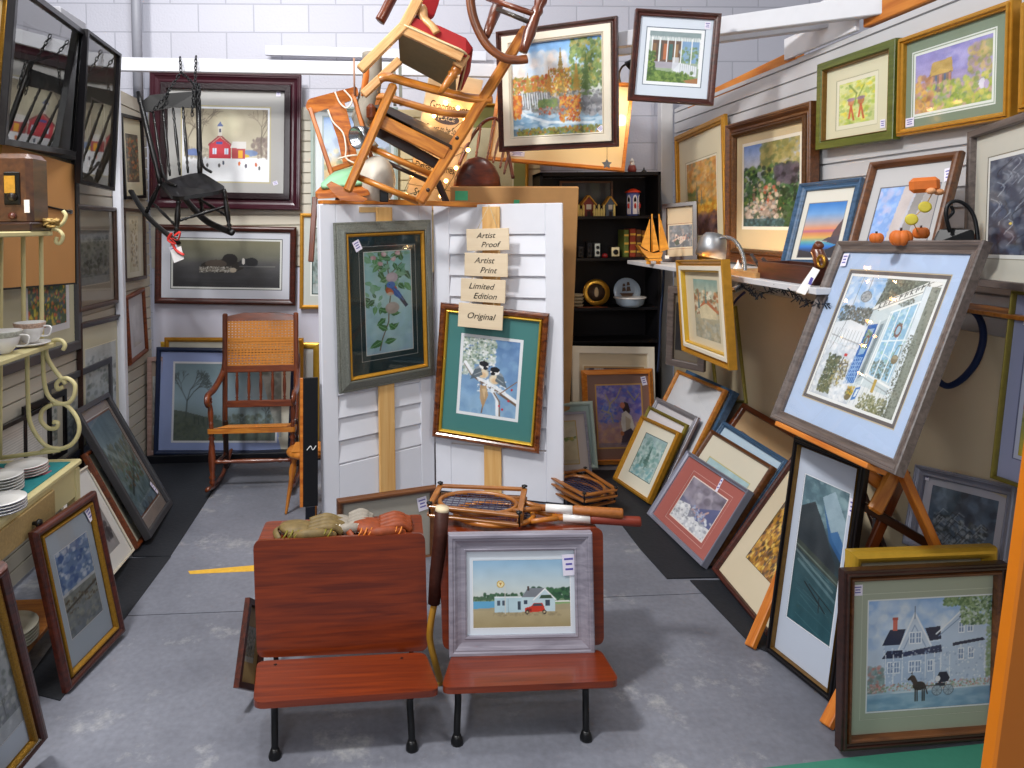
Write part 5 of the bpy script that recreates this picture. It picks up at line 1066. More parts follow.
pic('framed_print', 'black framed sheet of printed columns leaning behind the cream table', L([(-22, 440), (38, 408), (66, 462), (6, 500)], .05), [(.02, 'flat', 'black', 'frame')], .02, '#c9c7c2', (.12, .14, .88, .88),
    (lambda c: [c.line([(.04, .05 * k), (.96, .05 * k)], .012, '#8a8a8c', .6) for k in range(1, 15)] and c.rect(.5, .72, .62, .86, '#c85a3c'))(Cv(70, 70, '#cfcdc8')).noise(.03, 8), group=G_LL)
pic('framed_print', 'black framed cream matted print next to the column sheet, leaning left', L([(10, 414), (54, 393), (80, 446), (38, 470)], .037), [(.03, 'flat', 'black', 'frame')], .012, '#b5b0a2', (.2, .2, .8, .8), art_sketch(40, 50, '#77746c', 20), group=G_LL)
# among the school seats
pic('framed_print', 'grey framed print of a lakeside filling station with red car on the right school seat', free([(448.5, 535), (592.5, 533), (595.5, 655), (449.5, 658)], 2.36, 0, 6, 0, pw=(3, 6, 2)), [(.062, 'scoop', 'grey', 'frame')], .035, '#dbe5ee', (.17, .235, .845, .79), art_station(), rings=[(.003, '#f0f4f6')], stick=(.84, .28, .045, .072, 3), group='pictures by the school seats')
pic('framed_print', 'brown framed grey print leaning on the shutters behind the baseball gloves', free([(338, 502), (437, 486), (437, 562), (338, 578)], 3.35, 10, 8, 0), [(.03, 'round', 'walnut', 'frame')], .03, '#a29d92', (.3, .36, .84, .8), Cv(60, 50).seed(61).grad([(0, '#4a5050'), (1, '#3a4040')]).blobs(60, 0, 0, 1, 1, .06, ['#6a7270', '#2c3030', '#8a908c'], .6).noise(.05, 10), stick=(.86, .22, .05, .07, 10), group='pictures by the school seats')
pic('framed_print', 'brown framed picture seen from its tan back left of the left school seat', tofloor(free([(252, 598), (268, 605), (262, 694), (237, 686)], 2.6, 76, 8, 0, pw=(10, 8, 6))), [(.02, 'flat', 'mahog', 'frame')], .02, '#a88a58', (.3, .3, .7, .7), art_sketch(20, 30, '#8a7450', 21), group='pictures by the school seats')
W_CHERRY = wood('#561b06', '#7f300a', .32, .4, (3, 70, 70), name='cherry_varnish')
W_PINE = wood('#d09a55', '#e2b878', .5, .1, (2, 40, 40), name='pine')
W_HONEY = wood('#9a5214', '#c8812c', .38, .3, (8, 50, 50), name='honey_wood')
W_BLOND = wood('#c08a52', '#dcae78', .4, .2, (8, 60, 60), name='blond_wood')
W_BROWN = wood('#4a1c0c', '#7a3a18', .35, .4, (8, 50, 50), name='brown_wood')
W_DARK = wood('#1d0d08', '#3a1c10', .35, .3, (8, 50, 50), name='dark_wood')
W_ORANGE = wood('#b05a14', '#d88530', .45, .2, (5, 40, 40), name='orange_wood')
M_IRON = plain('#0e0f12', .4, metal=.3, noise=.2)
M_BLACK = plain('#0b0a0b', .4, coat=.12, noise=.1)
M_CREAM = plain('#d2c692', .4, noise=.08, scale=20)
M_CHROME = plain('#a9acb0', .25, metal=.9, noise=.05)
M_BRASS = plain('#b88a34', .3, metal=.85, noise=.1)
UP = Vector((0, 0, 1))
def roundpoly(c, rad, n=5):
    out = []; m = len(c)
    for i in range(m):
        a, b, d = c[i - 1], c[i], c[(i + 1) % m]
        e, f = (a - b), (d - b); r = min(rad, e.length * .45, f.length * .45)
        p, q = b + e.normalized() * r, b + f.normalized() * r
        for k in range(n + 1):
            t = k / n; out.append((p * (1 - t) + b * t) * (1 - t) + (b * (1 - t) + q * t) * t)
    return out
def curve(pts, n=6):
    pts = [Vector(p) for p in pts]; out = []
    for i in range(len(pts) - 1):
        a, b, c, d = pts[max(i - 1, 0)], pts[i], pts[i + 1], pts[min(i + 2, len(pts) - 1)]
        for k in range(n):
            t = k / n
            out.append(.5 * ((2 * b) + (c - a) * t + (2 * a - 5 * b + 4 * c - d) * t * t + (3 * b - a - 3 * c + d) * t ** 3))
    return out + [pts[-1]]
def text_mesh(s, size, mat, parent, M, name='lettering', shear=0., align='CENTER', sx=1.0):
    c = bpy.data.curves.new(name, 'FONT'); c.body = s; c.size = size; c.align_x = align; c.align_y = 'CENTER'; c.shear = shear; c.extrude = .0004; c.resolution_u = 3
    o = bpy.data.objects.new(name, c); COL.objects.link(o)
    dg = bpy.context.evaluated_depsgraph_get()
    me = bpy.data.meshes.new_from_object(o.evaluated_get(dg)); me.name = name
    bpy.data.objects.remove(o); bpy.data.curves.remove(c)
    me.materials.clear(); me.materials.append(mat)
    t = bpy.data.objects.new(name, me); COL.objects.link(t); t.parent = parent; t.matrix_local = M @ Matrix.Diagonal((sx, 1, 1, 1)); return t
SPINDLE = [(0, .6), (.08, .9), (.12, .6), (.16, 1), (.2, .6), (.3, .85), (.5, 1.05), (.7, .85), (.8, .6), (.84, 1), (.88, .6), (.92, .9), (1, .6)]
def spin(r): return [(t, k * r) for t, k in SPINDLE]
class Thing:
    def __init__(s, name, base, label, cat, group=None): s.r = root(name, base, label, cat, group)
    def part(s, name, mb, mat, parent=None, **k): return mb.build(name, mat, parent or s.r, world=True, **k) if parent is None else s.sub(name, mb, mat, parent)
    def sub(s, name, mb, mat, parent):
        inv = s.r.matrix_world.inverted(); mb.v = [inv @ v for v in mb.v]
        return mb.build(name, mat, parent)

# ---------------------------------------------------------------- white louvred shutters
M_SHUT = plain('#dfe1ea', .42, coat=.15, noise=.03)
ZT = 1.77
def shutter(A, B, label):
    u = (B - A); w = u.length; u.normalize(); n = Vector((u.y, -u.x, 0))
    T = Thing('louvred_shutter', (A + B) / 2, label, 'shutter', 'white louvred shutters')
    th = .034; sw = .1
    def C(x, z, y=0): return A + u * x + UP * z + n * y
    for x in (sw / 2, w - sw / 2): T.part('stile', MB().bar(C(x, .012), C(x, ZT), sw, th, u, .004), M_SHUT)
    for z, h in ((ZT - .09, .18), (.16, .3)): T.part('rail', MB().bar(C(sw, z), C(w - sw, z), h, th * .9, UP, .003), M_SHUT)
    z = .36
    while z < ZT - .24:
        t = math.radians(9); dirv = UP * math.cos(t) - n * math.sin(t)
        T.part('louver', MB().bar(C(sw - .004, z + .03), C(w - sw + .004, z + .03), .146, .011, dirv, .004), M_SHUT)
        z += .128
    return T, C, u, n, w
SH1 = shutter(SA, SH - (SH - SA).normalized() * .012, 'white louvred shutter panel behind the bluebird print')
SH2 = shutter(SH + (SC - SH).normalized() * .012, SC, 'white louvred shutter panel behind the snowy chickadee print')
def board(Cf, u, n, x, z0, z1, label):
    mb = MB().bar(Cf(x, z0, .03), Cf(x, z1, .03), .105, .018, u, .002)
    return solo(mb, 'pine_board', W_PINE, label, 'board', 'pine boards on the shutters')
x1 = ((onplane(384, 430, SA, nA) - SA).dot(SH1[2])); x2 = ((onplane(492, 460, SH, nC) - SH).dot(SH2[2]))
board(SH1[1], SH1[2], SH1[3], x1, .02, ZT - .015, 'upright pine board on the left shutter under the bluebird print')
board(SH2[1], SH2[2], SH2[3], x2, .02, ZT - .015, 'upright pine board on the right shutter under the chickadee print')
mb = MB().bar(SH1[1](.02, ZT + .012, -.01), SH1[1](.6, ZT + .012, -.01), .06, .02, SH1[3], .002); solo(mb, 'wood_strip', W_ORANGE, 'wooden strip lying on top of the left shutter', 'board')
a, b = P(386, 202, 4.12), P(508, 206, 4.22)
mb = MB().bar(a, b, .03, .05, UP, .002); solo(mb, 'wood_strip', W_HONEY, 'wooden strip bridging the tops of both shutters where the small signs hang', 'board')
mb = MB().bar(SH1[1](.25, ZT - .03, .02), SH1[1](.43, ZT - .03, .02), .03, .008, UP); solo(mb, 'paper_card', plain('#d8b27a', .6), 'small tan card above the bluebird print', 'card')
# four little hanging signs
M_SIGN = wood('#d8c3a4', '#e4d2b6', .6, 0, (3, 30, 30), name='pale_wood'); M_INK = plain('#17120f', .6, noise=0)
def small_sign(q, lines, label, sizes=.042):
    M, w, h = hung(q, SH + nC * .125, nC)
    r = root('hanging_sign', M, label, 'sign', 'string of small wooden signs')
    MB().box((0, h / 2, -.005), (w, h, .01), None, .0015).build('board', M_SIGN, r)
    k = len(lines)
    for i, t in enumerate(lines):
        y = h * (.5 if k == 1 else (.68 - .42 * i)); dx = 0 if k == 1 else (-.012 if i == 0 else .012)
        text_mesh(t, h * (.36 if k == 1 else .36), M_INK, r, Matrix.Translation((dx, y, .0012)), 'lettering', .35, sx=1.02)
    return M, w, h
sg = []
for q, l, t in (([(467, 229), (509.5, 228), (508.5, 250), (466, 251)], ['Artist', 'Proof'], 'top little wooden sign reading Artist Proof'),
             ([(465.5, 252.5), (508.5, 254), (507, 277), (463.5, 276)], ['Artist', 'Print'], 'second little wooden sign reading Artist Print'),
             ([(461.5, 278), (506, 280.5), (504.5, 303.5), (460, 301)], ['Limited', 'Edition'], 'third little wooden sign reading Limited Edition'),
             ([(459, 303), (504, 306), (501.5, 331), (457.5, 326)], ['Original'], 'lowest little wooden sign reading Original')):
    sg.append(small_sign(q, l, t))
# strings of the signs
mb = MB(); tp = sg[0][0] @ Vector((0, sg[0][2], 0))
for s in (-.06, .06): mb.tube([sg[0][0] @ Vector((s, sg[0][2] - .004, -.004)), P(489, 205, tp.y + .02)], .0018, 6)
for k in range(3):
    for s in (-.07, .07): mb.tube([sg[k][0] @ Vector((s, .004, -.005)), sg[k + 1][0] @ Vector((s, sg[k + 1][2] - .004, -.005))], .0018, 6)
solo(mb, 'sign_string', plain('#cdbb98', .7), 'string that ties the four small signs to the wooden strip', 'string')

# kraft wrapped parcel behind the right shutter
KR = free([(450, 186), (579, 188), (567, 480), (450, 478)], 4.5, -16, 3, 0)
r = root('wrapped_parcel', KR[0], 'large flat parcel in brown kraft paper standing behind the right shutter', 'parcel')
w, h = KR[1], KR[2]
MB().box((0, h / 2, -.02), (w, h, .04), None, .004).build('kraft_wrap', plain('#b98d5a', .6, noise=.16, scale=9, bump=.5), r)
MB().box((-w / 2 + .07, h - .055, .0008), (.08, .06, .001)).build('green_note', plain('#4fc08f', .6), r)
MB().box((w * .02, h - .1, .0008), (.035, .04, .001)).build('green_note', plain('#4fc08f', .6), r)
MB().box((w * .3, h - .12, .0012), (.05, .02, .001), Matrix.Rotation(.3, 3, 'Z')).build('tape', plain('#d8c8a8', .3), r)

# ---------------------------------------------------------------- school seats
def school_seat(fl, fr, br, bl, tl, tr, bb_l, bb_r, feet, label):
    zf, zb = .19, .168
    c = [onz(*fl, zf), onz(*fr, zf), onz(*br, zb), onz(*bl, zb)]
    base = (c[0] + c[1] + c[2] + c[3]) / 4; base.z = 0
    T = Thing('school_seat', base, label, 'seat', 'wooden school seats')
    nrm = (c[1] - c[0]).cross(c[3] - c[0]).normalized()
    T.part('seat', MB().prism([v - nrm * .02 for v in roundpoly(c, .035)], nrm * .02), W_CHERRY)
    d = (c[2].y + c[3].y) / 2 + .03
    q = [P(*bb_l, d), P(*bb_r, d + .02), P(*tr, d + .085), P(*tl, d + .065)]
    n2 = (q[1] - q[0]).cross(q[3] - q[0]).normalized()
    T.part('backrest', MB().prism([v + n2 * .0 for v in roundpoly(q, .03)], -n2 * .02), W_CHERRY)
    u = (c[1] - c[0]).normalized(); bk = (c[3] - c[0]); bk.z = 0; bk.normalize()
    for k, (f, s) in enumerate(zip(feet, (1, -1))):
        g = onz(*f, .0); g.z = 0; top = g + UP * .165
        lg = T.part('leg', MB().tube(curve([top + bk * .02, g + UP * .12 + bk * .03, g + UP * .05 + bk * .004, g + UP * .012]), [.011] * 18 + [.012], 8), M_IRON)
        T.sub('foot', MB().lathe([(.012, .03), (.016, .02), (.02, .008), (.02, 0)][::-1], g, seg=12), M_IRON, lg)
        rb = g + bk * .27
        T.part('leg', MB().tube(curve([top + bk * .12 - UP * .01, rb + UP * .09 - bk * .04, rb + UP * .012]), .011, 8), M_IRON)
        T.part('side_iron', MB().tube(curve([top + UP * .002, top + bk * .1 - UP * .02, top + bk * .2 - UP * .0]), .009, 8), M_IRON)
        vq = (q[3] - q[0]).normalized(); pq = (q[0] if k == 0 else q[1]); e = pq + u * (.06 * s) - n2 * .03
        T.part('back_iron', MB().tube(curve([top + bk * .15 - UP * .01, e - vq * .05, e + vq * .05, e + vq * .2]), .009, 8), M_IRON)
    return T, q, n2, c
SS1 = school_seat((253, 703), (440, 690), (425, 652), (257, 661), (253, 541), (425, 533), (257, 658), (428, 651), ((275, 757), (412, 749)), 'worn red brown wooden school seat on the left with baseball gloves on its back')
SS2 = school_seat((441, 688), (620, 681), (600, 649), (452, 654), (439, 535), (603, 528), (443, 650), (604, 645), ((457, 743), (586, 739)), 'red brown wooden school seat on the right holding the filling station print')
# the desk board fixed behind each back
for T_, q_ in ((SS1[0], SS1[1]), (SS2[0], SS2[1])):
    zd = (q_[2].z + q_[3].z) / 2 - .028
    a_, b_ = q_[3] + Vector((.004, .03, 0)), q_[2] + Vector((-.004, .03, 0)); a_.z = b_.z = zd
    T_.part('desk_board', MB().prism(roundpoly([a_, b_, b_ + Vector((0, .2, 0)), a_ + Vector((0, .2, 0))], .02), (0, 0, -.018)), W_CHERRY)
# ---------------------------------------------------------------- cane rocking chair at the back
fl_, fr_ = onz(218, 487, .03), onz(297, 487, .03)
zc, W2 = (fl_.x + fr_.x) / 2 - .03, (fr_.x - fl_.x) / 2 - .02
yf, yb = fl_.y, fl_.y + .3
T = Thing('cane_rocking_chair', (zc, (yf + yb) / 2, 0), 'brown rocking chair with caned back and seat before the misty tree print', 'rocking chair')
xb = .235
def pz(py, d): return P(393, py, d).z
zt, zs, za = pz(308, yb + .2), pz(428, yf), pz(388, yf + .15)
for s in (-1, 1):
    T.part('back_post', MB().bar((zc + s * xb, yb - .02, zs - .12), (zc + s * xb, yb + .05, zt), .032, .03, (1, 0, 0), .008), W_BROWN)
    T.part('rocker', MB().tube(curve([(zc + s * .25, yf - .12, .06), (zc + s * .25, yf + .05, .02), (zc + s * .25, yf + .25, .018), (zc + s * .25, yb + .05, .05), (zc + s * .25, yb + .2, .1)]), .019, 8, flat=.7), W_BROWN)
    T.part('front_leg', MB().turned((zc + s * .25, yf, .035), (zc + s * .25, yf, zs + .02), spin(.022)), W_BROWN)
    T.part('arm_post', MB().turned((zc + s * .25, yf, zs + .02), (zc + s * .262, yf + .02, za), spin(.017)), W_BROWN)
    T.part('rear_leg', MB().bar((zc + s * .23, yb - .02, .05), (zc + s * .23, yb - .02, zs), .03, .03, None, .006), W_DARK)
    T.part('arm', MB().tube(curve([(zc + s * .262, yf - .0, za - .05), (zc + s * .264, yf - .035, za - .02), (zc + s * .266, yf, za + .015), (zc + s * .262, yf + .15, za + .025), (zc + s * .245, yb + .02, za + .1), (zc + s * .24, yb + .06, za + .2)]), .02, 8, flat=.6), W_BROWN)
T.part('crest_rail', MB().prism([(zc - xb, yb + .04, zt - .05), (zc + xb, yb + .04, zt - .05), (zc + xb, yb + .045, zt - .022), (zc + .12, yb + .05, zt), (zc - .12, yb + .05, zt), (zc - xb, yb + .045, zt - .022)], (0, .022, 0)), W_BROWN)
M_CANE = plain('#c07a2a', .5, noise=.2, scale=50)
def lattice(p0, ex, ez, w, h, nx, nz, th, t2=.004):
    mb = MB(); nn = ex.cross(ez)
    for i in range(nx + 1): q = p0 + ex * (w * i / nx); mb.bar(q, q + ez * h, th, t2, ex)
    for k in range(nz + 1): q = p0 + ez * (h * k / nz) + nn * .0015; mb.bar(q, q + ex * w, th, t2, ez)
    return mb
bk = Vector((0, .07, zt - zs + .12)).normalized(); o0 = Vector((zc, yb - .02, zs - .12)); L0 = Vector((0, .07, zt - zs + .12)).length
def bp(x, t): return o0 + bk * (L0 * t) + Vector((x, 0, 0))
T.part('cane_panel', lattice(bp(-xb + .015, .56), Vector((1, 0, 0)), bk, 2 * xb - .03, L0 * .39, 20, 18, .012), M_CANE)
T.part('back_rail', MB().bar(bp(-xb, .55), bp(xb, .55), .045, .02, bk, .004), W_BROWN)
T.part('back_rail', MB().bar(bp(-xb, .27), bp(xb, .27), .045, .02, bk, .004), W_BROWN)
for k in range(5): x = -xb + 2 * xb * (k + 1) / 6; T.part('spindle', MB().turned(bp(x, .28), bp(x, .54), spin(.011)), W_BROWN)
T.part('seat_frame', MB().prism(roundpoly([Vector((zc - .275, yf - .03, zs)), Vector((zc + .275, yf - .03, zs)), Vector((zc + .235, yb, zs - .075)), Vector((zc - .235, yb, zs - .075))], .03), (0, 0, .03)), W_HONEY)
T.part('cane_seat', lattice(Vector((zc - .21, yf + .01, zs + .025)), Vector((1, 0, 0)), Vector((0, 1, -.22)).normalized(), .42, .26, 22, 18, .011), M_CANE)
T.part('stretcher', MB().turned((zc - .25, yf, pz(457, yf)), (zc + .25, yf, pz(457, yf)), spin(.015)), W_BROWN)
for s in (-1, 1): T.part('stretcher', MB().turned((zc + s * .25, yf, .16), (zc + s * .23, yb - .02, .15), spin(.012)), W_BROWN)
# round caned stool, half hidden
sc = P(309, 449, 4.05)
T = Thing('cane_stool', (sc.x, sc.y, 0), 'honey coloured round caned stool half hidden behind the white shutter', 'stool')
T.part('seat', MB().lathe([(.1, 0), (.125, .008), (.13, .022), (.122, .036), (.1, .04)], (sc.x, sc.y, sc.z - .03), seg=28), W_HONEY)
T.part('cane_seat', lattice(Vector((sc.x - .085, sc.y - .085, sc.z + .012)), Vector((1, 0, 0)), Vector((0, 1, 0)), .17, .17, 10, 10, .011), M_CANE)
for a in (200, 290, 20, 110):
    d = Vector((math.cos(math.radians(a)), math.sin(math.radians(a)), 0)); b0 = Vector((sc.x, sc.y, 0))
    T.part('leg', MB().turned(b0 + d * .08 + UP * (sc.z - .02), b0 + d * .14 + UP * .0, [(0, .012), (.08, .018), (.14, .012), (.2, .02), (.3, .022), (.4, .014), (.7, .012), (.97, .008), (1, .008)]), W_HONEY)
# black slate sign leaning by the shutter
G = free([(303, 379), (318, 377), (318, 507), (303, 506)], 3.78, 25, 0, 0)
mb = MB(); r = root('slate_board', G[0], 'narrow black slate board with orange wooden edge left of the shutter', 'sign')
G2 = (G[1], G[2])
MB().box((0, G2[1] / 2, -.01), (G2[0], G2[1], .02), None, .001).build('slate', plain('#15161a', .5), r)
MB().box((-G2[0] / 2 - .008, G2[1] / 2, -.01), (.016, G2[1], .024), None, .001).build('wood_edge', W_ORANGE, r)
MB().tube(curve([(-.02, G2[1] * .44, .002), (0, G2[1] * .47, .002), (.012, G2[1] * .44, .002), (.03, G2[1] * .47, .002)]), .0025, 6).build('chalk_mark', plain('#d8d8d8', .7), r)
fz = (G[0] @ Vector((0, 0, 0))).z
MB().box((.0, -fz / 2, -.012), (.05, fz, .03), None, .002).build('support_post', plain('#14161f', .5), r)

# ---------------------------------------------------------------- black bookcase
yb0 = 4.86; XL, XR_ = P(540, 200, yb0).x, P(661, 200, yb0).x; ztop = P(600, 172, yb0).z
T = Thing('bookcase', ((XL + XR_) / 2, yb0 + .12, 0), 'tall black bookcase with ornaments in the back right corner', 'bookcase')
M_BK = plain('#17161a', .45, noise=.15); M_BKI = plain('#211f22', .5, noise=.12)
for x in (XL, XR_ - .02): T.part('side_panel', MB().box((x + .01, yb0 + .13, ztop / 2), (.02, .26, ztop), None, .001), M_BK)
T.part('top_panel', MB().box(((XL + XR_) / 2, yb0 + .13, ztop - .012), (XR_ - XL, .26, .024), None, .001), M_BK)
T.part('back_panel', MB().box(((XL + XR_) / 2, yb0 + .255, ztop / 2), (XR_ - XL - .04, .008, ztop - .05)), M_BKI)
SHZ = []
for y in (216, 258, 308, 341):
    z = P(600, y, yb0).z; SHZ.append(z)
    T.part('shelf', MB().box(((XL + XR_) / 2, yb0 + .125, z - .01), (XR_ - XL - .04, .24, .02), None, .001), M_BK)
T.part('shelf', MB().box(((XL + XR_) / 2, yb0 + .125, .08), (XR_ - XL - .04, .24, .02), None, .001), M_BK)

# ---------------------------------------------------------------- right shelf
SX, SZ = 1.57, 1.40
T = Thing('wall_shelf', (SX + .19, 3.2, SZ - .03), 'long white shelf along the right wall with tools and ornaments', 'shelf')
T.part('shelf_board', MB().box(((SX + RX - .04) / 2, 3.57, SZ - .0125), (RX - .04 - SX, 2.1, .025), None, .002), plain('#cfcfd2', .45, noise=.06))
T.part('wall_cleat', MB().box((RX - .045, 3.57, SZ - .045), (.03, 2.1, .04), None, .002), plain('#9a8f7c', .6))
T = Thing('wall_shelf', (SX + .19, 1.9, SZ - .03), 'wood edged end of a shelf under the dark grasses print at far right', 'shelf')
z2 = 1.36; T.part('shelf_board', MB().box((RX - .11, 1.87, z2 - .0125), (.14, 1.2, .014), None, .002), W_HONEY)
T.part('bracket', MB().bar((RX - .03, 1.6, z2 - .2), (RX - .03, 1.6, z2 - .03), .03, .02, (0, 1, 0)).bar((RX - .04, 1.6, z2 - .18), (RX - .15, 1.6, z2 - .03), .02, .015, (0, 0, 1)), M_IRON)

# ---------------------------------------------------------------- easels
M, w, h = EASEL_PIC
bl, br = M @ Vector((-w / 2, 0, 0)), M @ Vector((w / 2, 0, 0)); nb = (M.to_3x3() @ Vector((0, 0, 1))); ub = (M.to_3x3() @ Vector((1, 0, 0))); vb = (M.to_3x3() @ Vector((0, 1, 0)))
f1, f2 = onz(750, 648, 0), onz(826, 727, 0)
mid = (bl + br) / 2
t1, t2 = P(850, 412, 2.95), P(905, 572, 2.3)
T = Thing('wooden_easel', ((f1 + f2) / 2), 'orange wooden easel carrying the snowy storefront print', 'easel')
for f, t in ((f1, t1), (f2, t2)): T.part('front_leg', MB().bar(f + UP * .004, t, .045, .022, (0, 1, 0), .003), W_ORANGE)
T.part('tray', MB().bar(mid - ub * (w * .42) - vb * .010 - nb * .03, mid + ub * (w * .34) - vb * .010 - nb * .03, .018, .07, vb, .003), W_ORANGE)
T.part('cross_bar', MB().bar(f1.lerp(t1, .9), f2.lerp(t2, .9), .03, .018, UP, .002), W_DARK)
# second, folded easel behind: its arms stick out under the storefront print
T = Thing('wooden_easel', (1.66, 2.35, 0), 'folded wooden easel with a dark crossbar behind the tall lake print', 'easel')
a1, a2 = P(893, 452, 2.24), P(938, 552, 2.2)
T.part('arm', MB().bar(a1, a2, .04, .025, (0, 1, 0), .004), W_ORANGE)
T.part('foot_cap', MB().bar(a2 - (a2 - a1).normalized() * .005, a2 + (a2 - a1).normalized() * .03, .044, .03, (0, 1, 0), .006), plain('#101010', .5))
T.part('arm', MB().bar(P(896, 470, 2.26), P(874, 512, 2.24), .05, .022, (1, 0, .4), .008), W_HONEY)
T.part('arm', MB().bar(P(862, 470, 2.3), P(886, 488, 2.28), .045, .022, (0, 0, 1), .008), W_ORANGE)
T.part('cross_bar', MB().bar(P(862, 505, 2.3), P(930, 545, 2.24), .03, .02, (0, 0, 1), .003), W_DARK)
T.part('leg', MB().bar(P(905, 470, 2.3), P(868, 555, 2.32), .035, .02, (1, 0, 0), .003), W_BROWN)
T.part('leg', MB().bar(P(868, 555, 2.32), Vector((1.55, 2.4, 0)), .035, .02, (1, 0, 0), .003), W_BROWN)
T.part('leg', MB().bar(P(885, 470, 2.4), Vector((1.75, 2.5, 0)), .035, .02, (1, 0, 0), .003), W_DARK)
# orange post close to the camera at the right edge
a, b = P(965, 1187, 1.2), P(1056, 430, 1.2); a.z = 0
T = Thing('easel_post', a, 'orange wooden post close by at the lower right edge', 'post')
T.part('post', MB().bar(a, b, .095, .03, (1, 0, 0), .004), plain('#c8700c', .4, coat=.3, noise=.08))

# ---------------------------------------------------------------- cream table, rack and radio on the left
xt, yt0, yt1, zt = -1.31, 1.75, 2.97, .69
T = Thing('cream_table', ((xt + LX) / 2, 2.4, 0), 'cream painted table with a drawer at the left edge, stacked with plates', 'table')
T.part('table_top', MB().box(((xt + LX + .04) / 2, (yt0 + yt1) / 2, zt - .012), (xt - LX - .04, yt1 - yt0, .024), None, .006), M_CREAM)
T.part('apron', MB().box((xt - .02, (yt0 + yt1) / 2, zt - .085), (.02, yt1 - yt0 - .06, .12), None, .003), M_CREAM)
T.part('apron', MB().box(((xt + LX) / 2, yt1 - .02, zt - .085), (xt - LX - .08, .02, .12), None, .003), M_CREAM)
dr = T.part('drawer', MB().box((xt - .006, 2.42, zt - .09), (.014, .62, .1), None, .003), plain('#a98f5e', .7, noise=.3, scale=120, bump=.3))
for y in (2.56, 2.2): T.sub('knob', MB().lathe([(.006, 0), (.008, .012), (.016, .02), (.014, .03), (0, .034)], (xt, y, zt - .1), (1, 0, 0), 12), M_IRON, dr)
for x in (xt - .025, LX + .07):
    for y in (yt0 + .03, yt1 - .03): T.part('leg', MB().bar((x, y, 0), (x, y, zt - .03), .04, .04, (1, 0, 0), .004), M_CREAM)
T.part('lower_shelf', MB().box(((xt + LX + .02) / 2 - .01, 2.36, .12), (xt - LX - .06, 1.1, .02), None, .003), W_HONEY)
mb = MB().box(((xt + LX + .02) / 2, 2.36, zt + .002), (xt - LX - .07, 1.12, .003)); 
cl = solo(mb, 'table_runner', plain('#1c7c80', .8, noise=.25, scale=30), 'teal cloth with red pattern on the cream table', 'cloth')
mbp = MB(); rr = random.Random(3)
for k in range(26):
    x, y = rr.uniform(-1.62, -1.38), rr.uniform(2.35, 2.85); a = rr.uniform(0, 6)
    mbp.tube(curve([(x, y, zt + .0045), (x + .03 * math.cos(a), y + .03 * math.sin(a), zt + .0045), (x + .05 * math.cos(a + 1), y + .05 * math.sin(a + 1), zt + .0045)], 3), .004, 5, flat=.2)
o = mbp.build('embroidery', plain('#b05a6a', .8, noise=.3), cl, world=True)
bpy.context.view_layer.update()
# rack
T = Thing('cream_rack', (LX + .2, 2.9, zt), 'cream scrolled metal rack holding a radio and teacups over the table', 'rack')
yr = 2.95; zs1, zs2 = P(55, 230, yr).z, P(55, 341, yr).z; xr = P(54, 300, yr).x
for z in (zs1, zs2):
    T.part('rack_shelf', MB().box(((xr + LX + .04) / 2, 2.42, z - .014), (xr - LX - .04, 1.08, .02), None, .004), M_CREAM)
def R2(pts, r=.009): return MB().tube(curve([P(x, y, yr) for x, y in pts], 5), r, 8)
T.part('upright', R2([(23, 229), (24, 345)]), M_CREAM); T.part('upright', R2([(41, 236), (42, 340)]), M_CREAM)
T.part('upright', R2([(27, 345), (28, 400), (31, 425), (45, 445), (60, 449)]), M_CREAM)
T.part('scroll', R2([(43, 342), (44, 380), (50, 398), (64, 404), (73, 398), (75, 385), (66, 378), (57, 383), (58, 389), (63, 387)]), M_CREAM)
T.part('scroll', R2([(63, 350), (65, 345), (60, 340), (51, 342), (46, 352), (52, 366), (66, 384)]), M_CREAM)
T.part('scroll', R2([(53, 404), (43, 410), (41, 420), (48, 428), (56, 428), (58, 423), (53, 422)]), M_CREAM)
T.part('scroll', R2([(53, 404), (66, 405), (77, 418), (79, 432), (72, 444), (60, 449), (50, 448), (41, 452)]), M_CREAM)
T.part('scroll', R2([(48, 229), (58, 230), (63, 236), (60, 243), (56, 242), (57, 237)], .008), M_CREAM)
T.part('scroll', R2([(32, 218), (40, 226), (52, 228), (62, 224), (66, 216), (63, 211)], .008), M_CREAM)
T.part('upright', R2([(1, 236), (0, 458)]), M_CREAM)
T.part('upright', MB().tube([(LX + .05, 1.92, zt + .01), (LX + .05, 1.92, zs1 - .02)], .009, 8), M_CREAM); T.part('upright', MB().tube([(xr - .02, 1.92, zt + .01), (xr - .02, 1.92, zs1 - .02)], .009, 8), M_CREAM)
T.part('base_bar', MB().tube([P(0, 458, yr), P(60, 450, yr)], .009, 8), M_CREAM)
# radio
x0, x1 = LX + .05, P(31, 190, 2.8).x; zr = zs1 - .004
T = Thing('table_radio', ((x0 + x1) / 2, 2.86, zr), 'old brown wooden table radio on top of the cream rack', 'radio')
W_RAD = wood('#3a2114', '#5e3a20', .35, .4, (30, 8, 30), name='radio_wood'); hz = P(30, 153, 2.8).z - zr; wx = x1 - x0
T.part('cabinet', MB().box(((x0 + x1) / 2, 2.875, zr + hz / 2 + .01), (wx, .15, hz - .02), None, .02), W_RAD)
T.part('plinth', MB().box(((x0 + x1) / 2, 2.87, zr + .018), (wx + .01, .175, .036), None, .006), W_DARK)
dl = T.part('dial', MB().box((x1 - .07, 2.797, zr + hz * .55), (.06, .01, hz * .42), None, .003), plain('#0f0d0b', .3, coat=.5))
T.sub('dial_face', MB().box((x1 - .075, 2.791, zr + hz * .6), (.04, .004, hz * .22)), plain('#b8862a', .4, noise=.4, scale=80), dl)
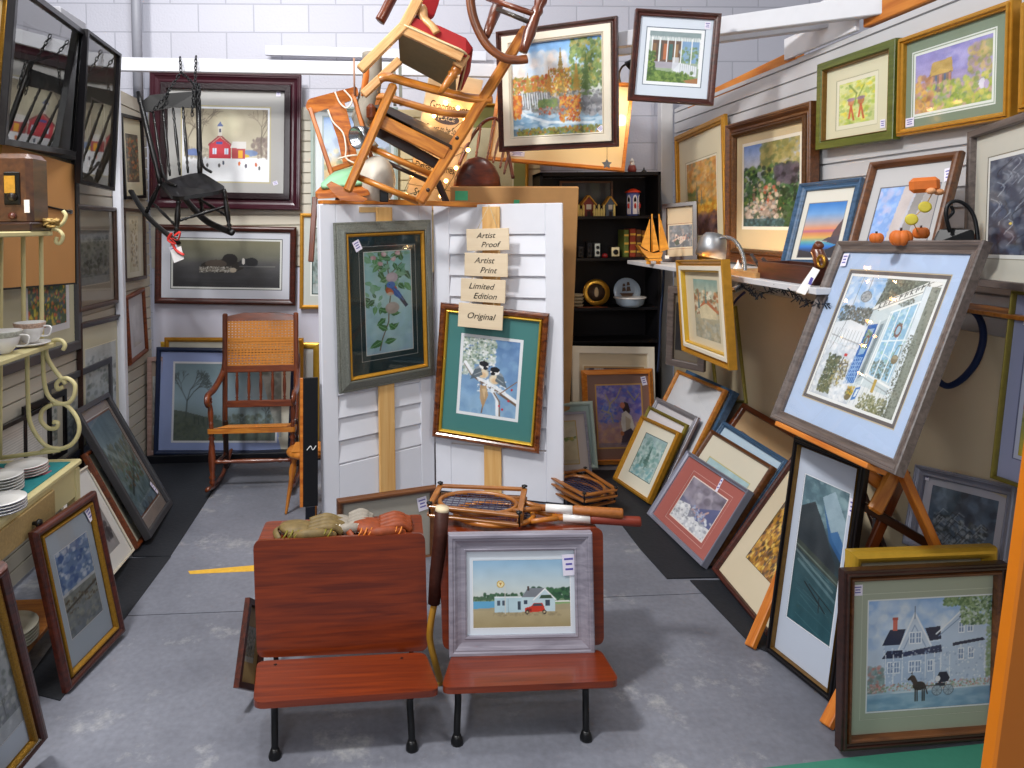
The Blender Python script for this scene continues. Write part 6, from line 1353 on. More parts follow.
T.sub('tuning_knob', MB().lathe([(.016, 0), (.016, .012), (.012, .016), (0, .018)], (x1 - .065, 2.79, zr + hz * .44), (0, -1, 0), 16), plain('#1c1512', .3, coat=.4), dl)
T.part('knob', MB().lathe([(.013, 0), (.013, .014), (0, .018)], (x1 - .07, 2.8, zr + hz * .2), (0, -1, 0), 14), plain('#5a2a20', .3, coat=.5))
for zz, hh in ((.74, .2), (.52, .1), (.4, .08), (.22, .16)): T.part('grille_slot', MB().box((x0 + .09, 2.799, zr + hz * zz), (.12, .008, hz * hh), None, .003), plain('#0d0a09', .6))
T.part('label_tag', MB().box((x1 - .012, 2.79, zr + hz * .32), (.02, .003, .05)), plain('#e2ddd8', .6))
# tan backing board of a picture hung face to the wall
G = hung([(-12, 148), (77, 159), (73, 291), (-16, 283)], (LX + .085, 0, 0), (1, 0, 0))
r = root('backing_board', G[0], 'tan hardboard panel with a metal hook hanging on the left behind the radio', 'panel'); w, h = G[1], G[2]
MB().box((0, h / 2, -.01), (w, h, .02), None, .001).build('panel', plain('#b5824c', .6, noise=.08, scale=6), r)
MB().box((0, .004, -.008), (w + .006, .008, .026)).build('dark_edge', M_IRON, r); MB().box((w / 2, h / 2, -.008), (.008, h, .026)).build('dark_edge', M_IRON, r)
hk = MB().tube([(w * .02, h * .62, .006), (w * .42, h * .6, .006)], .005, 6).build('hook_wire', M_IRON, r); MB().box((w * .42, h * .6, .004), (.05, .02, .006), None, .002).build('hook_plate', M_CHROME, r)
# ---------------------------------------------------------------- hung and stacked chairs
def seg(pts): return [P(*p) for p in pts]
def lathe_leg(a, b, r): return MB().turned(P(*a), P(*b), spin(r))
def tb(pts, r, n=5, **k): return MB().tube(curve(seg(pts), n), r, 8, **k)
# black rocker hung from the beam by a chain
T = Thing('hanging_rocking_chair', P(180, 245, 4.2), 'black spindle-back rocking chair hung by chains in front of the schoolhouse print', 'rocking chair')
mb = MB(); q = roundpoly(seg([(159, 182, 4.42), (200, 171, 4.46), (229, 189, 4.12), (174, 198, 4.06)]), .09)
mb.prism(q, (0, 0, -.022)); T.part('seat', mb, M_BLACK)
mb = MB().turned(P(138, 92, 4.52), P(161, 186, 4.4), [(0, .014), (.1, .018), (.15, .013), (.2, .017), (.5, .016), (.7, .018), (.8, .013), (.9, .017), (1, .014)]); T.part('back_post', mb, M_BLACK)
mb = MB().turned(P(198, 84, 4.56), P(200, 176, 4.44), [(0, .014), (.1, .018), (.15, .013), (.2, .017), (.5, .016), (.7, .018), (.8, .013), (.9, .017), (1, .014)]); T.part('back_post', mb, M_BLACK)
q = seg([(140, 103, 4.5), (150, 95, 4.51), (170, 93, 4.53), (199, 91, 4.54), (199, 108, 4.53), (172, 107, 4.52), (146, 112, 4.5)])
T.part('crest_rail', MB().prism(q, (0, .02, 0)), M_BLACK)
for a, b in (((153, 111), (163, 178)), ((163, 110), (170, 176)), ((173, 108), (180, 175)), ((183, 107), (188, 173))):
    T.part('spindle', MB().turned(P(*a, 4.52), P(*b, 4.42), spin(.010)), M_BLACK)
for s in (((161, 165, 4.42), (166, 180, 4.36), (176, 186, 4.28)), ((200, 152, 4.45), (203, 166, 4.38), (211, 172, 4.3))): T.part('brace', tb(s, .009), M_BLACK)
T.part('leg', lathe_leg((179, 196, 4.1), (176, 236, 4.08), .017), M_BLACK); T.part('leg', lathe_leg((224, 189, 4.14), (230, 232, 4.12), .016), M_BLACK)
T.part('leg', lathe_leg((160, 184, 4.38), (146, 213, 4.4), .016), M_BLACK); T.part('leg', lathe_leg((198, 178, 4.42), (203, 216, 4.42), .015), M_BLACK)
T.part('rocker', tb([(131, 191, 4.56), (140, 206, 4.46), (153, 222, 4.32), (178, 243, 4.06)], .02, 5, flat=.6), M_BLACK)
T.part('rocker', tb([(184, 197, 4.56), (193, 208, 4.46), (208, 222, 4.3), (233, 233, 4.1)], .02, 5, flat=.6), M_BLACK)
T.part('stretcher', lathe_leg((154, 204, 4.38), (176, 226, 4.1), .010), M_BLACK); T.part('stretcher', lathe_leg((178, 221, 4.09), (226, 206, 4.13), .010), M_BLACK); T.part('stretcher', lathe_leg((196, 197, 4.42), (227, 216, 4.13), .010), M_BLACK)
def chain(a, b, n, r=.014):
    mb = MB(); a, b = P(*a), P(*b); d = (b - a) / n; u = d.normalized(); s = u.orthogonal().normalized(); s2 = u.cross(s)
    for k in range(n):
        c = a + d * (k + .5); w = s if k % 2 else s2
        mb.tube([c + u * (math.cos(t) * d.length * .66) + w * (math.sin(t) * r * .6) for t in [2 * PI * i / 10 for i in range(10)]], .0034, 5, closed=True)
    return mb
ch = chain((180, 57, 4.68), (181, 72, 4.6), 4)
for a, b, n in (((181, 72, 4.6), (165, 97, 4.5), 8), ((181, 72, 4.6), (196, 86, 4.5), 6), ((196, 56, 4.68), (195, 84, 4.56), 8), ((194, 84, 4.5), (192, 116, 4.49), 8), ((198, 84, 4.5), (199, 112, 4.49), 7), ((165, 97, 4.48), (152, 112, 4.47), 5)): m2 = chain(a, b, n); ch.add(m2.v, m2.f, True)
T2 = solo(ch, 'chain', M_IRON, 'dark iron chain from which the black rocking chair hangs', 'chain')
T = Thing('ribbon_tag', P(174, 250, 4.04), 'white price tag tied with red ribbon to the black rocker', 'tag')
mb = MB()
for pts in ([(172, 233), (168, 240), (176, 244), (170, 238)], [(174, 236), (180, 232), (178, 240), (172, 238)], [(172, 242), (176, 250), (184, 255)]): mb.tube(curve([P(x, y, 4.045) for x, y in pts], 4), .009, 6, flat=.3)
T.part('ribbon', mb, plain('#c22a22', .5))
T.part('paper_tag', MB().prism(seg([(170, 250, 4.05), (181, 246, 4.05), (184, 259, 4.05), (174, 263, 4.05)]), (0, .002, 0)), plain('#dedcdc', .6))

# spindle chair with green seat pad
W_OAK = wood('#8a420f', '#c06f22', .35, .4, (8, 50, 50), name='oak_wood')
T = Thing('side_chair', P(335, 200, 4.1), 'oak side chair with wide splat and green seat pad above the left shutter', 'chair')
T.part('crest_rail', MB().prism(roundpoly(seg([(305, 107, 4.2), (308, 99, 4.2), (357, 86, 4.24), (359, 95, 4.24), (352, 100, 4.24), (311, 114, 4.2)]), .02), (0, .024, .0)), W_OAK)
T.part('back_post', MB().bar(P(310, 108, 4.21), P(333, 178, 4.12), .026, .024, (1, 0, 0), .005), W_OAK)
T.part('back_post', MB().bar(P(353, 94, 4.25), P(372, 160, 4.16), .026, .024, (1, 0, 0), .005), W_OAK)
T.part('splat', MB().prism(seg([(327, 106, 4.22), (344, 101, 4.23), (348, 115, 4.22), (352, 130, 4.21), (358, 160, 4.16), (343, 163, 4.15), (337, 137, 4.18), (331, 120, 4.21)]), (0, .014, 0)), W_OAK)
T.part('back_rail', MB().bar(P(328, 171, 4.14), P(368, 158, 4.17), .03, .022, UP, .004), W_OAK)
q = roundpoly(seg([(313, 194, 3.98), (332, 176, 4.14), (372, 166, 4.17), (372, 190, 4.0)]), .04)
T.part('seat_frame', MB().prism(q, (0, 0, -.03)), W_OAK)
q = roundpoly(seg([(318, 190, 4.0), (334, 175, 4.12), (366, 168, 4.14), (366, 185, 4.02)]), .05)
T.part('seat_pad', MB().prism(q, (0, 0, .022), True), plain('#8fc49a', .7, noise=.1))
T.part('leg', MB().bar(P(315, 197, 3.99), P(311, 262, 3.97), .03, .03, (1, 0, 0), .004), W_BROWN)
T.part('leg', MB().bar(P(338, 196, 4.12), P(330, 250, 4.3), .028, .028, (1, 0, 0), .004), W_BROWN)
mb = MB().tube(curve(seg([(335, 92, 4.19), (340, 103, 4.19), (347, 108, 4.18), (352, 100, 4.19), (344, 90, 4.19)]), 5), .005, 6).tube(curve(seg([(328, 110, 4.18), (333, 122, 4.17), (343, 133, 4.15), (346, 148, 4.13), (346, 158, 4.12), (354, 163, 4.11)]), 5), .005, 6).tube(curve(seg([(338, 159, 4.12), (348, 156, 4.12), (358, 155, 4.12)]), 4), .005, 6)
solo(mb, 'white_cord', plain('#e2d6c6', .6), 'white cord wound round the oak side chair', 'cord')
mb = MB().tube(seg([(354, 58, 4.23), (354.5, 95, 4.23)]), .006, 6); solo(mb, 'hanging_rope', plain('#a8806a', .7), 'thin rope that holds up the crest of the oak side chair', 'rope')

# honey coloured rocker lying on the shutters
T = Thing('honey_rocking_chair', P(400, 203, 4.0), 'honey coloured slatted rocking chair tipped over on top of the shutters', 'rocking chair')
nd, fd = 3.86, 4.28
T.part('back_post', MB().bar(P(527, 28, nd + .1), P(419, 203, nd), .062, .05, (1, 0, 0), .012), W_HONEY)
T.part('back_post', MB().bar(P(512, 52, fd + .1), P(452, 150, fd), .05, .045, (1, 0, 0), .012), W_HONEY)
T.part('front_post', MB().bar(P(394, 84, nd - .02), P(347, 192, nd - .02), .05, .045, (1, 0, 0), .012), W_HONEY)
T.part('front_post', MB().bar(P(380, 96, fd), P(366, 130, fd), .045, .04, (1, 0, 0), .012), W_HONEY)
T.part('arm', tb([(379, 79, nd - .02), (388, 77, nd - .02), (410, 83, nd), (440, 91, nd + .02), (470, 98, nd + .05), (492, 99, nd + .06)], .034, 5, flat=.55), W_HONEY)
T.part('arm', tb([(376, 97, fd), (386, 97, fd), (410, 104, fd), (440, 112, fd), (475, 115, fd)], .03, 5, flat=.6), W_HONEY)
T.part('seat', MB().prism(seg([(372, 110, nd), (384, 108, fd), (455, 141, fd), (452, 150, nd)]), (0, .0, .02)).prism(seg([(372, 110, nd), (452, 150, nd), (455, 141, fd), (384, 108, fd)]), (0, 0, .025)), plain('#2b2018', .5, noise=.3))
T.part('seat_rail', MB().bar(P(379, 120, nd + .01), P(447, 154, nd + .01), .075, .03, UP, .006), W_HONEY)
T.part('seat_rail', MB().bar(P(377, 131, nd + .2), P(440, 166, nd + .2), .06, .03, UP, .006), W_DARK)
T.part('seat_front', MB().bar(P(371, 112, nd - .03), P(371, 112, fd - .05), .09, .05, UP, .018), W_BROWN)
for a, b, d in (((371, 148), (432, 175), nd + .02), ((388, 163), (428, 181), fd - .05), ((358, 177), (419, 202), nd + .02), ((392, 190), (418, 201), fd - .05)):
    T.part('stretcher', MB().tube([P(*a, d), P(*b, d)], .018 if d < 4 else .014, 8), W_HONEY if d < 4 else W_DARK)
T.part('rocker', MB().prism(seg([(326, 185, nd - .03), (331, 181, nd - .03), (345, 188, nd - .03), (368, 199, nd - .03), (362, 202, nd - .03), (340, 200, nd - .03)]), (0, .04, 0)), W_OAK)
T.part('rocker', MB().bar(P(437, 180, fd), P(447, 204, fd), .04, .04, (1, 0, 0), .01), W_DARK)
for (x, y) in ((457, 138), (428, 190)): T.part('peg', MB().lathe([(.012, 0), (.01, .008), (0, .01)], P(x, y, nd - .035), (0, -1, 0), 10), W_DARK)

# blond chair with red seat, legs to the left
W_BL = W_BLOND; M_RED = plain('#9c1418', .75, noise=.12, scale=40); M_CLOTH = plain('#7d7a62', .8, noise=.15, scale=30)
T = Thing('red_seat_chair', P(420, 95, 3.9), 'blond wooden chair with red upholstered seat lying on the honey rocker', 'chair')
dn, df = 3.72, 4.1
T.part('rear_leg', MB().bar(P(419, -2, dn), P(403, 28, dn), .055, .04, (1, 0, 0), .006).bar(P(404, 26, dn), P(360, 70, dn - .03), .052, .038, (1, 0, 0), .006), W_BL)
T.part('rear_leg', MB().bar(P(400, 60, df), P(363, 95, df), .05, .038, (1, 0, 0), .006), W_BL)
T.part('seat_rail', MB().bar(P(402, 28, dn), P(463, 57, dn), .06, .03, UP, .004), W_BL)
T.part('underside', MB().prism(seg([(398, 33, dn + .02), (456, 62, dn + .02), (456, 92, df), (400, 62, df)]), Vector((.0, 0, .012))), M_CLOTH)
q = seg([(405, 24, dn - .01), (412, 17, dn), (440, 26, dn), (466, 38, dn), (473, 48, dn + .02), (466, 57, dn), (404, 27, dn)])
T.part('seat', MB().prism(q, Vector((.0, .36, .02))), M_RED)
T.part('seat_side', MB().prism(roundpoly(seg([(464, 54, dn), (471, 50, dn + .02), (468, 74, df - .06), (460, 92, df), (457, 90, df)]), .02), (.012, 0, .01)), M_RED)
T.part('piping', tb([(404, 25, dn - .015), (440, 41, dn - .015), (464, 52, dn - .015), (466, 62, dn + .1), (459, 92, df)], .006), plain('#d8c49a', .5))
T.part('front_leg', MB().turned(P(459, 66, dn + .08), P(440, 93, dn + .05), [(0, .028), (.2, .03), (.26, .022), (.32, .032), (.4, .022), (.5, .024), (.7, .02), (1, .014)]), W_HONEY)
T.part('front_leg_block', MB().bar(P(465, 54, dn + .05), P(457, 67, dn + .05), .06, .055, (1, 0, 0), .005), W_BL)
T.part('arm_support', tb([(415, 12, dn + .04), (422, 8, dn + .03), (424, 18, dn + .02), (432, 26, dn), (437, 33, dn - .01)], [.03] * 10 + [.026] * 11, 5, flat=.6), W_BL)
T.part('back_pad', MB().prism(roundpoly(seg([(421, -4, dn + .06), (441, -4, dn + .06), (434, 16, dn + .1), (427, 18, dn + .1)]), .03), (0, .05, 0)), M_RED)
T.part('back_rail', MB().bar(P(416, 10, dn + .2), P(420, 24, dn + .24), .03, .03, None, .004), W_DARK)

# dark brown rocker at the very top
T = Thing('brown_rocking_chair', P(500, 60, 3.7), 'brown rocking chair at the top edge with only its rocker and legs in view', 'rocking chair')
T.part('rocker', tb([(470, -14, 3.7), (471, 6, 3.7), (476, 25, 3.7), (487, 45, 3.7), (502, 57, 3.7), (515, 60, 3.7), (527, 59, 3.7)], .032, 6, flat=.6), wood('#4a2410', '#8a4a1e', .4, .3, (8, 50, 50), name='brown_rocker'))
T.part('leg', MB().turned(P(545, -12, 3.72), P(523, 52, 3.7), [(0, .028), (.2, .036), (.3, .026), (.36, .034), (.42, .026), (.7, .034), (.9, .026), (1, .024)]), W_BROWN)
T.part('leg', MB().turned(P(502, -6, 4.0), P(486, 36, 3.74), [(0, .026), (.4, .034), (.7, .028), (1, .022)]), W_BROWN)
T.part('rocker', tb([(398, -12, 4.0), (390, 2, 3.98), (384, 14, 3.96), (380, 21, 3.95)], .034, 5, flat=.7), W_BROWN)
T.part('stretcher', MB().tube([P(487, -2, 3.85), P(534, 14, 3.7)], .016, 8), W_BROWN)
T.part('stretcher', MB().tube([P(497, 9, 3.8), P(529, 22, 3.7)], .013, 8), plain('#3a3028', .3, coat=.4))
# windsor chair behind
T = Thing('windsor_chair', P(480, 190, 4.45), 'brown windsor chair with a round seat behind the kraft parcel', 'chair')
c0 = P(480, 182, 4.45)
mb = MB().ball(P(477, 190, 4.44), (.155, .04, .215), Matrix.Rotation(.25, 3, 'X')); T.part('seat', mb, wood('#3a1408', '#7a3414', .3, .5, (10, 24, 24), name='windsor_seat'))
T.part('hoop', tb([(459, 165, 4.56), (470, 140, 4.6), (484, 122, 4.62), (497, 119, 4.62), (503, 132, 4.62), (508, 152, 4.6), (513, 178, 4.5)], .012), W_BROWN)
for a, b in (((481, 124), (476, 158)), ((495, 119), (487, 160)), ((501, 130), (493, 163)), ((506, 140), (500, 168)), ((509, 152), (504, 174))): T.part('spindle', MB().turned(P(*a, 4.61), P(*b, 4.5), spin(.010)), W_BROWN)
# grey driftwood post with an orange patch, goose decoy, lamp head
T = Thing('driftwood_post', P(365, 150, 4.3), 'weathered grey driftwood post with an orange patch behind the chairs', 'driftwood')
T.part('post', MB().tube(curve(seg([(372, 53, 4.3), (372, 80, 4.3), (368, 100, 4.3), (362, 120, 4.28), (364, 138, 4.27), (372, 150, 4.26)]), 5), [.06] * 8 + [.065] * 8 + [.05] * 10, 10), plain('#8d8578', .8, noise=.3, scale=25, bump=.6))
T.part('orange_patch', MB().tube(curve(seg([(368, 68, 4.245), (366, 82, 4.245), (362, 96, 4.24)]), 5), [.016, .02, .025, .03, .03, .03, .028, .024, .02, .012, .008], 8, flat=.4), plain('#d8742a', .6, noise=.2, scale=30))
for x in (394, 400): T.part('branch', MB().bar(P(x, 66, 4.36), P(x + 1, 106, 4.36), .02, .02, (1, 0, 0)), plain('#77796f', .8, noise=.3))
mb = MB(); c = P(376, 182, 4.14); mb.ball(c, (.115, .16, .155), Matrix.Rotation(.12, 3, 'Y'), 20, 12)
r = solo(mb, 'goose_decoy', plain('#c6beb0', .5, noise=.2, scale=8), 'pale grey rounded wooden decoy standing on the left shutter under the honey rocker', 'decoy')
mb2 = MB(); mb2.bar(P(384, 186, 3.98), P(384, 202, 3.98), .05, .01, (1, 0, 0), .01); bpy.context.view_layer.update(); mb2.build('dark_notch', M_IRON, r, world=True)
T = Thing('spotlight_lamp', P(362, 150, 4.05), 'silver lamp head between the oak side chair and the honey rocker', 'lamp')
ax = (P(352, 138, 4.0) - P(371, 134, 4.1)).normalized()
T.part('lamp_shade', MB().lathe([(.012, -.09), (.03, -.085), (.05, -.06), (.062, -.02), (.066, .03), (.058, .028), (.05, -.02)], P(360, 137, 4.05), ax, 18), M_CHROME)
T.part('stem', MB().tube(seg([(371, 132, 4.1), (378, 125, 4.14), (386, 120, 4.2)]), .01, 6), M_CHROME)
# text sign with fairy lights
SG = free([(430, 70), (484, 80), (454, 214), (404, 206)], 4.58, 0, 6, 12)
r = root('word_sign', SG[0], 'cream wooden sign with words about grandparents lit by fairy lights behind the rockers', 'sign'); w, h = SG[1], SG[2]
M_SGN = wood('#cfb48c', '#dfc8a2', .6, 0, (3, 20, 20), name='sign_board')
MB().box((0, h / 2, -.01), (w, h, .02), None, .002).build('board', M_SGN, r)
for y in (.17, .33, .5): MB().box((0, h * y, .0005), (w, .004, .001)).build('plank_gap', plain('#7a6448', .7), r)
text_mesh('Grandparents', .08, M_INK, r, Matrix.Translation((.0, h * .765, .001)), sx=.6)
ov = MB().add([(.085 * math.cos(t) - .01, h * .685 + .036 * math.sin(t), .001) for t in [2 * PI * k / 24 for k in range(24)]], [tuple(range(24))]).build('oval', plain('#4a4856', .6), r)
text_mesh('PLACE', .04, plain('#e0d2b4', .6, noise=0), r, Matrix.Translation((-.01, h * .685, .0015)))
text_mesh('Expect to be Spoiled', .062, M_INK, r, Matrix.Translation((.0, h * .605, .001)), sx=.5)
text_mesh('Dessert Comes', .07, M_INK, r, Matrix.Translation((-.02, h * .32, .001)), sx=.6)
text_mesh('First', .06, M_INK, r, Matrix.Translation((-.02, h * .23, .001)), sx=.7)
text_mesh('Story', .075, M_INK, r, Matrix.Translation((-w * .2, h * .12, .001)), sx=.7)
BULBS = []
T = Thing('fairy_lights', P(440, 200, 4.45), 'string of small warm fairy lights along the cream word sign', 'lights', None)
M_BULB = plain('#ffc070', .3, noise=0, emit=26)
spots = [(446, 103), (458, 108), (434, 116), (465, 120), (476, 111), (420, 156), (437, 150), (413, 175), (406, 195), (446, 181), (441, 196), (456, 168), (424, 172), (468, 150)]
for (x, y) in spots:
    p = P(x, y, 4.5); BULBS.append(p); T.part('bulb', MB().ball(p, .013, None, 8, 6), M_BULB)
T.part('wire', MB().tube(curve([P(x, y, 4.515) for x, y in spots], 3), .002, 5), plain('#2a3a2a', .6))
BULBS = BULBS[::2]
# ---------------------------------------------------------------- small things
M_CHINA = plain('#e4e2e0', .2, coat=.5, noise=.02); M_CHINAB = plain('#aebfd0', .25, coat=.5, noise=.05)
M_LEATH = plain('#84380f', .6, noise=.5, scale=50, bump=.4); M_TANL = plain('#b9a58a', .55, noise=.3, scale=40, bump=.3)
# lamps
T = Thing('desk_lamp', P(742, 283, 3.12), 'silver gooseneck lamp clamped to the right shelf edge', 'lamp')
hd = P(712, 247, 3.5); ax = Vector((-.15, .1, -1)).normalized()
T.part('lamp_shade', MB().lathe([(.018, .075), (.04, .07), (.062, .045), (.072, 0), (.074, -.05), (.069, -.05), (.066, 0), (.055, .04), (.02, .062)], hd, -ax if ax.z > 0 else ax * -1, 20), plain('#9a9ca0', .42, metal=.8, noise=.08))
T.part('gooseneck', MB().tube(curve([P(716, 240, 3.48), P(724, 237, 3.42), P(734, 240, 3.34), P(742, 252, 3.25), P(745, 268, 3.18), P(744, 283, 3.12)], 5), .009, 8), M_CHROME)
T.part('clamp', MB().bar(P(734, 290, 3.12), P(748, 279, 3.12), .02, .03, UP, .004).bar(P(733, 291, 3.12), P(742, 287, 3.12), .02, .03, UP, .004), M_CHROME)
T.part('bulb', MB().ball(hd + ax * .02, .028, None, 12, 8), plain('#ffd9a0', .3, noise=0, emit=12))
LAMP_POS, LAMP_TGT = hd + ax * .075, hd + ax * 1.0 + Vector((-.1, .1, 0))
T = Thing('clip_lamp', P(628, 82, 4.3), 'small black gooseneck lamp over the bright cream print', 'lamp')
T.part('gooseneck', MB().tube(curve([P(620, 82, 4.5), P(619, 74, 4.4), P(623, 66, 4.32), P(631, 63, 4.28)], 5), .007, 8), M_IRON)
T.part('lamp_shade', MB().lathe([(.012, -.03), (.03, -.02), (.045, .02), (.042, .02), (.028, -.014)], P(632, 65, 4.26), (-.5, .5, -.5), 14), M_IRON)
CLIP_POS, CLIP_TGT = P(628, 70, 4.25), P(570, 160, 4.62)
# star ornament hanging from the waterfall painting
st = []
c = P(607, 164, 4.2)
for k in range(10): r_ = .032 if k % 2 == 0 else .016; a = PI / 2 + PI * k / 5; st.append(c + Vector((r_ * math.cos(a), 0, r_ * math.sin(a))))
T = Thing('star_ornament', c - UP * .03, 'small grey star ornament hanging under the waterfall painting', 'ornament')
T.part('star', MB().prism(st, (0, .008, 0)), M_CHROME); T.part('thread', MB().tube([P(607, 146, 4.2), c + UP * .03], .0015, 5), M_IRON)

# ---- in the bookcase
def onshelf(x, k, dy=.04):
    p = P(x, 300, yb0 + dy); return Vector((p.x, yb0 + dy, SHZ[k]))
PXM = 4.92 / 700
def house(x, w, h, wall, roof, label, k=0):
    p = onshelf(x, k, .07); T = Thing('house_ornament', p, label, 'ornament', 'little wooden houses in the bookcase'); w *= PXM; h *= PXM; b = h * .6; d = .05
    T.part('walls', MB().prism([p + Vector((-w / 2, 0, 0)), p + Vector((w / 2, 0, 0)), p + Vector((w / 2, 0, b)), p + Vector((0, 0, h * .92)), p + Vector((-w / 2, 0, b))], (0, d, 0)), plain(wall, .6))
    for s in (-1, 1): T.part('roof', MB().bar(p + Vector((0, d / 2, h)), p + Vector((s * w * .72, d / 2, b * .9)), d + .02, .008, (0, 1, 0)), plain(roof, .6))
    T.part('window', MB().box(p + Vector((0, -.001, b * .75)), (w * .45, .004, b * .4)), plain('#d8d0c0', .5))
    T.part('door', MB().box(p + Vector((0, -.001, b * .2)), (w * .3, .004, b * .4)), plain('#3a2a28', .5))
house(589, 11, 21, '#7a2a20', '#c8902a', 'little red wooden house ornament on the top bookcase shelf')
house(610.5, 9, 20, '#56606a', '#c8902a', 'little grey wooden house ornament on the top bookcase shelf')
M_FENCE = plain('#dcc472', .6, noise=.1)
for x, n, lb in ((581.5, 3, 'short yellow picket fence piece left of the little red house'), (597, 3, 'yellow picket fence piece right of the little red house'), (603, 2, 'yellow picket fence piece left of the little grey house'), (614.5, 1, 'tiny yellow picket right of the little grey house')):
    p = onshelf(x, 0, .035); mb = MB()
    for k in range(n):
        q = p + Vector(((k - (n - 1) / 2) * .017, 0, 0)); hh = .055 + .03 * ((k + n) % 2)
        mb.prism([q + Vector((-.007, 0, 0)), q + Vector((.007, 0, 0)), q + Vector((.007, 0, hh - .01)), q + Vector((0, 0, hh)), q + Vector((-.007, 0, hh - .01))], (0, .008, 0))
    mb.box(p + Vector((0, .009, .03)), (n * .018, .006, .01)); solo(mb, 'picket_fence', M_FENCE, lb, 'ornament', 'little picket fences in the bookcase')
p = onshelf(633, 0, .08); T = Thing('tower_ornament', p, 'blue and white tower ornament with a red roof in the bookcase', 'ornament')
M_TB = plain('#5a6ab0', .5); M_TW = plain('#dcdce6', .5)
T.part('tower', MB().lathe([(.045, 0), (.045, .165)], p, seg=6), M_TB)
T.part('roof', MB().lathe([(.056, .165), (.056, .172), (.02, .192), (0, .196)], p, seg=6), plain('#c83a1c', .5))
for k in range(3):
    a = PI * (1.17 + .333 * k); dv = Vector((math.cos(a), math.sin(a), 0)); sd = Vector((-dv.y, dv.x, 0)); c = p + dv * .0395
    T.part('arch', MB().prism([c + sd * x + UP * z for x, z in ((-.016, .012), (.016, .012), (.016, .12), (.01, .142), (0, .15), (-.01, .142), (-.016, .12))], dv * .004), M_TW)
    T.part('opening', MB().prism([c + dv * .004 + sd * x + UP * z for x, z in ((-.009, .1), (.009, .1), (.009, .12), (0, .138), (-.009, .12))], dv * .002), M_IRON)
    T.part('figure', MB().ball(c + dv * .006 + UP * .07, (.009, .006, .02), None, 8, 6), plain('#c03028', .5))
pic('framed_print', 'small brown frame leaning in the top of the bookcase behind the little houses', free([(560, 181), (613, 181), (613, 216), (560, 216)], yb0 + .17, 0, 3, 0), [(.014, 'flat', 'walnut', 'frame')], .015, None, (.06, .1, .94, .9), Cv(40, 30, '#1d1b1e').noise(.03, 6))
def camera_(x, w, h, col, front, label):
    p = onshelf(x, 1, .05); w *= PXM; h *= PXM; T = Thing('box_camera', p, label, 'camera', 'old cameras in the bookcase')
    T.part('body', MB().box(p + Vector((0, .03, h / 2)), (w, .06, h), None, .004), plain(col, .4))
    T.part('front_plate', MB().box(p + Vector((0, -.002, h * .52)), (w * .8, .005, h * .85), None, .002), plain(front, .4))
    for z in ((.35, .7) if h > w * 1.5 else (.5,)): T.part('lens', MB().lathe([(min(w, h) * .26, 0), (min(w, h) * .26, .008), (min(w, h) * .16, .01), (0, .006)], p + Vector((0, -.004, h * z)), (0, -1, 0), 14), M_IRON)
camera_(581, 6, 12, '#18181c', '#2c2c32', 'small black camera at the left end of the bookcase shelf')
camera_(590, 6, 16, '#141416', '#242428', 'taller black camera beside the twin lens camera')
camera_(597.5, 6.5, 15, '#3a3c3c', '#c6cac0', 'pale fronted twin lens camera in the bookcase')
camera_(615.5, 10, 11, '#1c1814', '#dccda2', 'cream fronted box camera next to the books')
p = onshelf(605, 1, .05); solo(MB().lathe([(.02, 0), (.022, .015), (.014, .028), (0, .03)], p, seg=14), 'red_jar', plain('#8a1a1c', .3, coat=.4), 'tiny red pot between two old cameras in the bookcase', 'pot')
for x, w, h, c, lb in ((626.5, 5, 28, '#5f6a2c', 'green spined book in the bookcase'), (633, 6, 29, '#8a3018', 'red and gold spined book in the bookcase'), (639, 5, 28, '#5a3018', 'brown spined book in the bookcase beside the sailboat'), (644, 4, 27, '#7a4a1c', 'tan brown spined book rightmost in the bookcase')):
    p = onshelf(x, 1, .05); T = Thing('book', p, lb, 'book', 'old books in the bookcase'); w *= PXM; h *= PXM
    T.part('cover', MB().box(p + Vector((0, .07, h / 2)), (w, .14, h), None, .004), plain(c, .6, noise=.25, scale=60))
    for z in (.2, .5, .8): T.part('spine_band', MB().box(p + Vector((0, -.0005, h * z)), (w * .9, .003, h * .07)), plain('#d8b050', .4, metal=.4))
# plates, bowls
def plate_mesh(c, r, ax, th=.012): return MB().lathe([(r * .5, 0), (r * .62, .002), (r, th), (r * .99, th + .004), (r * .62, .006), (0, .005)], c, ax, 28)
p = onshelf(596, 2, .1); c = p + Vector((0, 0, .1)); T = Thing('gold_plate', p, 'round gold rimmed picture plate standing in the bookcase', 'plate')
T.part('plate', plate_mesh(c, .098, (0, -1, .22)), M_BRASS)
T.part('picture', MB().lathe([(.068, .007), (0, .008)], c, (0, -1, .22), 24), plain('#4a3a30', .5, noise=.8, scale=30)); T.part('figure', MB().ball(c + Vector((0, -.012, -.0)), (.016, .004, .04), None, 8, 6), plain('#c8b08a', .5))
p = onshelf(626.5, 2, .14); c = p + Vector((0, 0, .1)); T = Thing('ship_plate', p, 'pale blue plate with a sailing ship drawing standing in the bookcase', 'plate')
T.part('plate', plate_mesh(c, .1, (0, -1, .2)), M_CHINAB)
mb = MB(); n_ = Vector((0, -1, .2)).normalized(); ux = Vector((1, 0, 0)); uz = n_.cross(ux) * -1
if uz.z < 0: uz = -uz
o = c + n_ * .011
for x, z, w, h in ((-.022, .0, .03, .03), (.012, .0, .034, .035), (-.02, .035, .022, .022), (.012, .042, .024, .026)): mb.prism([o + ux * (x - w / 2) + uz * z, o + ux * (x + w / 2) + uz * (z + .003), o + ux * (x + w * .35) + uz * (z + h), o + ux * (x - w * .3) + uz * (z + h)], n_ * .001)
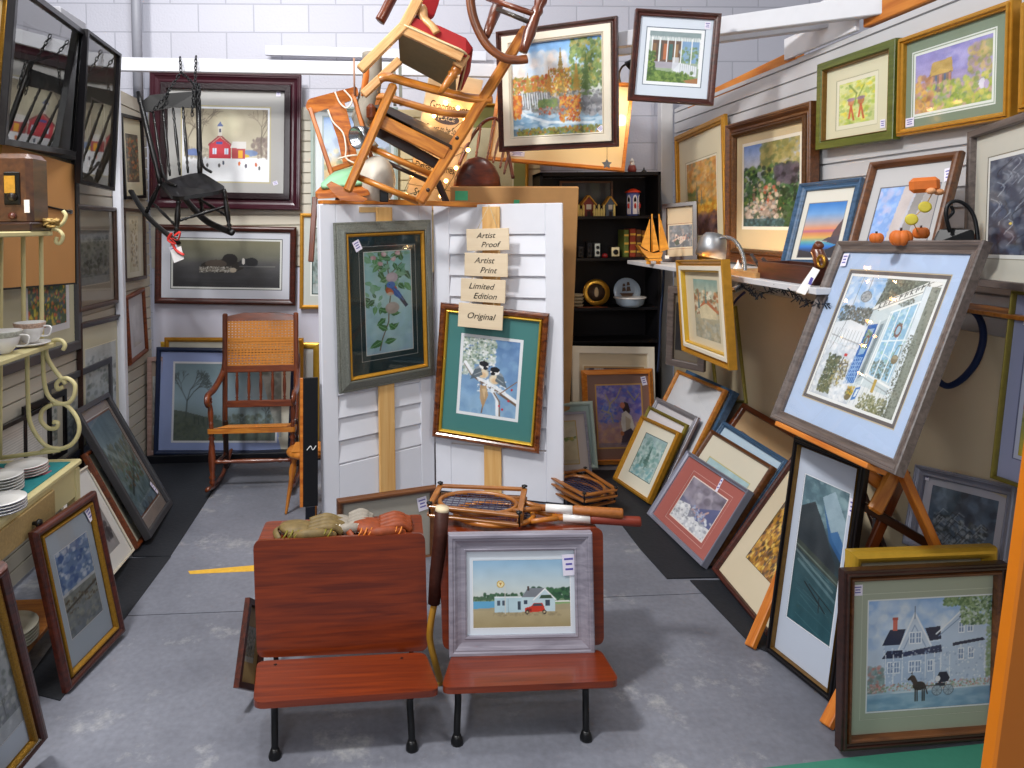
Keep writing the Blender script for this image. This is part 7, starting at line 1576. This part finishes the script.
mb.prism([o + ux * -.055 + uz * -.012, o + ux * .05 + uz * -.012, o + ux * .036 + uz * -.032, o + ux * -.04 + uz * -.032], n_ * .001); T.part('ship_drawing', mb, plain('#5a4436', .6, noise=.3))
p = onshelf(630, 2, .06); T = Thing('serving_dish', p, 'pale blue covered dish in front of the ship plate', 'dish')
T.part('bowl', MB().lathe([(.07, 0), (.095, .02), (.103, .05), (.112, .062), (.108, .064), (.09, .03), (0, .02)], p, seg=28), M_CHINAB); T.part('rim', MB().lathe([(.108, .06), (.116, .062), (.116, .07), (.106, .071)], p, seg=28), M_CHINA)
for k in range(4):
    p = onshelf(577, 2, .08) + UP * (.024 * k); solo(MB().lathe([(.03, 0), (.04, .006), (.05, .022), (.047, .022), (.03, .008), (0, .006)], p, seg=20), 'small_bowl', plain('#b9a98a', .4, coat=.3), ['lowest', 'second', 'third', 'topmost'][k] + ' small bowl of the stack at the left of the gold plate', 'bowl', 'stack of small bowls in the bookcase')
p = P(592, 306.5, yb0 + .03); p.z = SHZ[2]; solo(MB().rrect(p + UP * .004, (1, 0, 0), (0, 1, 0), .22, .05, .006, .01), 'wooden_tray', W_BROWN, 'flat brown tray along the shelf under the gold plate', 'tray')
# figurine on top
p = P(632, 171, yb0 + .08); p.z = ztop; T = Thing('santa_figurine', p, 'small red and white bearded figurine on top of the bookcase', 'figurine')
T.part('body', MB().lathe([(.028, 0), (.032, .02), (.024, .05), (.012, .06), (0, .062)], p, seg=14), plain('#8a3a30', .5)); T.part('head', MB().ball(p + UP * .068, .016, None, 10, 8), plain('#d8b8a0', .5)); T.part('beard', MB().ball(p + Vector((0, -.014, .055)), (.016, .008, .02), None, 10, 6), M_CHINA); T.part('hat', MB().lathe([(.018, 0), (.014, .012), (0, .03)], p + UP * .076, seg=12), M_CHINA)
p = P(644, 171, yb0 + .08); p.z = ztop; solo(MB().lathe([(.018, 0), (.02, .008), (.006, .02), (.004, .035), (0, .036)], p, seg=12), 'candle_holder', M_IRON, 'tiny dark candle holder on top of the bookcase', 'ornament')
# model sailboat
W_BOAT = wood('#b8741c', '#d89830', .45, .2, (8, 40, 40), name='boat_wood')
bd = 4.12; p = P(655, 259, bd); p.z = SZ; T = Thing('model_sailboat', p, 'orange wooden model sailboat on the left end of the right shelf', 'model boat')
def bxy(x, y, d=bd): return P(x, y, d)
T.part('hull', MB().prism([bxy(638, 245), bxy(644, 250), bxy(655, 253.5), bxy(663, 252), bxy(661, 258), bxy(648, 258), bxy(643, 253)], (0, .05, 0)), W_BOAT)
T.part('stand', MB().bar(bxy(647, 259.5, bd + .025), bxy(660, 259.5, bd + .025), .06, .014, (0, 1, 0)).bar(Vector((p.x - .03, bd + .025, SZ)), Vector((p.x - .03, bd + .025, SZ + .02)), .02, .02).bar(Vector((p.x + .03, bd + .025, SZ)), Vector((p.x + .03, bd + .025, SZ + .02)), .02, .02), W_BOAT)
for a, b in (((652, 252), (652, 214)), ((660, 252), (659, 214))): T.part('mast', MB().tube([bxy(*a, bd + .025), bxy(*b, bd + .025)], .004, 6), W_BOAT)
for s in ([(650, 219), (650, 252), (641, 246)], [(653, 219), (659, 250), (653, 252)], [(660, 217), (669, 249), (660, 252)]): T.part('sail', MB().prism([P(x, y, bd + .02) for x, y in s], (0, .006, 0)), W_BOAT)
T.part('tag', MB().box(bxy(667, 257, bd - .005), (.025, .003, .02)), M_CHINA)

# ---- on the right shelf
p = P(798, 281, 2.83); p.z = SZ; T = Thing('wooden_trough', p, 'dark brown long wooden trough on the shelf under the sunset print', 'trough')
a, b = P(776, 279, 3.02), P(826, 284, 2.62); a.z = b.z = SZ
n_ = Vector((-1, 0, 0)); hh = .075
W_TR = wood('#2c120a', '#54261a', .5, .1, (5, 40, 40), name='trough_wood')
a.x = b.x = SX + .05
T.part('front_side', MB().bar(a + UP * hh / 2, b + UP * hh / 2, hh, .012, UP, .002), W_TR); T.part('back_side', MB().bar(a + Vector((.14, 0, hh / 2)), b + Vector((.14, 0, hh / 2)), hh, .012, UP, .002), W_TR)
for q in (a, b): T.part('end', MB().bar(q + Vector((0, 0, hh / 2)), q + Vector((.14, 0, hh / 2)), hh, .012, UP, .002), W_TR)
T.part('bottom', MB().box((a + b) / 2 + Vector((.07, 0, .008)), (.14, abs(b.y - a.y), .012)), W_TR)
p = P(818, 266, 2.66); T = Thing('carved_bird', p, 'brown carved bird standing in the dark wooden trough', 'carving'); p2 = Vector((SX + .1, p.y, SZ + .02))
T.part('body', MB().tube(curve([p2 + Vector((0, 0, 0)), p2 + Vector((0, -.02, .05)), p2 + Vector((0, .0, .09)), p2 + Vector((0, .015, .12)), p2 + Vector((0, -.005, .14))], 5), [.02] * 5 + [.026] * 5 + [.024] * 5 + [.018] * 5 + [.012], 10), W_BROWN)
T.part('brass_ring', MB().tube([p2 + Vector((-.03, -.06 + .022 * math.cos(t), .075 + .022 * math.sin(t))) for t in [2 * PI * k / 14 for k in range(14)]], .006, 6, closed=True), M_BRASS)
T = Thing('price_tag', P(812, 290, 2.62), 'long white price tag hanging over the shelf edge from the trough', 'tag'); q = [P(813, 267, 2.6), P(820, 270, 2.58), P(805, 295, 2.56), P(796, 292, 2.58)]
T.part('paper', MB().prism(q, (.002, .003, 0)), M_CHINA); T.part('writing', MB().bar(q[0].lerp(q[1], .5).lerp(q[2], .35) - Vector((.002, .003, 0)), q[0].lerp(q[1], .5).lerp(q[2], .6) - Vector((.002, .003, 0)), .012, .001, (1, 0, 0)), M_STICKB)
def knife(x0, y0, x1, y1, d, col, label, nm='pocket_knife'):
    a, b = P(x0, y0, d), P(x1, y1, d); a.z = max(a.z, SZ + .008); m_ = a.lerp(b, .55); T = Thing(nm, a, label, 'tool', 'tools on the right shelf')
    T.part('handle', MB().tube([a, a.lerp(m_, .5), m_], [.008, .011, .009], 8, flat=.6), plain(col, .4, noise=.2)); T.part('blade', MB().bar(m_, b, .014, .003, UP), M_CHROME)
knife(765, 277, 751, 254, 3.05, '#2a2a30', 'black handled tool standing tilted on the shelf by the lamp', 'hand_tool')
knife(775, 272, 762, 258, 3.0, '#b8942a', 'yellow handled tool lying next to the tilted black one', 'hand_tool')
knife(752, 272, 762, 274, 3.12, '#a82420', 'red handled pocket knife on the shelf behind the lamp clamp')
knife(728, 270, 740, 272, 3.3, '#c8a868', 'tan handled pocket knife on the shelf left of the lamp clamp')
p = P(738, 272, 3.3); p.z = SZ; p.x = max(p.x, SX + .05); solo(MB().lathe([(.035, 0), (.03, .01), (.006, .05), (0, .07)], p, seg=12), 'paper_cone', M_CHINA, 'white folded paper cone by the silver lamp', 'paper')
p = Vector((SX + .12, 3.15, SZ)); solo(MB().rrect(p + UP * .012, (1, 0, 0), (0, 1, 0), .2, .3, .024, .01), 'kraft_tray', plain('#b98a54', .6, noise=.2), 'shallow tan cardboard tray on the shelf behind the lamp', 'tray')
p = Vector((SX + .03, 3.35, SZ)); solo(MB().ball(p + UP * .02, (.03, .03, .02), None, 12, 8), 'brass_bell', M_BRASS, 'small brass knob lying on the shelf near the lamp', 'ornament')
p = Vector((RX - .08, 3.0, SZ)); solo(MB().box(p + Vector((0, 0, .045)), (.06, .5, .09), None, .003), 'orange_box', plain('#a8541c', .5), 'long orange brown box on the shelf under the river print', 'box')
# orange slices, pumpkins and old iron behind the easel print
M_OR = plain('#cc6a22', .6, noise=.15, scale=40); M_YE = plain('#c8b83c', .6, noise=.2, scale=60)
sd = 2.2; T = Thing('slice_ornament', P(925, 240, sd), 'hanging ornament of orange blocks and yellow fruit slices before the abstract print', 'ornament')
T.part('orange_block', MB().bar(P(909, 186, sd + .02), P(940, 184, sd - .02), .05, .03, UP, .012), M_OR)
T.part('bead', MB().ball(P(931, 191, sd - .02), (.014, .014, .011), None, 10, 8), plain('#d89a6a', .5)); T.part('bead', MB().ball(P(939, 192, sd - .02), (.016, .014, .011), None, 10, 8), plain('#c88a5a', .5))
for (x, y) in ((925, 207), (911.5, 219.5)): 
    c = P(x, y, sd); sl = T.part('slice', MB().lathe([(0, .004), (.013, .005), (.018, .003), (.019, 0), (.018, -.003), (0, -.004)], c, (-.5, -.8, .1), 16), M_YE)
T.part('string', MB().tube([P(933, 192, sd), P(925, 207, sd + .006), P(911.5, 219.5, sd + .006), P(918, 232, sd)], .0015, 5), plain('#b8862a', .6))
for (x, y, rx, lb) in ((876.5, 238, 7, 'leftmost small orange pumpkin behind the storefront print'), (901, 238, 11, 'ribbed orange brown pumpkin behind the storefront print'), (921, 233, 8, 'orange disc with a cut face beside the ribbed pumpkin'), (966, 238, 8.5, 'orange pumpkin right of the old iron')):
    c = P(x, y, sd + .03); r_ = rx * sd / 700
    T = Thing('wooden_pumpkin', c - UP * r_, lb, 'ornament', 'small wooden pumpkins on the shelf')
    mb = MB()
    for k in range(7): a = 2 * PI * k / 7; mb.ball(c + Vector((math.cos(a) * r_ * .45, math.sin(a) * r_ * .45, 0)), (r_ * .55, r_ * .55, r_ * .75), None, 8, 6)
    T.part('ribs', mb, M_OR); T.part('stalk', MB().tube([c + UP * r_ * .6, c + UP * r_ * 1.0], .004, 6), W_DARK)
T = Thing('old_flat_iron', P(950, 245, sd - .05), 'old black flat iron with a hooped handle at the right end of the shelf', 'iron')
T.part('body', MB().prism(roundpoly([P(932, 244, sd - .02), P(938, 230, sd - .02), P(950, 228, sd - .05), P(974, 230, sd - .1), P(976, 246, sd - .1)], .01), (.04, .05, 0)), M_IRON)
T.part('handle', tb([(950, 232, sd - .06), (946, 216, sd - .06), (948, 205, sd - .06), (957, 201, sd - .07), (968, 207, sd - .08), (975, 220, sd - .09), (978, 242, sd - .1)], .006, 6), M_IRON)
T.part('bracket', tb([(948, 218, sd - .06), (953, 212, sd - .06), (951, 206, sd - .06)], .005, 5), M_IRON)
# cables and garland under the shelf
solo(MB().tube(curve(seg([(960, 305, 2.3), (972, 310, 2.3), (981, 322, 2.3), (983, 340, 2.3), (976, 362, 2.3), (962, 379, 2.3), (948, 386, 2.3), (938, 380, 2.3), (932, 366, 2.3)]), 6), .011, 8), 'blue_cable', plain('#14264e', .5, noise=.1), 'thick dark blue cable looping under the right shelf', 'cable')
solo(MB().tube(curve(seg([(745, 292, 3.15), (736, 300, 3.18), (729, 312, 3.2), (722, 330, 3.25), (716, 352, 3.3)]), 5), .006, 8), 'lamp_cable', plain('#16204a', .5), 'dark blue lamp cable hanging behind the mill painting', 'cable')
mb = MB(); rr = random.Random(8)
for k in range(120):
    t = k / 119; y = 3.1 - .62 * t; x = SX + .02; z = SZ - .045 - .02 * math.sin(t * 9)
    a = Vector((x + rr.uniform(-.01, .01), y, z)); mb.bar(a, a + Vector((rr.uniform(-.03, .03), rr.uniform(-.02, .02), rr.uniform(-.03, .025))), .004, .002)
solo(mb, 'dark_garland', plain('#14202c', .3, metal=.3), 'dark tinsel garland along the underside of the right shelf', 'garland')

# ---- on the school seats
def glove(c, sx, mat, lace, label, flip=1):
    """an old baseball glove lying on its back: four curled fingers, thumb, palm, lacing"""
    T = Thing('baseball_glove', c, label, 'glove', 'baseball gloves on the left school seat')
    T.part('palm', MB().ball(c + Vector((0, .03, .012)), (.075 * sx, .06, .024), Matrix.Rotation(.15 * flip, 3, 'Y'), 16, 8), mat)
    for k in range(4):
        y = -.045 + .032 * k; b = c + Vector((.03 * flip, y + .03, .018))
        T.part('finger', MB().tube(curve([b, b + Vector((.05 * flip * sx, 0, .014)), b + Vector((.09 * flip * sx, .004, .01 - .003 * k)), b + Vector((.115 * flip * sx, .006, -.01))], 5), [.015] * 5 + [.017] * 5 + [.014] * 5 + [.01], 8), mat)
    T.part('thumb', MB().tube(curve([c + Vector((-.03 * flip, -.035, .012)), c + Vector((.02 * flip, -.06, .03)), c + Vector((.09 * flip * sx, -.05, .026)), c + Vector((.12 * flip * sx, -.035, .01))], 5), [.016] * 5 + [.019] * 5 + [.014] * 5 + [.01], 8), mat)
    mb = MB()
    for k in range(9):
        x = -.05 + .018 * k; mb.tube([c + Vector((x * flip * sx, -.068, .016)), c + Vector(((x + .012) * flip * sx, -.064, .034)), c + Vector(((x + .016) * flip * sx, -.05, .042))], .003, 5)
    T.part('lacing', mb, lace)
    T.part('wrist_strap', MB().tube(curve([c + Vector((-.07 * flip, -.04, .005)), c + Vector((-.09 * flip, .0, .02)), c + Vector((-.08 * flip, .05, .01))], 5), .012, 8, flat=.5), mat)
zt1 = (SS1[1][2].z + SS1[1][3].z) / 2 - .026
g1 = P(300, 537, 2.56); g1.z = zt1; g2 = P(372, 535, 2.56); g2.z = zt1; g3 = P(340, 533, 2.58); g3.z = zt1
glove(g1, 1.1, plain('#6f5c34', .6, noise=.6, scale=40, bump=.4), plain('#7a7420', .5), 'tan baseball glove with yellow green lacing on the left school seat')
glove(g2, 1.0, M_LEATH, plain('#d07a2c', .5), 'orange leather baseball glove on the right end of the left school seat')
glove(g3 + Vector((0, .04, -.01)), .75, plain('#8f877c', .6, noise=.4, scale=40), plain('#e0d8c8', .5), 'pale grey baseball glove between the two darker ones')
# rackets
def racket(hc, ax, sd_, L, grip, mat, label, press=None, dz=0.):
    """hc centre of the head, ax direction of the handle in the horizontal plane"""
    T = Thing('tennis_racket', hc, label, 'racket', 'old wooden tennis rackets on the school seat' if hc.y < 3.2 else 'old wooden rackets by the shutter'); ax = ax.normalized(); s = Vector((-ax.y, ax.x, 0))
    T.part('head', MB().tube([hc + ax * (.15 * math.cos(t)) + s * (.105 * math.sin(t)) for t in [2 * PI * k / 28 for k in range(28)]], .010, 8, closed=True), mat)
    mb = MB()
    for k in range(-5, 6):
        x = k * .025; y = .1 * math.sqrt(max(0, 1 - (x / .145) ** 2)); mb.tube([hc + ax * x - s * y, hc + ax * x + s * y], .0016, 5)
    for k in range(-4, 5):
        y = k * .022; x = .145 * math.sqrt(max(0, 1 - (y / .1) ** 2)); mb.tube([hc + s * y - ax * x, hc + s * y + ax * x], .0016, 5)
    T.part('strings', mb, plain('#3a3550', .5))
    a = hc + ax * .14; b = hc + ax * .24
    T.part('throat', MB().tube([a - s * .05, b - s * .008], .010, 8).tube([a + s * .05, b + s * .008], .010, 8), mat)
    T.part('shaft', MB().tube([b - ax * .02, b + ax * .12], .013, 8), mat)
    T.part('white_tape', MB().tube([b + ax * .02, b + ax * .12], [.0165, .017], 8), M_CHINA)
    T.part('grip', MB().tube([b + ax * .12, b + ax * .13, b + ax * (.13 + L), b + ax * (.135 + L)], [.015, .018, .02, .016], 8), grip)
    if press:
        q = [hc + ax * x * .17 + s * y * (.13 if x > 0 else .105) for x, y in ((-1, -1), (1, -1), (1, 1), (-1, 1))]
        for z in (.017, -.017):
            for k in range(4): T.part('press_bar', MB().bar(q[k] + UP * z, q[(k + 1) % 4] + UP * z, .022, .011, UP.cross(q[(k + 1) % 4] - q[k]), .002), press)
        for k in range(4): T.part('press_bolt', MB().tube([q[k] - UP * .024, q[k] + UP * .036], .004, 6).lathe([(.012, 0), (.012, .004), (0, .006)], q[k] + UP * .028, seg=10), M_IRON)
    return T
W_RK = wood('#7a4418', '#a86a2c', .4, .3, (8, 50, 50), name='racket_wood')
zq = (SS2[1][2].z + SS2[1][3].z) / 2
M_GRIP = plain('#9a5a22', .5, noise=.35, scale=70, bump=.5)
h1 = onz(478, 503, zq + .024); racket(h1, onz(560, 509, zq + .024) - h1, 0, .17, M_GRIP, W_RK, 'wooden tennis racket in a screw press on top of the right school seat', W_RK)
h2 = onz(494, 514, zq - .005); racket(h2, onz(570, 518, zq - .005) - h2, 0, .17, plain('#7a2a18', .5, noise=.3), W_HONEY, 'second wooden tennis racket lying under the pressed one')
h4 = onz(583, 485, .14); racket(h4, Vector((-.3, .9, 0)), 0, .15, M_GRIP, W_RK, 'wooden racket in a press on the upper part of the pile by the right shutter', W_RK)
h5 = onz(581, 491, .085); racket(h5, Vector((-.35, .9, 0)), 0, .15, M_GRIP, W_HONEY, 'wooden racket in a press lower in the pile by the right shutter', W_RK)
c = onz(584, 499, .03); solo(MB().box((c.x, c.y + .06, .03), (.24, .26, .058), None, .006), 'dark_case', plain('#1a1a22', .5), 'dark flat case on the floor under the rackets by the shutter', 'case')
# wrapped stick between the seats
T = Thing('wooden_stick', onz(428, 655, .01), 'long curved wooden stick with a wrapped leather handle standing between the two school seats', 'stick')
T.part('handle', MB().tube(seg([(442, 511, 2.46), (440, 540, 2.45), (436, 575, 2.44), (434, 603, 2.44)]), [.026, .025, .024, .022], 12), plain('#3a1a12', .55, noise=.5, scale=60, bump=.6))
T.part('end_cap', MB().tube([P(442, 511.5, 2.46), P(442.3, 507, 2.46)], [.026, .024], 12), plain('#d6c4a2', .6))
T.part('shaft', MB().tube(curve(seg([(435, 600, 2.44), (431, 622, 2.43), (430, 640, 2.43), (435, 662, 2.43), (440, 680, 2.45)]), 5), .012, 8), plain('#a87a24', .45, noise=.3, scale=30))
zb_ = P(440, 680, 2.45)
T.part('blade', MB().tube(curve([zb_, zb_ + Vector((.0, .01, -.05)), zb_ + Vector((-.04, .02, -.09)), Vector((zb_.x - .1, zb_.y + .02, .02))], 5), .014, 8, flat=.5), plain('#a87a24', .45, noise=.3, scale=30))

# ---- china on the left
def plates(x, y, n, r, z0, mat, rim, where, group, yy=None):
    c = P(x, y, yy); 
    for k in range(n):
        p = Vector((c.x, c.y, z0 + .0005 + .0105 * k)); T = Thing('plate', p, f'{where}, ' + ('topmost of its stack' if k == n - 1 else 'lowest of its stack' if k == 0 else f'{["", "second", "third", "fourth", "fifth", "sixth"][k]} from the bottom of its stack'), 'plate', group)
        T.part('dish', plate_mesh(p, r, (0, 0, 1), .008), mat); T.part('rim', MB().lathe([(r * .97, .0075), (r * 1.004, .0085), (r * 1.004, .0105), (r * .96, .011)], p, seg=28, caps=False), rim)
M_RIMR = plain('#8a2a2c', .3, coat=.4); M_RIMB = plain('#2a2f52', .3, coat=.4); M_RIMD = plain('#4a4440', .3, coat=.4)
plates(27, 470, 4, .075, zt + .004, M_CHINA, M_RIMR, 'dark red rimmed plate', 'plates with dark red rims', 2.78)
plates(2, 470, 6, .07, zt + .004, M_CHINA, M_RIMD, 'brown rimmed plate at left edge', 'plates with brown rims', 2.6)
plates(2, 495, 4, .075, zt + .004, M_CHINA, M_RIMB, 'blue rimmed plate near drawer knob', 'plates with blue rims', 2.42)
p = P(4, 510, 2.3); p.z = zt + .004; p.x = min(p.x, xt - .09); solo(MB().lathe([(.04, 0), (.055, .008), (.08, .03), (.078, .033), (.05, .012), (0, .01)], p, seg=28), 'teal_bowl', plain('#1f7f88', .3, coat=.4), 'shallow teal bowl at the front of the cream table', 'bowl')
def cup(p, r, h, label, band):
    T = Thing('teacup', p, label, 'cup', 'cups on the cream rack')
    T.part('bowl', MB().lathe([(r * .45, 0), (r * .5, .006), (r * .75, h * .35), (r, h), (r * .95, h), (r * .7, h * .36), (0, .01)], p, seg=24), M_CHINA)
    T.part('pattern_band', MB().lathe([(r * .93, h * .74), (r * 1.015, h * .97), (r * 1.0, h * .99)], p, seg=24, caps=False), plain(band, .4, noise=.7, scale=120))
    T.part('handle', MB().tube(curve([p + Vector((r * .8, 0, h * .8)), p + Vector((r * 1.4, 0, h * .75)), p + Vector((r * 1.3, 0, h * .35)), p + Vector((r * .7, 0, h * .3))], 4), .004, 6), M_CHINA)
p = P(30, 337, 2.86); p.z = zs2 + .012
solo(plate_mesh(Vector((p.x, p.y, zs2 - .003)), .075, (0, 0, 1), .012), 'saucer', M_CHINA, 'white saucer under the flower banded teacup on the cream rack', 'saucer')
cup(p + UP * .0, .058, .08, 'white teacup with a flower band on a saucer on the cream rack', '#b89a88')
p = P(2, 345, 2.7); p.z = zs2 - .003; cup(p, .07, .085, 'wide patterned cup left of the teacup at the left edge', '#a8a89c')
p = P(25, 340, 2.75); solo(MB().rrect(Vector((-1.57, 2.72, zs2 - .0025)), (1, 0, 0), (0, 1, 0), .22, .3, .002, .01), 'small_cloth', plain('#4a4a78', .8, noise=.5, scale=40), 'blue and white cloth under the cups on the cream rack', 'cloth')
zl = .131
p = Vector((-1.44, 2.6, zl)); plates(0, 0, 0, .1, 0, M_CHINA, M_RIMD, '', '', 2) if False else None
for k in range(5): 
    q = p + UP * (.012 * k); T = Thing('dinner_plate', q, ['lowest', 'second', 'third', 'fourth', 'topmost'][k] + ' cream dinner plate of the stack on the low shelf of the cream table', 'plate', 'dinner plates on the low shelf')
    T.part('dish', plate_mesh(q, .11, (0, 0, 1), .01), plain('#c8c2ac', .25, coat=.4, noise=.04))
cup(Vector((-1.37, 2.42, zl)), .035, .05, 'small white cup on the low shelf under the drawer', '#c8c0b0')
# loose bundle on the rack next to the radio
mb = MB(); rr = random.Random(4)
for k in range(10): mb.tube(curve([P(36 + rr.uniform(0, 24), 222 + rr.uniform(-4, 5), 2.9 + rr.uniform(-.02, .02)) for _ in range(4)], 4), .005, 6)
solo(mb, 'beaded_strings', plain('#a8884a', .5, noise=.9, scale=90), 'tangle of beaded strings beside the old radio', 'beads')

# grey box on top of the left partition, strap by the bookcase
a = onx(62, 8, LX + .02); solo(MB().box((LX + .0, a.y, 2.68), (.16, .3, .2), None, .006), 'grey_box', plain('#8a8a90', .6, noise=.1), 'small grey box on top of the left partition above the big reflecting frame', 'box')
solo(MB().tube(curve(seg([(664, 268, 4.7), (663, 290, 4.68), (661, 315, 4.66), (660, 345, 4.66), (658, 372, 4.66)]), 5), .018, 8, flat=.3), 'blue_strap', plain('#1c2f52', .6, noise=.2), 'dark blue strap hanging at the right edge of the bookcase under the shelf', 'strap')
# ---------------------------------------------------------------- light
def area(name, loc, tgt, size, energy, col, sy=None):
    l = bpy.data.lights.new(name, 'AREA'); l.energy = energy; l.color = col
    l.shape = 'RECTANGLE'; l.size = size; l.size_y = sy or size
    o = bpy.data.objects.new(name, l); COL.objects.link(o); o.location = loc
    d = Vector(tgt) - Vector(loc); o.rotation_euler = d.to_track_quat('-Z', 'Y').to_euler()
    return o
W = bpy.data.worlds.new('world'); S.world = W; W.use_nodes = True
bg = W.node_tree.nodes['Background']; bg.inputs['Color'].default_value = (.86, .9, 1.0, 1); bg.inputs['Strength'].default_value = .28
area('ceiling_light_key', (-1.7, 1.3, 4.4), (.4, 3.0, 0), .35, 175, (1, .98, .95), .5)
area('ceiling_light_side', (2.6, .6, 4.2), (1.2, 3.4, .6), .5, 46, (1, .97, .93), 1.2)
area('ceiling_light_rear', (.4, 3.9, 4.6), (.4, 3.4, 0), .6, 22, (1, .98, .96), 2.0)
def spot(name, loc, tgt, energy, col, ang=90, r=.04):
    l = bpy.data.lights.new(name, 'SPOT'); l.energy = energy; l.color = col; l.spot_size = math.radians(ang); l.spot_blend = .6; l.shadow_soft_size = r
    o = bpy.data.objects.new(name, l); COL.objects.link(o); o.location = loc
    d = Vector(tgt) - Vector(loc); o.rotation_euler = d.to_track_quat('-Z', 'Y').to_euler(); return o
def point(name, loc, energy, col, r=.03):
    l = bpy.data.lights.new(name, 'POINT'); l.energy = energy; l.color = col; l.shadow_soft_size = r
    o = bpy.data.objects.new(name, l); COL.objects.link(o); o.location = loc; return o
area('fill_light_front', (-1.1, -.8, 2.7), (.6, 3.5, .8), 1.2, 44, (.95, .97, 1), 1.2)  # added fill behind the camera, set low to reach under the right shelf
area('fill_light_back_left', (-.9, 3.1, 4.0), (-1.2, 4.9, .5), .4, 52, (.97, .98, 1), .8)  # added fill, brightens the misty tree print and the back-left floor
WARM = (1, .68, .36)
spot('desk_lamp_bulb', LAMP_POS, LAMP_TGT, 26, WARM, 150)
spot('clip_lamp_bulb', CLIP_POS, CLIP_TGT, 14, WARM, 140)
for k, b in enumerate(BULBS): point('fairy_bulb_light', b + Vector((0, -.03, 0)), .4, (1, .6, .28), .01)
vs = S.view_settings; vs.view_transform = 'Standard'; vs.look = 'None'; vs.gamma = 1; vs.exposure = -0.1; vs.use_curve_mapping = False
point('lamp_spill', LAMP_POS + Vector((0, -.02, -.04)), 10, WARM, .05)
